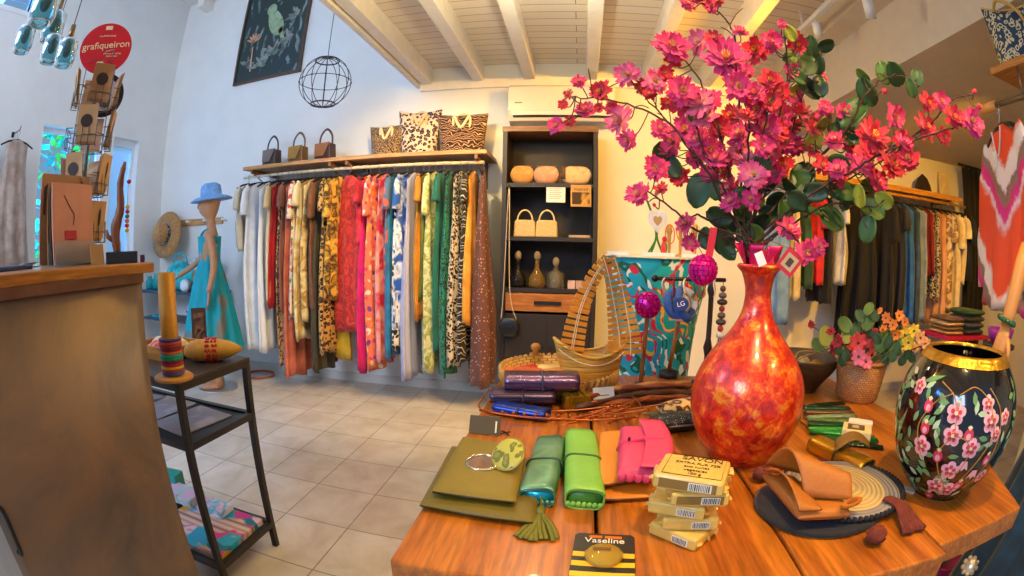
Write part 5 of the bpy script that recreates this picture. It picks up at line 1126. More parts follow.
obj('shell', G().ell((0, 0, 0), (.033, .036, .007), 24, 10), fabric('leopard', ['#b8b040', '#6c7020', '#8c8c30'], 1.6, .45), t); obj('edge', G().tube(arc((0, 0, 0), .0335, 0, 2*PI, 32, 'xy', .0365)[:-1], .0016, 6, closed=True), solid('#b8a860', .3, .7), t)
cs = C4((470, 441), (500, 441), (500, 427), (470, 426)); c, rel = loc4(cs)
t = thing('brown_card', 'dark brown card with tiny white print behind the olive pouches', 'card', (c.x, c.y, TZ))
obj('card', G().box((0, .0, .022), (.075, .004, .045), M=Matrix.Rotation(-.5, 3, 'X')), solid('#4a3c14', .6), t); obj('print', G().box((.028, -.0075, .022), (.004, .001, .028), M=Matrix.Rotation(-.5, 3, 'X')), solid('#e0d8b0', .6), t)
c = T(503, 434)
one('black_cord', G().tube(smooth_path([(-.012, -.012, .003), (0, 0, .004), (.012, .01, .003)], 4), .0016, 6).tube(smooth_path([(-.012, .01, .004), (0, 0, .006), (.012, -.012, .003)], 4), .0016, 6), solid('#1a1412', .6), 'short black knotted cord beside the brown card', 'cord', (c.x+.005, c.y, TZ))
# ---- folded leather wallets
def wallet(far, near, w, h, z, label, outer, inner, strapc, group=None, tilt=0, roll=0, flap=True, name='leather_wallet'):
    """long axis far -> near (points), w width, h height"""
    far, near = Vector(far), Vector(near); c = (far+near)/2; d = near-far; Ln = d.length
    t = thing(name, label, 'wallet', (c.x, c.y, z), group=group, rot=(0, roll, math.atan2(d.y, d.x)+PI/2)); r_ = h*.48
    def ringpts(y, k=1.0, r0=.0, n=28):
        out = []
        for j in range(n):
            a = 2*PI*j/n; ca, sa = math.cos(a), math.sin(a); e = .42
            out.append((w/2*k*math.copysign(abs(ca)**e, ca), y, h/2+(h/2-r0)*math.copysign(abs(sa)**.8, sa)))
        return out
    hl = Ln/2
    obj('gusset', G().rings([ringpts(-hl*.965+.0018*math.sin(q), .88+.0*q, .003) for q in (0,)]+[ringpts(hl*.965, .88, .003)]), inner, t)
    g = G(); nn = 40
    def cov(u, v):   # u around (open slot at lower side), v along
        a = -PI*.72+u*(2*PI*.96); y = -hl+2*hl*v; ca, sa = math.cos(a), math.sin(a); e = .45
        scal = 0
        return (w/2*math.copysign(abs(ca)**e, ca), y+scal, h/2+h/2*math.copysign(abs(sa)**.85, sa))
    g.sheet(cov, nn, 14, .003)
    obj('cover', g, outer, t)
    # scalloped front edge
    g = G()
    for sgn in (-1,):
        for k in range(7):
            x = -w/2*.85+w*.85*k/6; g.ell((x, sgn*hl*.985, h*.22), (w*.078, .004, h*.17), 10, 6)
    obj('scalloped_edge', g, outer, t)
    if flap:
        def fl(u, v):
            a = PI*.95-u*PI*.78; y = -hl*1.01+2*hl*1.01*v; ca, sa = math.cos(a), math.sin(a); e = .45; k = 1.05
            return (w/2*k*math.copysign(abs(ca)**e, ca)*(1 if u < .6 else 1), y, h/2+(h/2*1.1+.002)*math.copysign(abs(sa)**.8, sa))
        obj('flap', G().sheet(fl, 20, 14, .003), outer, t)
    sp_ = [(x*1.14, y, (zz-h/2)*1.3+h/2) for x, y, zz in ringpts(.0)]
    obj('strap', G().tube(sp_, .0028, 6, closed=True), strapc, t)
    return t
met_teal = fabric('blotch', ['#3c7860', '#84b894', '#5c9478'], .8, .3, .55)
wallet(T(552, 440, TZ+.03), T(538, 498, TZ+.02), .062, .036, TZ, 'metallic sea green folded wallet with a cyan inside, beside the olive pouches', met_teal, fabric('plain', ['#2cc8d0', '#1890a8'], 2, .3, .5), solid('#2c4c3c', .5), 'folded wallets', roll=-.12)
wallet(T(580, 434, TZ+.03), T(584, 500, TZ+.02), .068, .038, TZ, 'lime green folded leather wallet with a scalloped edge', leath('#7cb848', .4), leath('#4c8c2c'), solid('#3c5c20', .5), 'folded wallets', roll=.08)
orl = leath('#d8851a')
pouch([(588, 501), (664, 497), (668, 455), (604, 452)], TZ, .018, leath('#cc7814'), 'suede_pouch', 'orange suede pouch, lower of the two under the pink wallet', 'pouch', 'orange pouches', '#7a3c08', seed=4)
pouch([(595, 486), (677, 472), (668, 427), (600, 432)], TZ+.018, .02, orl, 'suede_pouch', 'orange suede pouch, upper of the two under the pink wallet', 'pouch', 'orange pouches', '#7a3c08', seed=5, zproj=TZ+.03)
pk_ = leath('#d83c64', .5)
fa, ne = T(641, 428, TZ+.06), T(643, 474, TZ+.06)
t = thing('leather_wallet', 'pink folded leather wallet with a strap lying on the orange pouches', 'wallet', ((fa.x+ne.x)/2, (fa.y+ne.y)/2, TZ+.038), math.atan2(ne.y-fa.y, ne.x-fa.x)+PI/2, group='folded wallets'); Ln = (fa-ne).length; w_ = .092; h_ = .036
obj('body', G().pillow([(-w_/2, -Ln/2, 0), (w_/2, -Ln/2, 0), (w_/2, Ln/2, 0), (-w_/2, Ln/2, 0)], 0, h_, 14, 14, 6), pk_, t)
def pf(u, v):
    x = w_*(-.02+.53*u); wdt = Ln*(.52-.16*max(0, u-.0)*0); y = (v-.5)*Ln*1.04*(1-.0*u); 
    y = y if v > .5 else y*(1-.35*(1-u)**0)*1.0
    return (x, y, h_*.99+.006*math.sin(PI*min(1, v*1.0))*(1-u*.3)-(.02*max(0, u-.85)/.15))
obj('flap', G().sheet(lambda u, v: (w_*(-.08+.6*u)+.012*math.sin(PI*v), (v-.5)*Ln*1.06, h_+.004+.003*math.sin(PI*v)-.02*max(0, u-.82)), 12, 14, .003), pk_, t)
obj('strap', G().tube([(-w_/2*1.03, 0, h_*.4), (-w_/2*.95, .0, h_*.9), (0, 0, h_+.008), (w_/2*.9, 0, h_+.007), (w_/2*1.05, 0, h_*.5)], .005, 8, flat=.35, up=(0, 1, 0)), pk_, t)
g = G()
for k in range(6): g.ell((-w_/2*.82+w_*.82*k/5, -Ln/2-.001, h_*.35), (w_*.085, .004, h_*.26), 10, 6)
obj('scalloped_edge', g, pk_, t)
obj('button', G().cyl((-w_*.3, 0, h_+.002), (-w_*.3, 0, h_+.009), .003, n=10), solid('#3c2010', .4, .6), t)
# ---- soap stack
SP = Vector((.196, .675, TZ))
wrap = solid('#dcb658', .32, var=.12, ns=20, bs=(70, .5), coat=.4); lab = solid('#8a6a2c', .5); inkm = solid('#3a2c10', .5, var=0)
sl_ = [(.0, -.004, .75), (.006, .002, .10), (-.012, .004, .38), (.012, -.006, .12), (.0, .0, .42)]
wn = ['bottom soap of the wrapped stack', 'second soap from the bottom of the wrapped stack', 'middle soap of the wrapped stack', 'fourth soap of the wrapped stack, under the top one', 'top soap of the wrapped stack, printed with SAVON']
LX_, LY_, LZ_ = .092, .072, .0235
for k in range(5):
    dx, dy, rz = sl_[k]; rz = -rz if k != 4 else -.40
    t = thing('wrapped_soap', 'cream cellophane wrapped soap bar, '+wn[k], 'soap', tuple(SP+Vector((dx, dy, k*(LZ_+.0012)))), rz, 'wrapped soap stack')
    sc_ = 1.16 if k == 4 else 1
    if k == 4: t.scale = (1.22, 1.2, 1.1)
    obj('bar', G().box((0, 0, LZ_/2), (LX_, LY_, LZ_)), wrap, t, bev=.005)
    if k in (3, 4): obj('side_label', G().box((0, -LY_/2-.0006, LZ_/2), (LX_*.8, .001, LZ_*.6)), lab, t)
    bc = G(); bc.box((.016, -LY_/2-.0013, LZ_/2), (.03, .0006, LZ_*.52)); obj('barcode_patch', bc, solid('#f0e8d0', .5, var=0), t)
    bc = G(); rnd = random.Random(k); x = .003
    while x < .029: w1_ = rnd.choice((.0006, .0011, .0016)); bc.box((x+w1_/2, -LY_/2-.0018, LZ_/2), (w1_, .0005, LZ_*.42)); x += w1_+.0013
    o_ = obj('barcode_bars', bc, inkm, t)
    for sx in (-1, 1):
        g = G()
        for q in range(3): g.prism([(-.0, -.004), (.006+.002*q, -.007), (.008, 0), (.006, .006), (0, .004)], .0012, Matrix.Translation((sx*(LX_/2-.002), -LY_*.36+LY_*.36*q, LZ_/2)) @ Matrix.Rotation(0 if sx > 0 else PI, 4, 'Z') @ Matrix.Rotation(PI/2*(q % 2)+.3*q, 4, 'X'))
        obj('wrap_fold', g, wrap, t)
    if k == 4:
        MT = Matrix.Translation((0, 0, LZ_+.0006))
        text('SAVON', .017, inkm, t, MT @ Matrix.Translation((.008, .024, 0)), th=.0002)
        for q, s_ in enumerate(('EXTRA PUR 72%', 'aux huiles', 'vegetales', '100 g')): text(s_, .0085, inkm, t, MT @ Matrix.Translation((.004, .009-.0105*q, 0)), th=.0002)
        g = G(); fr = [(-.036, -.03), (.04, -.03), (.04, .033), (-.036, .033)]
        g.tube([(x, y, LZ_+.0006) for x, y in fr], .0005, 4, closed=True); obj('label_frame', g, inkm, t)
# ---- bee striped card with a tin
cs = C4((574, 529), (627, 532), (626, 580), (567, 577)); c = sum(cs, Vector())/4
t = thing('lip_balm_pack', 'black and yellow striped card pack holding a small round tin', 'packet', (.064, .612, TZ), math.radians(-4)); t.scale = (1.12, 1.12, 1.1)
W_, H_ = .085, .105
M0 = Matrix.Translation((0, 0, .001))
obj('card', G().prism([(-W_/2, -H_/2), (W_/2, -H_/2), (W_/2, H_/2-.006), (W_/2-.006, H_/2), (-W_/2+.006, H_/2), (-W_/2, H_/2-.006)], .002, M0), solid('#1a1614', .4, var=.05), t)
g = G()
for y in (.0, -.022, -.046): g.box((0, y-.002, .0023), (W_*.98, .011, .0006))
obj('stripe', g, solid('#f4b80c', .4, var=.03), t)
text('Vaseline', .017, solid('#f0ead8', .4, var=0), t, Matrix.Translation((0, .034, .0022)), th=.0003)
obj('top_print', G().prism([(-.022, .041), (-.004, .041), (-.004, .047), (-.022, .047)], .0004, Matrix.Translation((0, 0, .0022))).prism([(.0, .041), (.024, .041), (.024, .047), (.0, .047)], .0004, Matrix.Translation((0, 0, .0022))), solid('#d86c1c', .5), t)
obj('blister', G().lathe([(.027, 0), (.026, .008), (.023, .0105), (.0, .0115)], c=(0, -.006, 0), n=32), solid('#f8e070', .08, var=0, trans=.81), t)
bpy.data.objects[t.children[-1].name].data.materials[0].node_tree.nodes['Principled BSDF'].inputs['IOR'].default_value = 1.03
obj('tin', G().lathe([(0, .001), (.022, .001), (.0225, .009), (.0, .0095)], c=(0, -.006, 0), n=32), solid('#f0b81c', .3), t)
obj('tin_print', G().box((-.003, .0, .0125), (.024, .006, .0006)), solid('#7a4a10', .4), t)
# ---- crochet bag with suede pouch
m, nt, b = nmat('crochet_rings'); setp(b, .9); v = coords(nt, (1, .88, 1)); ln = nt.nodes.new('ShaderNodeVectorMath'); ln.operation = 'LENGTH'; L(nt, v, ln.inputs[0])
rgb = ramp(nt, ln.outputs['Value'], [(0, '#d8b878'), (.072, '#dcc08c'), (.0722, '#9a9088'), (.094, '#a89c94'), (.0942, '#1c1a1e'), (.3, '#1c1a1e')], 'CONSTANT')
sn = nt.nodes.new('ShaderNodeMath'); sn.operation = 'MULTIPLY'; L(nt, ln.outputs['Value'], sn.inputs[0]); sn.inputs[1].default_value = 900
si = nt.nodes.new('ShaderNodeMath'); si.operation = 'SINE'; L(nt, sn.outputs[0], si.inputs[0]); hl_ = ramp(nt, si.outputs[0], [(.0, '#7a6a54'), (.35, '#ffffff')])
mm = nt.nodes.new('ShaderNodeMix'); mm.data_type = 'RGBA'; mm.blend_type = 'MULTIPLY'; mm.inputs[0].default_value = .28; L(nt, rgb, mm.inputs[6]); L(nt, hl_, mm.inputs[7]); L(nt, mm.outputs[2], b.inputs['Base Color']); bump(nt, b, si.outputs[0], .6, .002)
dc = T(815, 516, TZ+.015); DC = Vector((.545, .745, TZ))
t = thing('crochet_bag', 'round crochet bag in cream and grey rings with a black edge', 'bag', tuple(DC)); t.scale = (1.32, 1.3, 1.1)
obj('back_disc', G().lathe([(0, 0), (.1, 0), (.106, .006), (.1, .011), (0, .011)], c=(-.045, -.018, 0), n=60, fy=.9), fabric('plain', ['#1c1a22', '#101016'], 12), t)
obj('front_disc', G().lathe([(0, .0115), (.106, .0115), (.112, .017), (.106, .022), (0, .024)], n=60, fy=.88), m, t)
g = G()
for k in range(72):
    a = 2*PI*k/72; g.ell((.110*math.cos(a), .097*math.sin(a), .017), (.0052, .0052, .006), 6, 4)
obj('crochet_edge', g, solid('#17151a', .8), t)
yarn = solid('#6c2c1c', .95, var=.3, ns=80)
for k, (px, py) in enumerate(((800, 466), (876, 538), (762, 476))):
    c = (T(px, py, TZ+.012)-DC)/1.31; rnd = random.Random(k); g = G()
    g.ell((c.x, c.y, .016), (.016, .014, .014), 16, 10, fn=lambda d: 1+.12*math.sin(23*d.x+17*d.y+29*d.z)); obj('pompom', g, yarn, t)
obj('cord', G().tube(smooth_path([(-.09, .07, .022), (-.06, .085, .028), (-.02, .1, .02), (.02, .102, .02)], 5), .0032, 6), yarn, t); gy = G()
for k in range(7): gy.tube(smooth_path([(.035+.002*k, -.07, .03), (.05+.003*k, -.09, .024), (.046+.005*k, -.115, .012), (.038+.007*k, -.142-.002*(k % 3), .007)], 5), .0036, 6)
obj('yarn_tassel', gy, yarn, t)
tan_l = leath('#b0661c')
q = C4((767, 548), (829, 549), (835, 500), (778, 478), z=TZ+.03); q = [Vector((.385, .628, 0)), Vector((.485, .612, 0)), Vector((.50, .70, 0)), Vector((.375, .80, 0))]
c, rel = loc4(q)
t = thing('suede_wallet', 'tan suede wallet with its flap raised, lying on the crochet bag', 'wallet', (c.x, c.y, TZ+.026))
obj('body', G().pillow([(r.x, r.y, 0) for r in rel], 0, .026, 12, 12, 8), tan_l, t)
r0, r1, r2, r3 = rel
def flp(u, v):
    a = r3*.98*(1-u)+r2*.98*u; bq = r0.lerp(r1, .25+.75*u)
    P = a.lerp(bq, v*.75); return (P.x+.006*v, P.y, .026+.065*math.sin(PI*min(1, v*.95+.04))*(1-.45*u)+.003)
obj('flap', G().sheet(flp, 12, 14, .003), tan_l, t)
def flp2(u, v):
    P = r0.lerp(r3, v*.95)*(1-u*.42)+r1.lerp(r2, v*.95)*(u*.42); return (P.x-.003, P.y, .028+.03*math.sin(PI*v)*(1-u))
obj('inner_fold', G().sheet(flp2, 10, 12, .003), tan_l, t)
obj('clasp_tab', G().prism(blob(0, 0, .028, .011, .35), .004, Matrix.Translation((r1.x+.004, r1.y+.012, .031))), tan_l, t)
obj('clasp_print', G().prism(blob(0, 0, .016, .005, .35), .001, Matrix.Translation((r1.x+.004, r1.y+.012, .034))), solid('#8a4a10', .6), t)
# ---- gold pouch
wallet(T(815, 440, TZ+.025), T(868, 468, TZ+.02), .055, .036, TZ, 'shiny gold folded pouch with a brown flap beside the painted vase', solid('#c8921c', .25, .7, var=.15), leath('#3c2a14'), solid('#4a3412', .4), name='gold_pouch', flap=False)
p = T(852, 447, TZ+.04)
one('pouch_flap', G().sheet(lambda u, v: ((u-.5)*.085, (v-.5)*.075*(1-.5*u), .022*math.sin(PI*u)+.01*u), 12, 8, .003), leath('#8c6420'), 'curved brown leather flap piece lying over the gold pouch', 'leather flap', (p.x, p.y, TZ+.04), math.radians(-30))
one('thin_knife_card', G().box((0, 0, .0015), (.09, .022, .003)), solid('#b8b0a4', .3, .3), 'thin pale card strip between the crochet bag and the painted vase', 'card', tuple(T(898, 487)+Vector((0, 0, 0))), math.radians(-52))
# ---- jewellery boxes
p = T(862, 442)
t = thing('gift_box', 'cream gift box with a dark window beside the painted vase', 'box', (p.x-.005, p.y+.03, TZ), math.radians(-35))
obj('box', G().box((0, 0, .015), (.085, .07, .03)), solid('#e0cc94', .5), t, bev=.002); obj('window', G().box((-.004, 0, .0305), (.05, .042, .001)), solid('#5c5034', .3), t); obj('window_print', G().box((-.006, 0, .0315), (.02, .02, .001)), solid('#c0ac74', .4), t)
one('gift_box', G().box((0, 0, .013), (.075, .03, .026)), solid('#f0e4d0', .5), 'narrow white box leaning behind the cream gift box', 'box', (p.x+.045, p.y+.088, TZ), math.radians(-35), bev=.002)
# ---- stack of green bracelets
rnd = random.Random(5)
cols = ['#15301c', '#1c5a2c', '#2c8c34', '#3ca03c', '#1a4420', '#5c7c44', '#8a9c74', '#6c5030', '#2a5030', '#103018']
bcn = ['almost black green', 'forest green', 'bright green', 'grass green', 'dark green', 'moss green', 'grey green', 'brown', 'bottle green', 'deep black green']
for k in range(10):
    c0 = Vector((.70+.006*k, .98+.027*k, TZ+.004+.0028*k)); a = -.5+.05*k+.12*math.sin(k*2.3); l = .10-.003*k
    d = Vector((math.cos(a), math.sin(a), 0)); n_ = Vector((-d.y, d.x, 0))
    pts = [c0-d*l, c0-d*l*.4+n_*.006, c0+d*l*.4+n_*.006, c0+d*l, c0+d*l+n_*.012, c0+d*l*.4+n_*.016, c0-d*l*.4+n_*.016, c0-d*l+n_*.01]
    one('wrap_bracelet', G().tube([q-c0 for q in pts], .0062, 8, closed=True, flat=.8), solid(cols[k], .25, .35, var=.3, ns=60), '%s shiny wrap bracelet, %s in the pile' % (bcn[k], ('nearest the crochet bag', 'second nearest the crochet bag', 'third', 'fourth', 'fifth', 'sixth', 'seventh', 'eighth', 'ninth', 'nearest the wicker basket')[k]), 'bracelet', tuple(c0), group='wrap bracelets beside the red vase')
# ---- dark bowl with magenta bits
bo = Vector((.80, 1.50, TZ))
t = thing('wooden_bowl', 'wide dark wooden bowl behind the red vase', 'bowl', tuple(bo))
obj('bowl', G().lathe(smoothprof([(0, 0), (.055, 0), (.06, .006), (.085, .04), (.115, .075), (.135, .115), (.127, .117), (.105, .078), (.07, .04), (0, .02)], 3), n=48, cap=False), wood('#2c2014', '#5a4426', 'x', 1, .5), t)
rnd = random.Random(9)
for k, (c, lb) in enumerate((('#c81c8c', 'magenta sequin ball in the dark bowl, at its left'), ('#d83ca0', 'magenta yarn ball in the dark bowl'), ('#d89c3c', 'yellow dried flower ball in the dark bowl'), ('#b87c2c', 'ochre dried ball in the middle of the dark bowl'), ('#e0c474', 'pale dried ball near the rim of the dark bowl'))):
    a = k*1.25+2.4; one('decor_ball', G().ell((0, 0, 0), (.026, .026, .024), 16, 10, fn=lambda d: 1+.1*math.sin(21*d.x+19*d.y)*math.sin(23*d.z)), solid(c, .4, .1, var=.25, ns=60), lb, 'ball', tuple(bo+Vector((.05*math.cos(a), .05*math.sin(a), .082))), group='balls in the dark bowl')
one('wooden_whisk', G().tube(smooth_path([(-.05, 0, .0), (0, .01, .02), (.05, 0, .035), (.09, -.01, .05)], 4), .003, 6).tube(smooth_path([(-.05, 0, .0), (-.02, .03, .03), (.05, 0, .035)], 4), .0025, 6), solid('#c89448', .6), 'light looped wooden stick in the dark bowl', 'stick', tuple(bo+Vector((.0, -.02, .1))))
# ---- wicker basket with flowers
m, nt, b = nmat('wicker'); setp(b, .55); v = coords(nt)
def wicker(nm, c1, c2, sx=60, sz=42):
    m, nt, b = nmat(nm); setp(b, .55); t_ = nt.nodes.new('ShaderNodeTexCoord'); 
    gr_ = nt.nodes.new('ShaderNodeTexGradient'); gr_.gradient_type = 'RADIAL'; L(nt, t_.outputs['Object'], gr_.inputs[0]); sp = nt.nodes.new('ShaderNodeSeparateXYZ'); L(nt, t_.outputs['Object'], sp.inputs[0])
    cb = nt.nodes.new('ShaderNodeCombineXYZ'); L(nt, gr_.outputs[1], cb.inputs[0]); L(nt, sp.outputs[2], cb.inputs[1])
    mp = nt.nodes.new('ShaderNodeMapping'); mp.inputs['Scale'].default_value = (sx, sz*3, 1); L(nt, cb.outputs[0], mp.inputs[0])
    br = nt.nodes.new('ShaderNodeTexBrick'); br.inputs['Scale'].default_value = 1; br.inputs['Brick Width'].default_value = 1; br.inputs['Row Height'].default_value = .8; br.inputs['Mortar Size'].default_value = .09; br.inputs['Mortar Smooth'].default_value = .8
    br.inputs['Color1'].default_value = C(c1); br.inputs['Color2'].default_value = C(c2); br.inputs['Mortar'].default_value = C('#3c2410'); L(nt, mp.outputs[0], br.inputs['Vector']); L(nt, br.outputs[0], b.inputs['Base Color']); bump(nt, b, br.outputs[1], -.8, .006); return m
wk = wicker('wicker_brown', '#a8682c', '#c48440', 40, 40)
wb = Vector((.965, 1.36, TZ))
t = thing('wicker_basket', 'brown wicker basket full of artificial flowers at the back table edge', 'basket', tuple(wb)); t.scale = (1.18, 1.18, 1.1)
obj('basket', G().lathe([(0, 0), (.06, 0), (.066, .01), (.082, .12), (.078, .12), (.06, .015), (0, .012)], n=48, cap=False), wk, t)
obj('rim', G().tube([(.081*math.cos(a), .081*math.sin(a), .12+.002*(i % 2)) for i, a in enumerate([2*PI*k/40 for k in range(40)])], .006, 8, closed=True), solid('#b87434', .5), t)
# ---- long back display: wicker tray basket, slatted handle bag etc.
tb = Vector((-.045, 1.53, TZ))
t = thing('tray_basket', 'low round woven tray basket at the back corner of the table', 'basket', tuple(tb))
wk2 = wicker('wicker_gold', '#c8882c', '#dca444', 34, 30)
obj('basket', G().lathe([(0, 0), (.16, 0), (.168, .008), (.19, .062), (.18, .064), (.16, .014), (0, .01)], n=56, cap=False), wk2, t)
g = G()
for k in range(52):
    a = 2*PI*k/52; g.tube([(.168*math.cos(a), .168*math.sin(a), .008), (.186*math.cos(a+.05), .186*math.sin(a+.05), .036), (.187*math.cos(a+.12), .187*math.sin(a+.12), .068)], .0075, 6)
obj('braid', g, solid('#c48c38', .6, var=.2, ns=50), t)
obj('carved_knob', G().lathe([(0, 0), (.014, 0), (.009, .012), (.016, .02), (.018, .03), (.01, .038), (.0, .04)], c=(-.09, .165, .068), n=16).box((-.09, .165, .066), (.04, .016, .01)), solid('#c48428', .5), t)
rnd = random.Random(11)
for k, (c, dx, dy, lb) in enumerate((('#c81c14', -.03, .06, 'bright red leather tag at the back of the tray basket'), ('#d86c1c', -.07, .0, 'orange leather tag in the tray basket, window side'), ('#e8a844', .03, .05, 'yellow leather tag in the tray basket'), ('#e8cc7c', .03, -.01, 'pale cream leather tag in the tray basket'), ('#c85414', -.03, -.05, 'rust leather tag at the front of the tray basket'), ('#dc8c34', .06, -.05, 'amber leather tag below the straw bag'))):
    one('leather_tag', G().prism([(-.045, -.03), (.035, -.03), (.05, 0), (.035, .03), (-.045, .03)], .003), leath(c), lb, 'leather tag', tuple(tb+Vector((dx-.06, dy, .046+.005*k))), group='leather tags in the tray basket', rot=(rnd.uniform(-.1, .15), rnd.uniform(-.1, .1), rnd.uniform(-1, 1)))
# straw boat bag with slatted arch handle
sb = Vector((.055, 1.50, TZ+.012))
t = thing('straw_bag', 'boat shaped straw bag with a tall arched handle of wooden slats', 'bag', tuple(sb), math.radians(14)); t.scale = (1, 1.1, 1.06)
def boat(u, v, s, k=1.0):
    x = (u-.5)*.24*(.66+.34*v); e = 1-(2*u-1)**2; return (x*k, s*(.055*e**.6*(.55+.45*v))*k, .1*v+.05*v*(2*u-1)**2)
st = fabric('stripe', ['#a86c1c', '#e8b850', '#c88c2c'], 3.2, .55)
m, nt, b = nmat('straw'); setp(b, .5); v = coords(nt, (6, 6, 120)); n = noise(nt, v, 2, 3); L(nt, ramp(nt, n.outputs[0], [(.3, '#9c6018'), (.5, '#d89c34'), (.7, '#ecc464')]), b.inputs['Base Color']); bump(nt, b, n.outputs[0], .6, .004); straw = m
g = G().sheet(lambda u, v: boat(u, v, -1), 24, 10, .004).sheet(lambda u, v: boat(u, v, 1), 24, 10, .004).box((0, 0, .003), (.18, .05, .006))
obj('body', g, straw, t)
obj('rim', G().tube([boat(i/24, 1, -1) for i in range(25)], .005, 8).tube([boat(i/24, 1, 1) for i in range(25)], .005, 8), straw, t)
obj('stitching', G().tube([(p_[0], p_[1]-.004, p_[2]-.02) for p_ in [boat(i/24, 1, -1) for i in range(1, 24)]], .0015, 5), solid('#f0e0b4', .6), t)
apex = (.045, 0, .385); Lf = [(-.055, .04, .08), (-.045, .045, .15), (-.025, .045, .24), (.01, .025, .33), apex]; Rg = [apex, (.06, -.012, .33), (.08, -.02, .24), (.095, -.03, .16), (.10, -.03, .10)]
slm = solid('#d08a24', .45, var=.15, ns=30)
for path, nm, w0, w1 in ((Lf, 'slat_strip', .085, .035), (Rg, 'slat_strip', .04, .12)):
    P = smooth_path(path, 12); acc = 0; last = P[0]; g = G(); tot = sum((b_-a_).length for a_, b_ in zip(P, P[1:])); step = tot/17; nxt = step*.5; run = 0
    for a_, b_ in zip(P, P[1:]):
        seg = (b_-a_).length
        while run+seg > nxt:
            q_ = a_+(b_-a_)*((nxt-run)/seg); d_ = (b_-a_).normalized(); f = nxt/tot; w = w0+(w1-w0)*f
            u_ = Vector((d_.z, 0, -d_.x)).normalized(); n3_ = d_.cross(u_).normalized(); M3 = Matrix((d_, u_, n3_)).transposed(); g.box(q_, (step*.66, w, .008), M=M3); nxt += step
        run += seg
    for s_ in (-.25, .25): g.tube([(q.x+s_*w1*(.6 if w1 > w0 else .35), q.y-.006, q.z) for q in P], .0018, 5, 1)
    obj(nm, g, [slm, solid('#e8d0a0', .6)], t)
p = T(604, 366)
one('paper_label', G().prism([(-.04, 0), (.03, 0), (.0, .022)], .0015, Matrix.Rotation(1.1, 4, 'X')), solid('#ecdcc8', .6), 'torn white paper label tucked in front of the straw bag', 'label', (.09, 1.405, TZ+.03))
# purple + blue wallets
wallet(Vector((-.19, 1.32, 0)), Vector((.015, 1.35, 0)), .085, .04, TZ+.05, 'metallic purple folded wallet lying on top of the blue ones', solid('#6c5478', .22, .8, var=.15, ns=40, bs=(150, .3)), fabric('plain', ['#1c50c8', '#2c9ce8'], 3, .3, .4), solid('#4c3c54', .4), 'metallic wallets', name='metallic_wallet')
wallet(Vector((-.225, 1.29, 0)), Vector((-.05, 1.315, 0)), .08, .028, TZ+.022, 'dark violet wallet beneath the metallic purple one', solid('#54445c', .25, .7, var=.15), leath('#2c2434'), solid('#2c2434', .4), 'metallic wallets', name='metallic_wallet')
wallet(Vector((-.20, 1.245, 0)), Vector((-.06, 1.20, 0)), .05, .022, TZ+.006, 'narrow cobalt blue wallet poking out in front of the purple one', solid('#2440a0', .25, .6, var=.2), leath('#141c40'), solid('#18183c', .4), 'metallic wallets', name='metallic_wallet')
p = T(575, 414)
one('gold_parcel', G().box((0, 0, .02), (.075, .05, .04)).tube([(-.02, -.027, .0), (-.02, -.027, .042), (-.02, .027, .042), (-.02, .027, 0)], .003, 6).tube([(.02, -.027, .0), (.02, -.027, .042), (.02, .027, .042), (.02, .027, 0)], .003, 6), solid('#a8861c', .25, .8, var=.2, bs=(50, .6)), 'crinkled gold foil parcel in the copper wire tray', 'parcel', (p.x, p.y+.04, TZ+.006), .3, bev=.004)
p = T(603, 410)
t = thing('price_card', 'white folded price card with faint print in the copper wire tray', 'card', (p.x+.005, p.y+.02, TZ+.002), .35, rot=(math.radians(-18), 0, .35))
obj('card', G().box((0, 0, .03), (.065, .003, .055)), solid('#efe6cc', .6), t); obj('printed_line', G().box((0, -.002, .034), (.03, .001, .003)), solid('#8a7c60', .6), t)
t = thing('copper_tray', 'shallow wire tray of crossing copper sticks under the wallets', 'tray', (-.03, 1.27, TZ))
cop = solid('#b05c28', .3, .7); g = G()
rnd = random.Random(7)
for k in range(15):
    x = -.2+.4*k/14; y0, y1 = -.085-.02*math.cos(x*5), .1; g2 = [(x, y0, .03), (x*.9, y0*.5, .006), (x*.85, 0, .003), (x*.9, y1*.5, .006), (x, y1, .03)]
    obj('copper_stick', G().tube(smooth_path(g2, 4), .0026, 6).ell((x, y0, .03), (.005,)*3, 8, 5), cop, t)
for k in range(11):
    a = rnd.uniform(-.5, .9); l = rnd.uniform(.07, .13); cx_, cy_ = rnd.uniform(-.1, .2), rnd.uniform(-.07, .06); z_ = rnd.uniform(.012, .03); ex = Vector((math.cos(a)*l, math.sin(a)*l, .02))
    obj('copper_stick', G().tube(smooth_path([Vector((cx_, cy_, z_))-ex, (cx_+.01, cy_, z_-.003), Vector((cx_, cy_, z_))+ex], 4), .0024, 6).ell(Vector((cx_, cy_, z_))+ex, (.0045,)*3, 8, 5), cop, t)
g.tube(smooth_path([(-.21, .09, .03), (-.215, 0, .03), (-.2, -.09, .03), (-.1, -.125, .03), (0, -.13, .03), (.1, -.125, .03), (.2, -.09, .03), (.22, 0, .03), (.2, .09, .03)], 5), .0028, 6)
obj('rim_wire', g, cop, t)
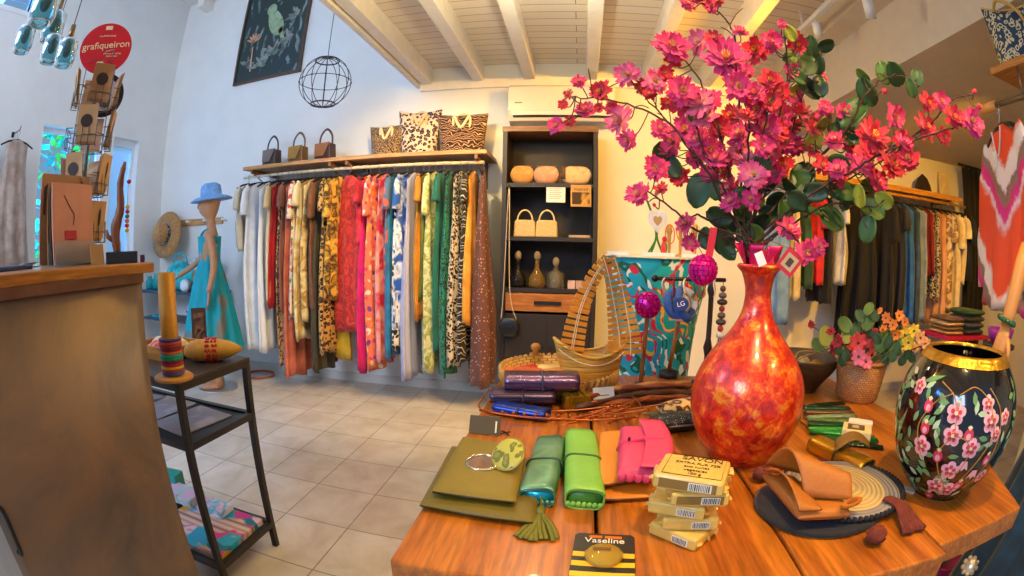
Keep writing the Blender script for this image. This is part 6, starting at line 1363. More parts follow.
# bundle of leather strips, fringed and snake skin pouches
for k, (y, c, lb) in enumerate(((0, '#9c4c18', 'rust leather strap, front of the long bundle'), (.03, '#6c3010', 'dark rust leather strap in the long bundle'), (.055, '#b0641c', 'orange leather strap in the long bundle'), (.08, '#4c2410', 'brown leather strap at the back of the long bundle'), (.045, '#883c14', 'red brown leather strap topmost in the long bundle'), (.018, '#4c2814', 'dark brown thin leather strap low in the long bundle'), (.068, '#c08038', 'pale tan leather strap in the long bundle'), (.098, '#3c1c10', 'nearly black leather strap behind the long bundle'))):
    z = .012+(.022 if k in (4, 6) else .01 if k == 5 else 0)
    pts = smooth_path([(-.2, -.04-.01*k, 0), (-.08, .012*math.sin(k*2), .006), (.04, .03, .012), (.16, .06+.012*math.cos(k*3), .004)], 6)
    one('leather_strap', G().tube(pts, [.011+.004*math.sin(q*1.3+k) for q in range(len(pts))], 8, flat=.6), solid(c, .5, var=.25, ns=30, bs=(60, .4)), lb, 'strap', (.215, 1.33+y, TZ+z), 0, group='leather straps bundle')
g = G(); rnd = random.Random(4)
for k in range(16):
    y = (k-8)*.004; g.tube(smooth_path([(-.06, y*1.4, .006), (-.085-rnd.random()*.02, y*1.8-.01, .003)], 3), .0025, 5)
p = Vector((.31, 1.27, TZ))
t = thing('fringed_pouch', 'brown and gold woven pouch with a pale fringe beside the leather straps', 'pouch', tuple(p), math.radians(22))
obj('body', G().pillow([(-.07, -.035, 0), (.1, -.035, 0), (.1, .035, 0), (-.07, .035, 0)], 0, .045, p=3), fabric('tiger', ['#3c2410', '#c8862c', '#6c4018', '#e0b060'], 3), t); obj('fringe', g, solid('#8c8454', .7), t)
t = thing('snakeskin_pouch', 'black and white snakeskin pouch lying beside the red vase', 'pouch', (.265, 1.165, TZ), math.radians(14))
obj('body', G().pillow([(-.08, -.04, 0), (.08, -.05, 0), (.085, .035, 0), (-.06, .03, 0)], 0, .045, p=2.6), fabric('dots', ['#181a1c', '#9aa0a0'], 6, .4), t); obj('zip', G().tube(smooth_path([(-.075, -.03, .02), (0, -.046, .024), (.078, -.046, .024)], 4), .003, 6), solid('#8a8c8c', .3, .8), t)
# ---- ball topped sticks
def stick_stand(px, py, dist, r, label, matb, name, base_px, black):
    top = ad_(px, py, dist); bs = T(*base_px); t = thing(name, label, 'display stand', (bs.x, bs.y, TZ))
    tp_ = top-Vector((bs.x, bs.y, TZ)); obj('stick', G().tube([(0, 0, .01), tuple(tp_)], .0075, 10), wood('#8a4a1c', '#c07a38', 'z'), t)
    obj('foot', G().cyl((0, 0, 0), (0, 0, .022), .035 if black else .02, n=28), solid('#161416' if black else '#5a3414', .5), t); return t, tp_, top
t, tp_, top = stick_stand(648, 305, 1.62, .04, 'wooden stick stand topped by a magenta mirrored ball', None, 'ball_stand', (640, 389), False)
g = G(); R_b = .042
for i in range(9):
    th0 = PI*(i+.5)/9
    for j in range(max(4, int(18*math.sin(th0)))):
        a = 2*PI*j/max(4, int(18*math.sin(th0))); d = Vector((math.sin(th0)*math.cos(a), math.sin(th0)*math.sin(a), math.cos(th0)))
        x = Vector((-math.sin(a), math.cos(a), 0)); y = d.cross(x); g.box(tp_+d*R_b, (.0115, .012, .006), M=Matrix((x, y, d)).transposed())
g.ell(tp_, (R_b*.97,)*3, 16, 10); mag = solid('#d8148c', .22, .5, var=.25, ns=60)
obj('mirrored_ball', g, mag, t)
t, tp_, top = stick_stand(681, 304, 1.66, .04, 'wooden stick on a black foot carrying blue and white hair bands', None, 'band_stand', (668, 377), True)
obj('padded_top', G().ell(tp_, (.034, .034, .034), 16, 10), solid('#ece0cc', .6), t)
for k, (c, r1, rt, lb) in enumerate((('#1c3c84', .043, (1.2, .3, .4), 'navy blue hair band lettered LG on the padded stick'), ('#e8e4dc', .047, (1.3, -.5, .2), 'white and gold hair band on the padded stick'), ('#2450a0', .05, (1.0, .9, .5), 'bright blue hair band at the back of the padded stick'))):
    t2 = thing('hair_band', lb, 'hair band', tuple(top+Vector((.012*(k-1), 0, 0))), rot=rt, group='hair bands on the padded stick')
    obj('band', G().tube([(r1*math.cos(a)*1.05, r1*math.sin(a), .003*math.sin(4*a)) for a in [2*PI*j/32 for j in range(32)]], .0125, 10, closed=True, flat=1.3), fabric('blotch' if k != 1 else 'floral', [c, '#3c64b0'] if k != 1 else [c, '#c8a04c', '#3c64b0'], 1.5, seed=k), t2)
    if k == 0: pass
dcm = (CO-top).normalized(); rt = Vector((-dcm.y, dcm.x, 0))
o_ = thing('band_badge', 'small navy badge lettered LG in front of the hair bands', 'badge', tuple(top+dcm*.061))
Mb = frame3((0, 0, 0), rt, (0, 0, 1)); obj('patch', G().prism(blob(0, 0, .026, .022, 0, 20), .012, Mb), fabric('plain', ['#1c3c84', '#16306c']), o_)
text('LG', .022, solid('#f4f0ea', .5, var=0), o_, Mb @ Matrix.Translation((0, 0, .0064)) @ Matrix.Rotation(.3, 4, 'Z'))
# ---- jewellery T stand with hanging tassels
jb = T(703, 386); jt = ad_(700, 276, 1.62)
jb = Vector((.455, 1.58, TZ)); zj = ad_(690, 277, 1.66).z
t = thing('jewellery_stand', 'dark turned T shaped stand with rings of beads hanging from its bar', 'jewellery stand', tuple(jb))
dkw = solid('#2c2018', .4, .2)
obj('post', G().lathe([(0, 0), (.045, 0), (.045, .012), (.012, .02), (.009, .1), (.016, .13), (.009, .16), (.009, zj-TZ-.06), (.015, zj-TZ-.04), (.008, zj-TZ), (0, zj-TZ+.01)], n=20), dkw, t)
obj('bar', G().tube([(-.2, -.02, zj-TZ-.005), (.05, .005, zj-TZ-.005)], .007, 10).ell((-.2, -.02, zj-TZ-.005), (.012,)*3, 10, 8), dkw, t)
for k in range(6):
    x = -.17+.036*k; c = ('#c8b090', '#8c2430', '#e8dcc4', '#4c6c5c', '#b88848', '#d8ccb8')[k]; g = G()
    g.tube([(.022*math.cos(a), .003*math.sin(3*a), -.028+.03*math.sin(a)) for a in [2*PI*j/24 for j in range(24)]], .0028, 6, closed=True)
    one('ring_necklace', g, solid(c, .4, .3), ('cream', 'wine red', 'ivory', 'green', 'golden', 'pale')[k]+' bead ring hanging on the T stand bar, '+('at its free end', 'second from the free end', 'third from the free end', 'fourth from the free end', 'fifth from the free end', 'next to the post')[k], 'necklace', (jb.x+x, jb.y-.018+.004*k, zj-.005), 1.3, group='bead rings on the T stand')
p = ad_(712, 330, 1.45)
t = thing('beaded_tassel', 'long red, white and black beaded tassel hanging beside the red vase', 'tassel', (jb.x+.035, jb.y-.02, zj-.012))
g = G(); cols_ = ['#8c1420', '#e8e0d4', '#1c1a1c']
for k in range(8): obj('bead', G().ell((0, 0, -.02-.022*k), (.011+.004*(k % 3), .011+.004*(k % 3), .011), 10, 7), solid(('#4a3428', '#5c5048', '#2c2420', '#8c1420', '#5a4438', '#3c3430', '#b01c28', '#e0d8cc')[k], .35), t)
obj('thread', G().tube([(0, 0, .012), (0, 0, -.19)], .0015, 5), solid('#2c2420', .6), t)
for q, c in enumerate(cols_):
    g = G()
    for k in range(6):
        a = 2*PI*(k+q/3)/6; g.tube([(.004*math.cos(a), .004*math.sin(a), -.185), (.014*math.cos(a), .014*math.sin(a), -.24), (.013*math.cos(a), .013*math.sin(a), -.29-.01*(k % 2))], .0026, 5)
    obj('tassel_threads', g, solid(c, .6), t)
# ---- tropical print pedestal on the floor behind the table
m, nt, b = nmat('tropical_print'); setp(b, .5); v = coords(nt, 1, loc=(.2, .1, .3)); n0 = noise(nt, v, 6, 2)
ad = nt.nodes.new('ShaderNodeVectorMath'); ad.operation = 'MULTIPLY_ADD'; L(nt, n0.outputs['Color'], ad.inputs[0]); ad.inputs[1].default_value = (.25,)*3; L(nt, v, ad.inputs[2])
w_ = nt.nodes.new('ShaderNodeTexWave'); w_.inputs['Scale'].default_value = 9; w_.inputs['Distortion'].default_value = 5; w_.bands_direction = 'DIAGONAL'; L(nt, ad.outputs[0], w_.inputs['Vector'])
n1 = noise(nt, v, 7, 1); base = ramp(nt, n1.outputs[0], [(.38, '#14a8b8'), (.5, '#0c8ea8'), (.56, '#1cb0a4')])
lfm = ramp(nt, w_.outputs['Fac'], [(.76, '#000000'), (.8, '#ffffff')]); n3 = noise(nt, coords(nt, 1, loc=(3, 2, 1)), 8, 1)
lc = ramp(nt, n3.outputs[0], [(.0, '#e8ecd0'), (.42, '#0c5c3c'), (.5, '#e8ecd8'), (.56, '#d81c3c'), (.63, '#f0b83c')], 'CONSTANT')
n4 = noise(nt, coords(nt, 1, loc=(5, 7, 2)), 9, 1); red = ramp(nt, n4.outputs[0], [(.61, '#000000'), (.625, '#ffffff')])
L(nt, mixc(nt, red, mixc(nt, lfm, base, lc), '#d4203c'), b.inputs['Base Color']); trop = m
PS = Vector((.335, 2.02, 0)); PH = 1.222
t = thing('drum_pedestal', 'waisted display pedestal covered in turquoise tropical print behind the table', 'pedestal', tuple(PS))
obj('drum', G().lathe(smoothprof([(0, 0), (.215, 0), (.21, .05), (.17, .35), (.16, .6), (.165, .8), (.185, .98), (.222, 1.14), (.232, PH-.012), (.225, PH-.008), (0, PH-.008)], 3), n=56, cap=False), trop, t)
obj('top_edge', G().lathe([(.0, PH-.008), (.232, PH-.008), (.232, PH), (0, PH)], n=56), solid('#d8c8a0', .5), t)
for k, (x, lb) in enumerate(((-.175, 'white price strip at the window end of the tropical pedestal'), (-.02, 'long white price strip in the middle of the tropical pedestal'), (.14, 'wide white price strip at the T stand side of the pedestal'))):
    one('price_strip', G().box((0, 0, .008), (.08 if k == 0 else .13, .03, .014)), solid('#eef0ec', .5, var=.02), lb, 'price strip', (PS.x+x, PS.y-.15+(.02 if k == 0 else 0), PH), 0, group='white price strips on the pedestal')
# small things on the pedestal
p = ay_(657, 250, 2.02)
t = thing('heart_ornament', 'white heart ornament on crossing green stems on the pedestal', 'ornament', (p.x, 2.02, PH))
gg = G().tube(smooth_path([(-.03, 0, .0), (-.005, 0, .08), (-.02, 0, .16), (-.05, 0, .24)], 4), .005, 6).tube(smooth_path([(.03, 0, .0), (.0, 0, .07), (.0, 0, .12)], 4), .005, 6).tube(smooth_path([(-.045, 0, .0), (-.01, 0, .06), (.0, 0, .1)], 4), .004, 6)
obj('stems', gg, solid('#2c7c2c', .5), t)
hp_ = [(.0, -.05), (.035, -.01), (.042, .02), (.03, .042), (.01, .04), (0, .028), (-.01, .04), (-.03, .042), (-.042, .02), (-.035, -.01)]
obj('heart', G().prism(hp_, .01, Matrix.Translation((-.002, -.01, .145)) @ Matrix.Rotation(PI/2, 4, 'X')), solid('#f2efe8', .4), t, bev=.003); obj('heart_print', G().prism([(x*.45, y*.45) for x, y in hp_], .002, Matrix.Translation((-.002, -.0165, .145)) @ Matrix.Rotation(PI/2, 4, 'X')), solid('#c89c5c', .5), t)
one('parrot_figure', G().ell((0, 0, .035), (.014, .012, .03), 12, 8).ell((0, -.004, .07), (.011, .011, .012), 10, 8).tube([(0, .0, .02), (.008, .01, -.0)], [.008, .004], 6), fabric('blotch', ['#d8201c', '#e8341c', '#2c8c3c'], 2, .4), 'tiny red and green parrot figure beside the heart ornament', 'figurine', (p.x+.025, 1.99, PH))
for k, (px, h, c, lb) in enumerate(((670, .15, '#e87c2c', 'orange necklace bust on the pedestal, nearest the heart'), (681, .17, '#d8a03c', 'golden necklace bust on the pedestal, middle'), (696, .16, '#e8c87c', 'pale gold necklace bust on the pedestal beside the blossom'))):
    p = ay_(px, 250, 2.02)
    t = thing('necklace_bust', lb, 'display bust', (p.x, 2.04, PH), group='necklace busts on the pedestal')
    obj('bust', G().lathe([(0, 0), (.022, 0), (.02, .006), (.006, .015), (.008, h*.6), (.014, h*.7), (.008, h*.85), (0, h*.9)], n=16), solid('#d8a048', .4, .3), t)
    obj('necklace', G().tube([(.02*math.cos(a), -.012+.01*math.sin(a), h*.62+.04*math.sin(a)) for a in [2*PI*j/20 for j in range(20)]], .003, 6, closed=True), solid(c, .4), t)
# shoes and pot low at the right, seen under the table edge
p = ad_(937, 556, 1.35)
p0_ = az_(936, 553, 0.0)
t = thing('plant_pot', 'magenta pot with a small green plant on the floor beyond the table', 'plant pot', tuple(az_(940, 567, .12).xy)+(0,))
obj('pot', G().lathe([(0, 0), (.07, 0), (.095, .16), (.1, .17), (.09, .17), (.065, .02), (0, .02)], n=28, cap=False), solid('#b01c5c', .4), t)
g = G()
for k in range(9):
    a = k*.7; g.tube(smooth_path([(0, 0, .12), (.03*math.cos(a), .03*math.sin(a), .2), (.07*math.cos(a), .07*math.sin(a), .23)], 3), [.006, .009, .012, .012, .010, .007, .003][:7], 6, flat=.3)
obj('leaves', g, solid('#4c7c2c', .5), t)
# ============================================================ flowers
VM = VC+Vector((0, 0, .42))
def mat_petal(c_in, c_out, nm):
    m, nt, b = nmat(nm); setp(b, .6); v = coords(nt); ln = nt.nodes.new('ShaderNodeVectorMath'); ln.operation = 'LENGTH'; L(nt, v, ln.inputs[0]); n = noise(nt, v, 60, 2)
    ad = nt.nodes.new('ShaderNodeMath'); ad.operation = 'MULTIPLY_ADD'; L(nt, n.outputs[0], ad.inputs[0]); ad.inputs[1].default_value = .012; L(nt, ln.outputs['Value'], ad.inputs[2])
    L(nt, ramp(nt, ad.outputs[0], [(.006, '#f4c050'), (.012, c_in), (.034, c_out)]), b.inputs['Base Color'])
    b.inputs['Subsurface Weight'].default_value = 0.0; b.inputs['Sheen Weight'].default_value = .3; return m
PM = {'p': mat_petal('#f86898', '#e42468', 'petal_pink'), 'm': mat_petal('#f05c9c', '#d81c68', 'petal_magenta'), 'r': mat_petal('#f03850', '#d00c2c', 'petal_red'), 'l': mat_petal('#fcb0c0', '#f05088', 'petal_light_pink')}
stam = solid('#f4c83c', .5)
def blossom_g(seed, n1=14, n2=11, R=.034):
    r = random.Random(seed); g = G()
    for layer, (n, rr, lift) in enumerate(((n1, 1.0, .1), (n2, .88, .5), (8, .62, .95))):
        for k in range(n):
            a = 2*PI*(k+.5*layer)/n+r.uniform(-.15, .15); l = R*rr*r.uniform(.8, 1.15); w = l*.2; up = lift+r.uniform(-.18, .18)
            ca, sa = math.cos(a), math.sin(a); rows = []
            for i, (t_, ww) in enumerate(((.08, .15), (.35, .75), (.65, 1.0), (.88, .75))):
                rad = l*t_*math.cos(up*t_*.9); z = l*t_*math.sin(up)+.22*l*t_*t_*(1 if layer else -.3)
                rows.append([Vector((rad*ca-s*w*ww*sa, rad*sa+s*w*ww*ca, z+(.12*w*abs(s)))) for s in (-1, 0, 1)])
            tipz = l*math.sin(up)+.2*l*layer; tr = l*math.cos(up*.9)
            tip = [Vector((tr*ca-s*w*.45*sa, tr*sa+s*w*.45*ca, tipz)) for s in (-1, 1)]
            vs = [q for row in rows for q in row]+[tip[0], tip[1]]; fs = []
            for i in range(3):
                for j in range(2): b0 = i*3+j; fs.append((b0, b0+1, b0+4, b0+3))
            fs += [(9, 10, 12), (10, 11, 13)]
            N = len(vs); vs2 = [q-Vector((0, 0, .0008)) for q in vs]; fs2 = [tuple(N+i for i in reversed(f)) for f in fs]
            g.add(vs+vs2, fs+fs2, 0, True)
    for k in range(9):
        a = 2*PI*k/9; g.tube([(0, 0, .002), (.006*math.cos(a), .006*math.sin(a), R*.5)], .0007, 4, 1)
    g.tube([(0, 0, -.012), (0, 0, .003)], [.002, .005], 6, 2)
    return g
BM = {}
for k_ in 'pmrl':
    BM[k_] = [mesh_of('blossom', blossom_g(i*5+ord(k_), 15 if i else 13, 10), [PM[k_], stam, solid('#5c3018', .6)]) for i in range(2)]
# small closed red bud
bud = G()
for q in range(5):
    a = 2*PI*q/5; bud.ell((.004*math.cos(a), .004*math.sin(a), .012), (.0085, .0085, .014), 8, 6)
BM['b'] = [mesh_of('bud', bud, PM['r'])]*2
FLW = [(686,4,10,'p'),(699,1,9,'r'),(712,6,9,'p'),(720,2,8,'r'),(671,47,19,'p'),(674,59,10,'r'),(699,42,14,'l'),(714,39,10,'r'),(726,60,24,'m'),(740,33,9,'p'),(756,50,15,'r'),(770,42,10,'p'),
(628,75,14,'l'),(644,86,10,'r'),(656,82,14,'l'),(666,73,9,'r'),(579,82,8,'p'),(601,91,12,'r'),(569,95,7,'r'),(563,105,6,'r'),(586,111,12,'p'),(571,121,7,'r'),(557,126,10,'p'),(599,108,6,'r'),
(621,121,16,'l'),(629,140,12,'p'),(683,91,17,'p'),(699,104,18,'l'),(710,101,14,'p'),(704,117,15,'l'),(668,104,9,'r'),(739,87,17,'p'),(756,94,13,'p'),(774,83,12,'r'),(733,117,15,'r'),(745,118,12,'r'),(764,130,20,'m'),
(686,130,16,'m'),(674,141,14,'p'),(698,140,14,'m'),(656,168,14,'p'),(680,177,12,'r'),(638,195,14,'p'),(655,206,5,'b'),(687,224,12,'p'),(690,243,10,'p'),(727,169,16,'r'),(709,174,11,'p'),(748,163,16,'l'),(731,190,14,'m'),
(764,187,17,'l'),(771,152,16,'m'),(742,135,16,'p'),(788,231,15,'p'),(806,253,13,'p'),(818,246,11,'m'),(712,148,13,'p'),(800,149,10,'r'),(784,166,12,'r'),(782,25,6,'p'),(772,42,12,'p'),(796,43,12,'r'),(770,81,13,'r'),
(791,70,10,'p'),(822,78,7,'p'),(780,92,12,'r'),(825,108,9,'m'),(843,112,10,'p'),(800,114,17,'r'),(781,114,14,'p'),(776,132,14,'r'),(882,91,8,'b'),(894,117,13,'p'),(872,138,20,'r'),(903,144,11,'p'),(835,143,13,'p'),
(927,103,11,'r'),(941,102,11,'p'),(925,128,15,'r'),(954,118,12,'r'),(944,136,9,'r'),(971,122,15,'m'),(973,93,7,'b'),(979,108,8,'b'),(893,166,15,'r'),(908,160,14,'r'),(862,166,13,'p'),(847,148,11,'r'),(903,141,12,'r'),
(877,181,12,'r'),(762,146,12,'m'),(822,118,9,'p'),(754,176,17,'l'),(731,202,12,'m'),(867,150,14,'r'),(850,165,12,'p'),(661,190,9,'r'),(720,128,14,'r'),(810,150,12,'r'),(775,172,12,'m'),(795,98,10,'p'),(810,128,12,'r'),
(745,72,10,'p'),(757,110,13,'r'),(822,165,11,'r'),(838,172,10,'p'),(660,130,12,'p'),(669,152,12,'r'),(716,160,14,'m'),(740,150,15,'l'),(752,200,12,'m'),(695,158,12,'p'),(785,142,13,'p'),(790,125,12,'r'),(885,156,12,'p'),(650,95,8,'r'),(612,108,8,'p')]
BR = [ # label, group phrase, polyline of pixels, depth offset
 ('long blossom branch arching furthest towards the dark cabinet', [(735, 225), (700, 160), (660, 118), (610, 100), (568, 97)], -.02, 0),
 ('blossom branch rising below the light pink flowers over the air conditioner', [(733, 225), (705, 170), (665, 120), (630, 80)], .10, 1),
 ('low blossom branch drooping beside the tropical pedestal', [(738, 240), (700, 232), (668, 205), (642, 188)], -.08, 2),
 ('upright blossom branch ending in the big pink flower on the beam', [(738, 225), (722, 140), (700, 80), (672, 48)], .02, 3),
 ('tallest blossom branch leaving the top of the view', [(742, 225), (740, 130), (738, 50), (722, 15), (695, 2)], .05, 4),
 ('blossom branch behind the large magenta flower in the middle', [(745, 225), (748, 150), (745, 90), (728, 62)], -.10, 5),
 ('thin upright branch with two red flowers under the ceiling', [(752, 225), (772, 140), (788, 80), (783, 28)], .0, 6),
 ('long blossom branch reaching right to the tie dye tunic', [(760, 240), (810, 195), (850, 172), (890, 150), (940, 132), (970, 122)], -.05, 7),
 ('blossom branch curling up to two red buds at its end', [(760, 236), (815, 190), (870, 160), (925, 128), (950, 102), (972, 94)], .03, 8),
 ('eucalyptus branch with dark round leaves reaching up right', [(757, 230), (800, 180), (845, 130), (870, 90), (895, 76), (920, 86)], .06, 9),
 ('short blossom branch in front with a single pink flower', [(752, 258), (770, 240), (788, 231), (806, 253)], -.14, 10),
 ('dense middle branch of magenta blossoms above the vase neck', [(748, 235), (755, 190), (762, 140), (772, 95)], -.12, 11),
 ('blossom branch low on the window side over the hanging sequin ball', [(744, 255), (715, 225), (695, 215), (686, 232)], -.06, 12),
 ('leafy branch of dark green round leaves under the ceiling', [(752, 228), (780, 160), (800, 105), (812, 60)], .09, 13),
 ('deep red blossom branch over the black dresses', [(758, 242), (805, 205), (850, 178), (885, 160)], .10, 14),
 ('blossom branch of light pink flowers crossing the centre', [(742, 228), (722, 185), (700, 140), (690, 100)], -.14, 15),
 ('low leafy branch spreading in front of the black clothes', [(757, 250), (790, 225), (830, 205), (872, 207)], -.02, 16)]
bark = solid('#4a2c20', .7, var=.2); leafm = [solid('#33561f', .5, var=.2), solid('#627f28', .45, var=.2), solid('#a8ac34', .45, var=.15), solid('#243f1c', .45, var=.2)]
LV = [(807,64,15,3),(816,62,12,3),(808,88,14,3),(820,86,11,3),(796,90,9,2),(790,33,9,2),(867,92,14,0),(854,113,20,0),(843,134,18,3),(822,118,13,2),(884,73,11,1),(895,74,13,0),(863,75,8,1),(911,88,9,0),(917,78,9,0),
(819,126,12,1),(815,140,12,2),(664,157,15,0),(674,167,11,3),(700,190,18,0),(720,216,14,3),(724,241,15,0),(706,238,11,0),(803,177,18,3),(809,212,16,0),(745,233,13,3),(784,213,13,0),(798,201,13,3),(872,209,14,1),(884,200,11,2),
(830,216,14,0),(822,160,13,3),(805,176,12,0),(837,165,14,3),(849,137,10,0),(848,202,11,0),(812,46,10,0),(770,215,12,0),(760,222,11,3),(735,225,12,0),(716,190,10,0),(693,115,8,1),(826,45,10,3),(798,76,10,0),(675,88,8,1),(838,186,13,0),(816,192,13,3),(792,188,12,0),(776,200,11,3),(728,252,10,0),(755,232,10,0),(860,196,11,2),(868,186,9,1),(845,120,11,3),(790,58,9,1)]
TAG_F = 1.03
def bpt(px, py, off): 
    # branches fan around the vase: depth follows distance from the neck
    rr = math.hypot(px-750, py-250)/250; return ad_(px, py, 1.13+off*min(1, rr*1.6+.15)+.02*rr)
_r = random.Random(77)
for _i in range(12):   # smaller filler blossoms inside the dense zones
    zx, zy, sx_, sy_ = _r.choice(((735, 120, 45, 40), (868, 152, 34, 22), (800, 135, 30, 35), (700, 130, 25, 30), (850, 178, 30, 18)))
    FLW.append((zx+_r.gauss(0, .5)*sx_, zy+_r.gauss(0, .5)*sy_, _r.uniform(8, 13), _r.choice('prrmp')))
for _i in range(16): LV.append((_r.uniform(735, 880), _r.uniform(165, 235), _r.uniform(9, 14), _r.choice((0, 3, 3, 1))))
branches = []
rnd = random.Random(21)
for lb, pl, off, i in BR:
    n_in = Vector((.016*math.cos(i*2.4), .016*math.sin(i*2.4), 0))
    pts = [VM+n_in*.9+Vector((0, 0, -.03)), VM+n_in*1.2+Vector((0, 0, .012))]+[bpt(px, py, off) for px, py in pl]
    P = smooth_path(pts, 8); P = [P[0]]+[q+Vector((rnd.uniform(-1, 1), rnd.uniform(-1, 1), rnd.uniform(-1, 1)))*.003 for q in P[1:-1]]+[P[-1]]
    t = thing('flower_branch', 'artificial '+lb, 'flower branch', tuple(pts[0]), group='branches in the red vase')
    branches.append([t, P, off, [], G(), pts[0], pl])
    g = G(); k = len(P); g.tube([q-pts[0] for q in P], [.0042-.0026*j/(k-1) for j in range(k)], 7); branches[-1][4] = g
def nearest(px, py, want=None):
    best = None
    for bi, (t, P, off, fl, g, o, pl) in enumerate(branches):
        for j in range(len(pl)-1):
            a, b_ = Vector(pl[j]+(0,)), Vector(pl[j+1]+(0,)); q = Vector((px, py, 0)); u = max(0, min(1, (q-a).dot(b_-a)/max(1e-6, (b_-a).length_squared)))
            d = (a+(b_-a)*u-q).length + 6*len(fl)**.5*.4
            if best is None or d < best[0]: best = (d, bi)
    return best[1]
for i, (px, py, r, k_) in enumerate(FLW):
    bi = nearest(px, py); t, P, off, fl, g, o, pl = branches[bi]; fl.append(i)
    c = bpt(px, py, off+rnd.uniform(-.05, .05)); dist = (c-CO).length; sc = (r/FPX*dist)/.033*.98
    j = min(range(len(P)), key=lambda q: (P[q]-c).length + (0 if q > 8 else 1)); j = max(2, j-2); s0 = P[j]
    mid = (s0+c)/2+Vector((rnd.uniform(-.012, .012), rnd.uniform(-.012, .012), -.012))
    g.tube([q-o for q in smooth_path([s0, mid, c], 4)], .0014, 5)
    b_ = bpy.data.objects.new('blossom' if k_ != 'b' else 'flower_bud', BM[k_][i % 2]); COL.objects.link(b_); b_.parent = t; b_.location = c-o
    n_ = (CO-c).normalized()*.9+(c-VM).normalized()*.5+Vector((rnd.uniform(-.5, .5), rnd.uniform(-.5, .5), rnd.uniform(-.4, .5)))
    b_.rotation_mode = 'QUATERNION'; b_.rotation_quaternion = n_.to_track_quat('Z', 'Y') @ Matrix.Rotation(rnd.uniform(0, 6), 3, 'Z').to_quaternion(); b_.scale = (sc,)*3
lg = {}
def leaf(g, c, n_, up, r, mi):
    z = n_.normalized(); x = up.cross(z).normalized(); y = z.cross(x); nu, nv = 6, 8; w = r*.68
    def f(u, v):
        tt = v*2-1; prof_ = math.sqrt(max(0, 1-tt*tt*.98))*(1+.15*(1-v)); s = (u-.5)*2
        return c+y*(tt*r)+x*(s*w*prof_)+z*(.18*r*abs(s)**1.5-.15*r*tt*tt)
    g.sheet(f, nu, nv, .0012, mi)
leafb = {}
for i, (px, py, r, mi) in enumerate(LV):
    bi = nearest(px, py); t, P, off, fl, g, o, pl = branches[bi]
    c = bpt(px, py, off+rnd.uniform(-.03, .06)); dist = (c-CO).length; R_l = r/FPX*dist*1.05
    j = max(2, min(range(len(P)), key=lambda q: (P[q]-c).length + (0 if q > 8 else 1))-1)
    g.tube([q-o for q in smooth_path([P[j], (P[j]+c)/2+Vector((0, 0, -.008)), c], 3)], .0014, 5)
    n_ = (CO-c).normalized()+Vector((rnd.uniform(-.7, .7), rnd.uniform(-.7, .7), rnd.uniform(-.5, .8)))
    leaf(leafb.setdefault(bi, G()), c-o, n_, Vector((rnd.uniform(-1, 1), rnd.uniform(-.3, .3), rnd.uniform(-.6, 1))), R_l, mi)
for bi, (t, P, off, fl, g, o, pl) in enumerate(branches):
    # small side twigs
    for q in range(4):
        j = rnd.randrange(12, len(P)-2); d = Vector((rnd.uniform(-1, 1), rnd.uniform(-.6, .6), rnd.uniform(-.3, 1))).normalized()*rnd.uniform(.03, .07)
        g.tube([x-o for x in smooth_path([P[j], P[j]+d*.5+Vector((0, 0, .006)), P[j]+d], 3)], [.0014]*6+[.0008], 5)
    obj('stem', g, bark, t)
    if bi in leafb: obj('leaves', leafb[bi], leafm, t)
# price tags and ribbon at the vase neck
red_c = solid('#c01428', .5, var=.05)
for px, py, dd, w, h, rz, lb, blank in ((764, 262, 1.03, .042, .05, 0, 'red hang tag in front of the vase neck', True), (711, 245, 1.06, .016, .075, .15, 'narrow red hang tag above the sequin ball', True), (790, 262, 1.03, .042, .05, .65, 'red diamond hang tag with a printed label beside the vase neck', False)):
    c = ad_(px, py, dd); d_ = (CO-c).normalized(); M_ = frame3((0, 0, 0), Vector((-d_.y, d_.x, 0)), (0, 0, 1)) @ Matrix.Rotation(-rz, 4, 'Z')
    t = thing('hang_tag', lb, 'tag', tuple(c), group='red tags on the branches')
    obj('card', G().prism([(-w/2, -h/2), (w/2, -h/2), (w/2, h/2), (-w/2, h/2)], .0015, M_), red_c, t)
    if not blank: obj('label', G().prism([(-w*.33, -h*.33), (w*.33, -h*.33), (w*.33, h*.3), (-w*.33, h*.3)], .001, M_ @ Matrix.Translation((0, 0, .0012))), solid('#b8a070', .5), t); obj('label_print', G().prism([(-w*.15, -h*.2), (w*.15, -h*.2), (w*.15, h*.15), (-w*.15, h*.15)], .0008, M_ @ Matrix.Translation((0, 0, .002))), solid('#4a2c20', .5), t)
    top_ = VM+Vector((0, 0, .05)); obj('string', G().tube(smooth_path([M_ @ Vector((0, h/2, 0)), (top_-c)*.6+Vector((0, 0, .02)), top_-c], 4), .0007, 4), solid('#8c1424', .6), t)
t = thing('gift_ribbon', 'crumpled pink foil ribbon with a white label in the vase mouth', 'ribbon', tuple(VM))
g = G(); rnd = random.Random(31)
for k in range(7):
    a = 2*PI*k/7+.3; p0_, p1_ = Vector((.03*math.cos(a), .03*math.sin(a), -.005)), Vector((.05*math.cos(a+.3), .05*math.sin(a+.3), .045+.015*rnd.random()))
    g.sheet(lambda u, v, A=a, p0_=p0_, p1_=p1_: p0_.lerp(p1_, v)+Vector((-math.sin(A), math.cos(A), 0))*((u-.5)*.03*(.6+.6*v)), 4, 5, .001)
obj('foil', g, solid('#d81c5c', .25, .4), t)
c = ad_(742, 268, .98)-VM; d_ = (CO-VM).normalized(); M_ = frame3(c*.0+Vector((-.02, -.055, .02)), Vector((-d_.y, d_.x, 0)), (0, 0, 1)) @ Matrix.Rotation(.4, 4, 'Z')
obj('label', G().prism([(-.009, -.014), (.009, -.014), (.009, .014), (-.009, .014)], .001, M_), solid('#f0ece4', .5), t)
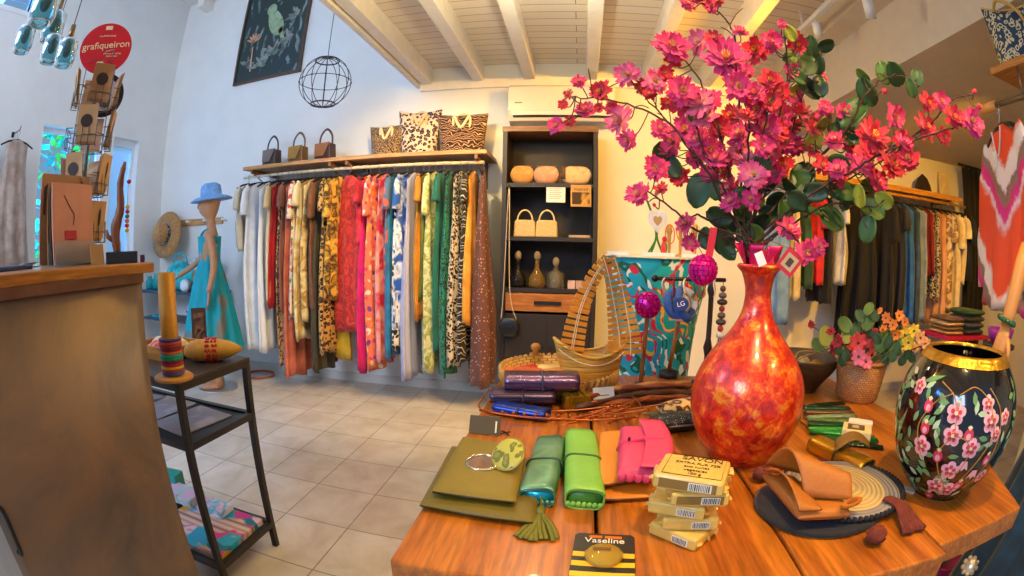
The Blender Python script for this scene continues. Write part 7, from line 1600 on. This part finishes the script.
# hanging magenta sequin ball
c = ad_(703, 270, 1.06); g = G(); Rb = .031
for i in range(10):
    th0 = PI*(i+.5)/10; nn = max(4, int(20*math.sin(th0)))
    for j in range(nn):
        a = 2*PI*j/nn; d = Vector((math.sin(th0)*math.cos(a), math.sin(th0)*math.sin(a), math.cos(th0))); x = Vector((-math.sin(a), math.cos(a), 0)); y = d.cross(x)
        tl = Matrix.Rotation(rnd.uniform(-.3, .3), 3, 'X'); g.box(d*Rb, (.0082, .0085, .004), M=Matrix((x, y, d)).transposed() @ tl)
g.ell((0, 0, 0), (Rb*.97,)*3, 16, 10)
t = thing('sequin_ball', 'magenta sequin ball hanging from a blossom branch over the pedestal', 'ball', tuple(c))
obj('ball', g, mag, t); tgt = min((q for q in branches[12][1]), key=lambda q: (q-c-Vector((0, 0, .06))).length)-c
obj('loop', G().tube([(0, 0, Rb), tuple(tgt)], .0009, 4), solid('#8c1424', .6), t)
# flowers in the wicker basket
def small_flower(seed, R, n=7):
    r = random.Random(seed); g = G()
    for k in range(n):
        a = 2*PI*k/n; l = R*r.uniform(.8, 1.1); ca, sa = math.cos(a), math.sin(a)
        g.sheet(lambda u, v, l=l, ca=ca, sa=sa: Vector(((v*l)*ca-(u-.5)*l*.8*math.sin(PI*min(1, v*.8+.15))*sa, (v*l)*sa+(u-.5)*l*.8*math.sin(PI*min(1, v*.8+.15))*ca, .3*l*v*v)), 3, 4, .0012)
    g.ell((0, 0, .004), (R*.16,)*3, 8, 5, 1); return g
SFM = {}
for k_, c_ in (('coral', '#e8483c'), ('pink', '#e87080'), ('yellow', '#e8c42c'), ('orange', '#e8842c'), ('crimson', '#b0182c'), ('peach', '#e8a46c')):
    SFM[k_] = mesh_of('small_blossom', small_flower(hash(k_) % 7 if False else len(k_), .02), [solid(c_, .6, var=.2), solid('#6c3c14', .6)])
BF = [('coral', [(871, 337, 11), (858, 343, 10), (868, 350, 10), (851, 352, 9)], 'coral silk flower spray in the wicker basket, at its centre'), ('pink', [(859, 357, 10), (866, 362, 8)], 'pink silk flower spray drooping over the basket front'),
 ('orange', [(886, 318, 6), (893, 325, 6), (899, 316, 6), (905, 322, 5), (883, 330, 6), (895, 335, 6), (880, 311, 4)], 'tall spray of tiny orange flowers in the wicker basket'), ('yellow', [(905, 335, 8), (914, 331, 7), (909, 343, 8), (900, 347, 6)], 'yellow silk flower spray at the vase side of the basket'),
 ('peach', [(920, 338, 7), (926, 344, 6), (915, 349, 6)], 'peach silk flower spray nearest the painted vase'), ('crimson', [(811, 325, 5), (831, 332, 6), (838, 342, 8), (835, 349, 7)], 'crimson silk flower spray leaning over the dark bowl')]
WT = wb+Vector((0, 0, .1))
for i, (k_, pts, lb) in enumerate(BF):
    o0 = WT+Vector((.03*math.cos(i), .03*math.sin(i), -.04)); t = thing('silk_flower_spray', lb, 'flower spray', tuple(o0), group='silk flowers in the wicker basket'); g = G(); lfg = G()
    for px, py, r in pts:
        c = ad_(px, py, 1.62+rnd.uniform(-.05, .05)); sc = r/FPX*1.62/.02
        b_ = bpy.data.objects.new('blossom', SFM[k_]); COL.objects.link(b_); b_.parent = t; b_.location = c-o0; n_ = (CO-c).normalized()+Vector((rnd.uniform(-.5, .5), rnd.uniform(-.5, .5), rnd.uniform(-.2, .7)))
        b_.rotation_mode = 'QUATERNION'; b_.rotation_quaternion = n_.to_track_quat('Z', 'Y'); b_.scale = (sc,)*3
        g.tube([q-o0 for q in smooth_path([o0, (o0+c)/2+Vector((0, 0, .02)), c], 4)], .0018, 5)
        leaf(lfg, (o0*.3+c*.7)-o0+Vector((rnd.uniform(-.03, .03), -.01, 0)), (CO-c).normalized(), Vector((rnd.uniform(-1, 1), 0, 1)), .02, 0)
    obj('stems', g, solid('#5c6c2c', .6), t); obj('leaves', lfg, leafm, t)
o0 = WT+Vector((-.03, 0, -.04)); t = thing('eucalyptus_sprig', 'green sprig of round leaves standing in the wicker basket', 'plant sprig', tuple(o0)); g = G(); lfg = G()
for px, py, r, mi in ((869, 309, 6, 1), (860, 316, 6, 0), (868, 322, 8, 1), (874, 315, 6, 0), (882, 342, 9, 1), (890, 352, 8, 0), (848, 335, 8, 2), (826, 336, 9, 2), (845, 325, 8, 1), (818, 345, 7, 1), (895, 345, 8, 1), (856, 330, 7, 0)):
    c = ad_(px, py, 1.64); leaf(lfg, c-o0, (CO-c).normalized()+Vector((0, 0, .3)), Vector((rnd.uniform(-1, 1), 0, 1)), r/FPX*1.64*1.2, mi)
    g.tube([q-o0 for q in smooth_path([o0, (o0+c)/2+Vector((0, 0, .015)), c], 4)], .0016, 5)
obj('stems', g, solid('#5c6c2c', .6), t); obj('leaves', lfg, leafm, t)
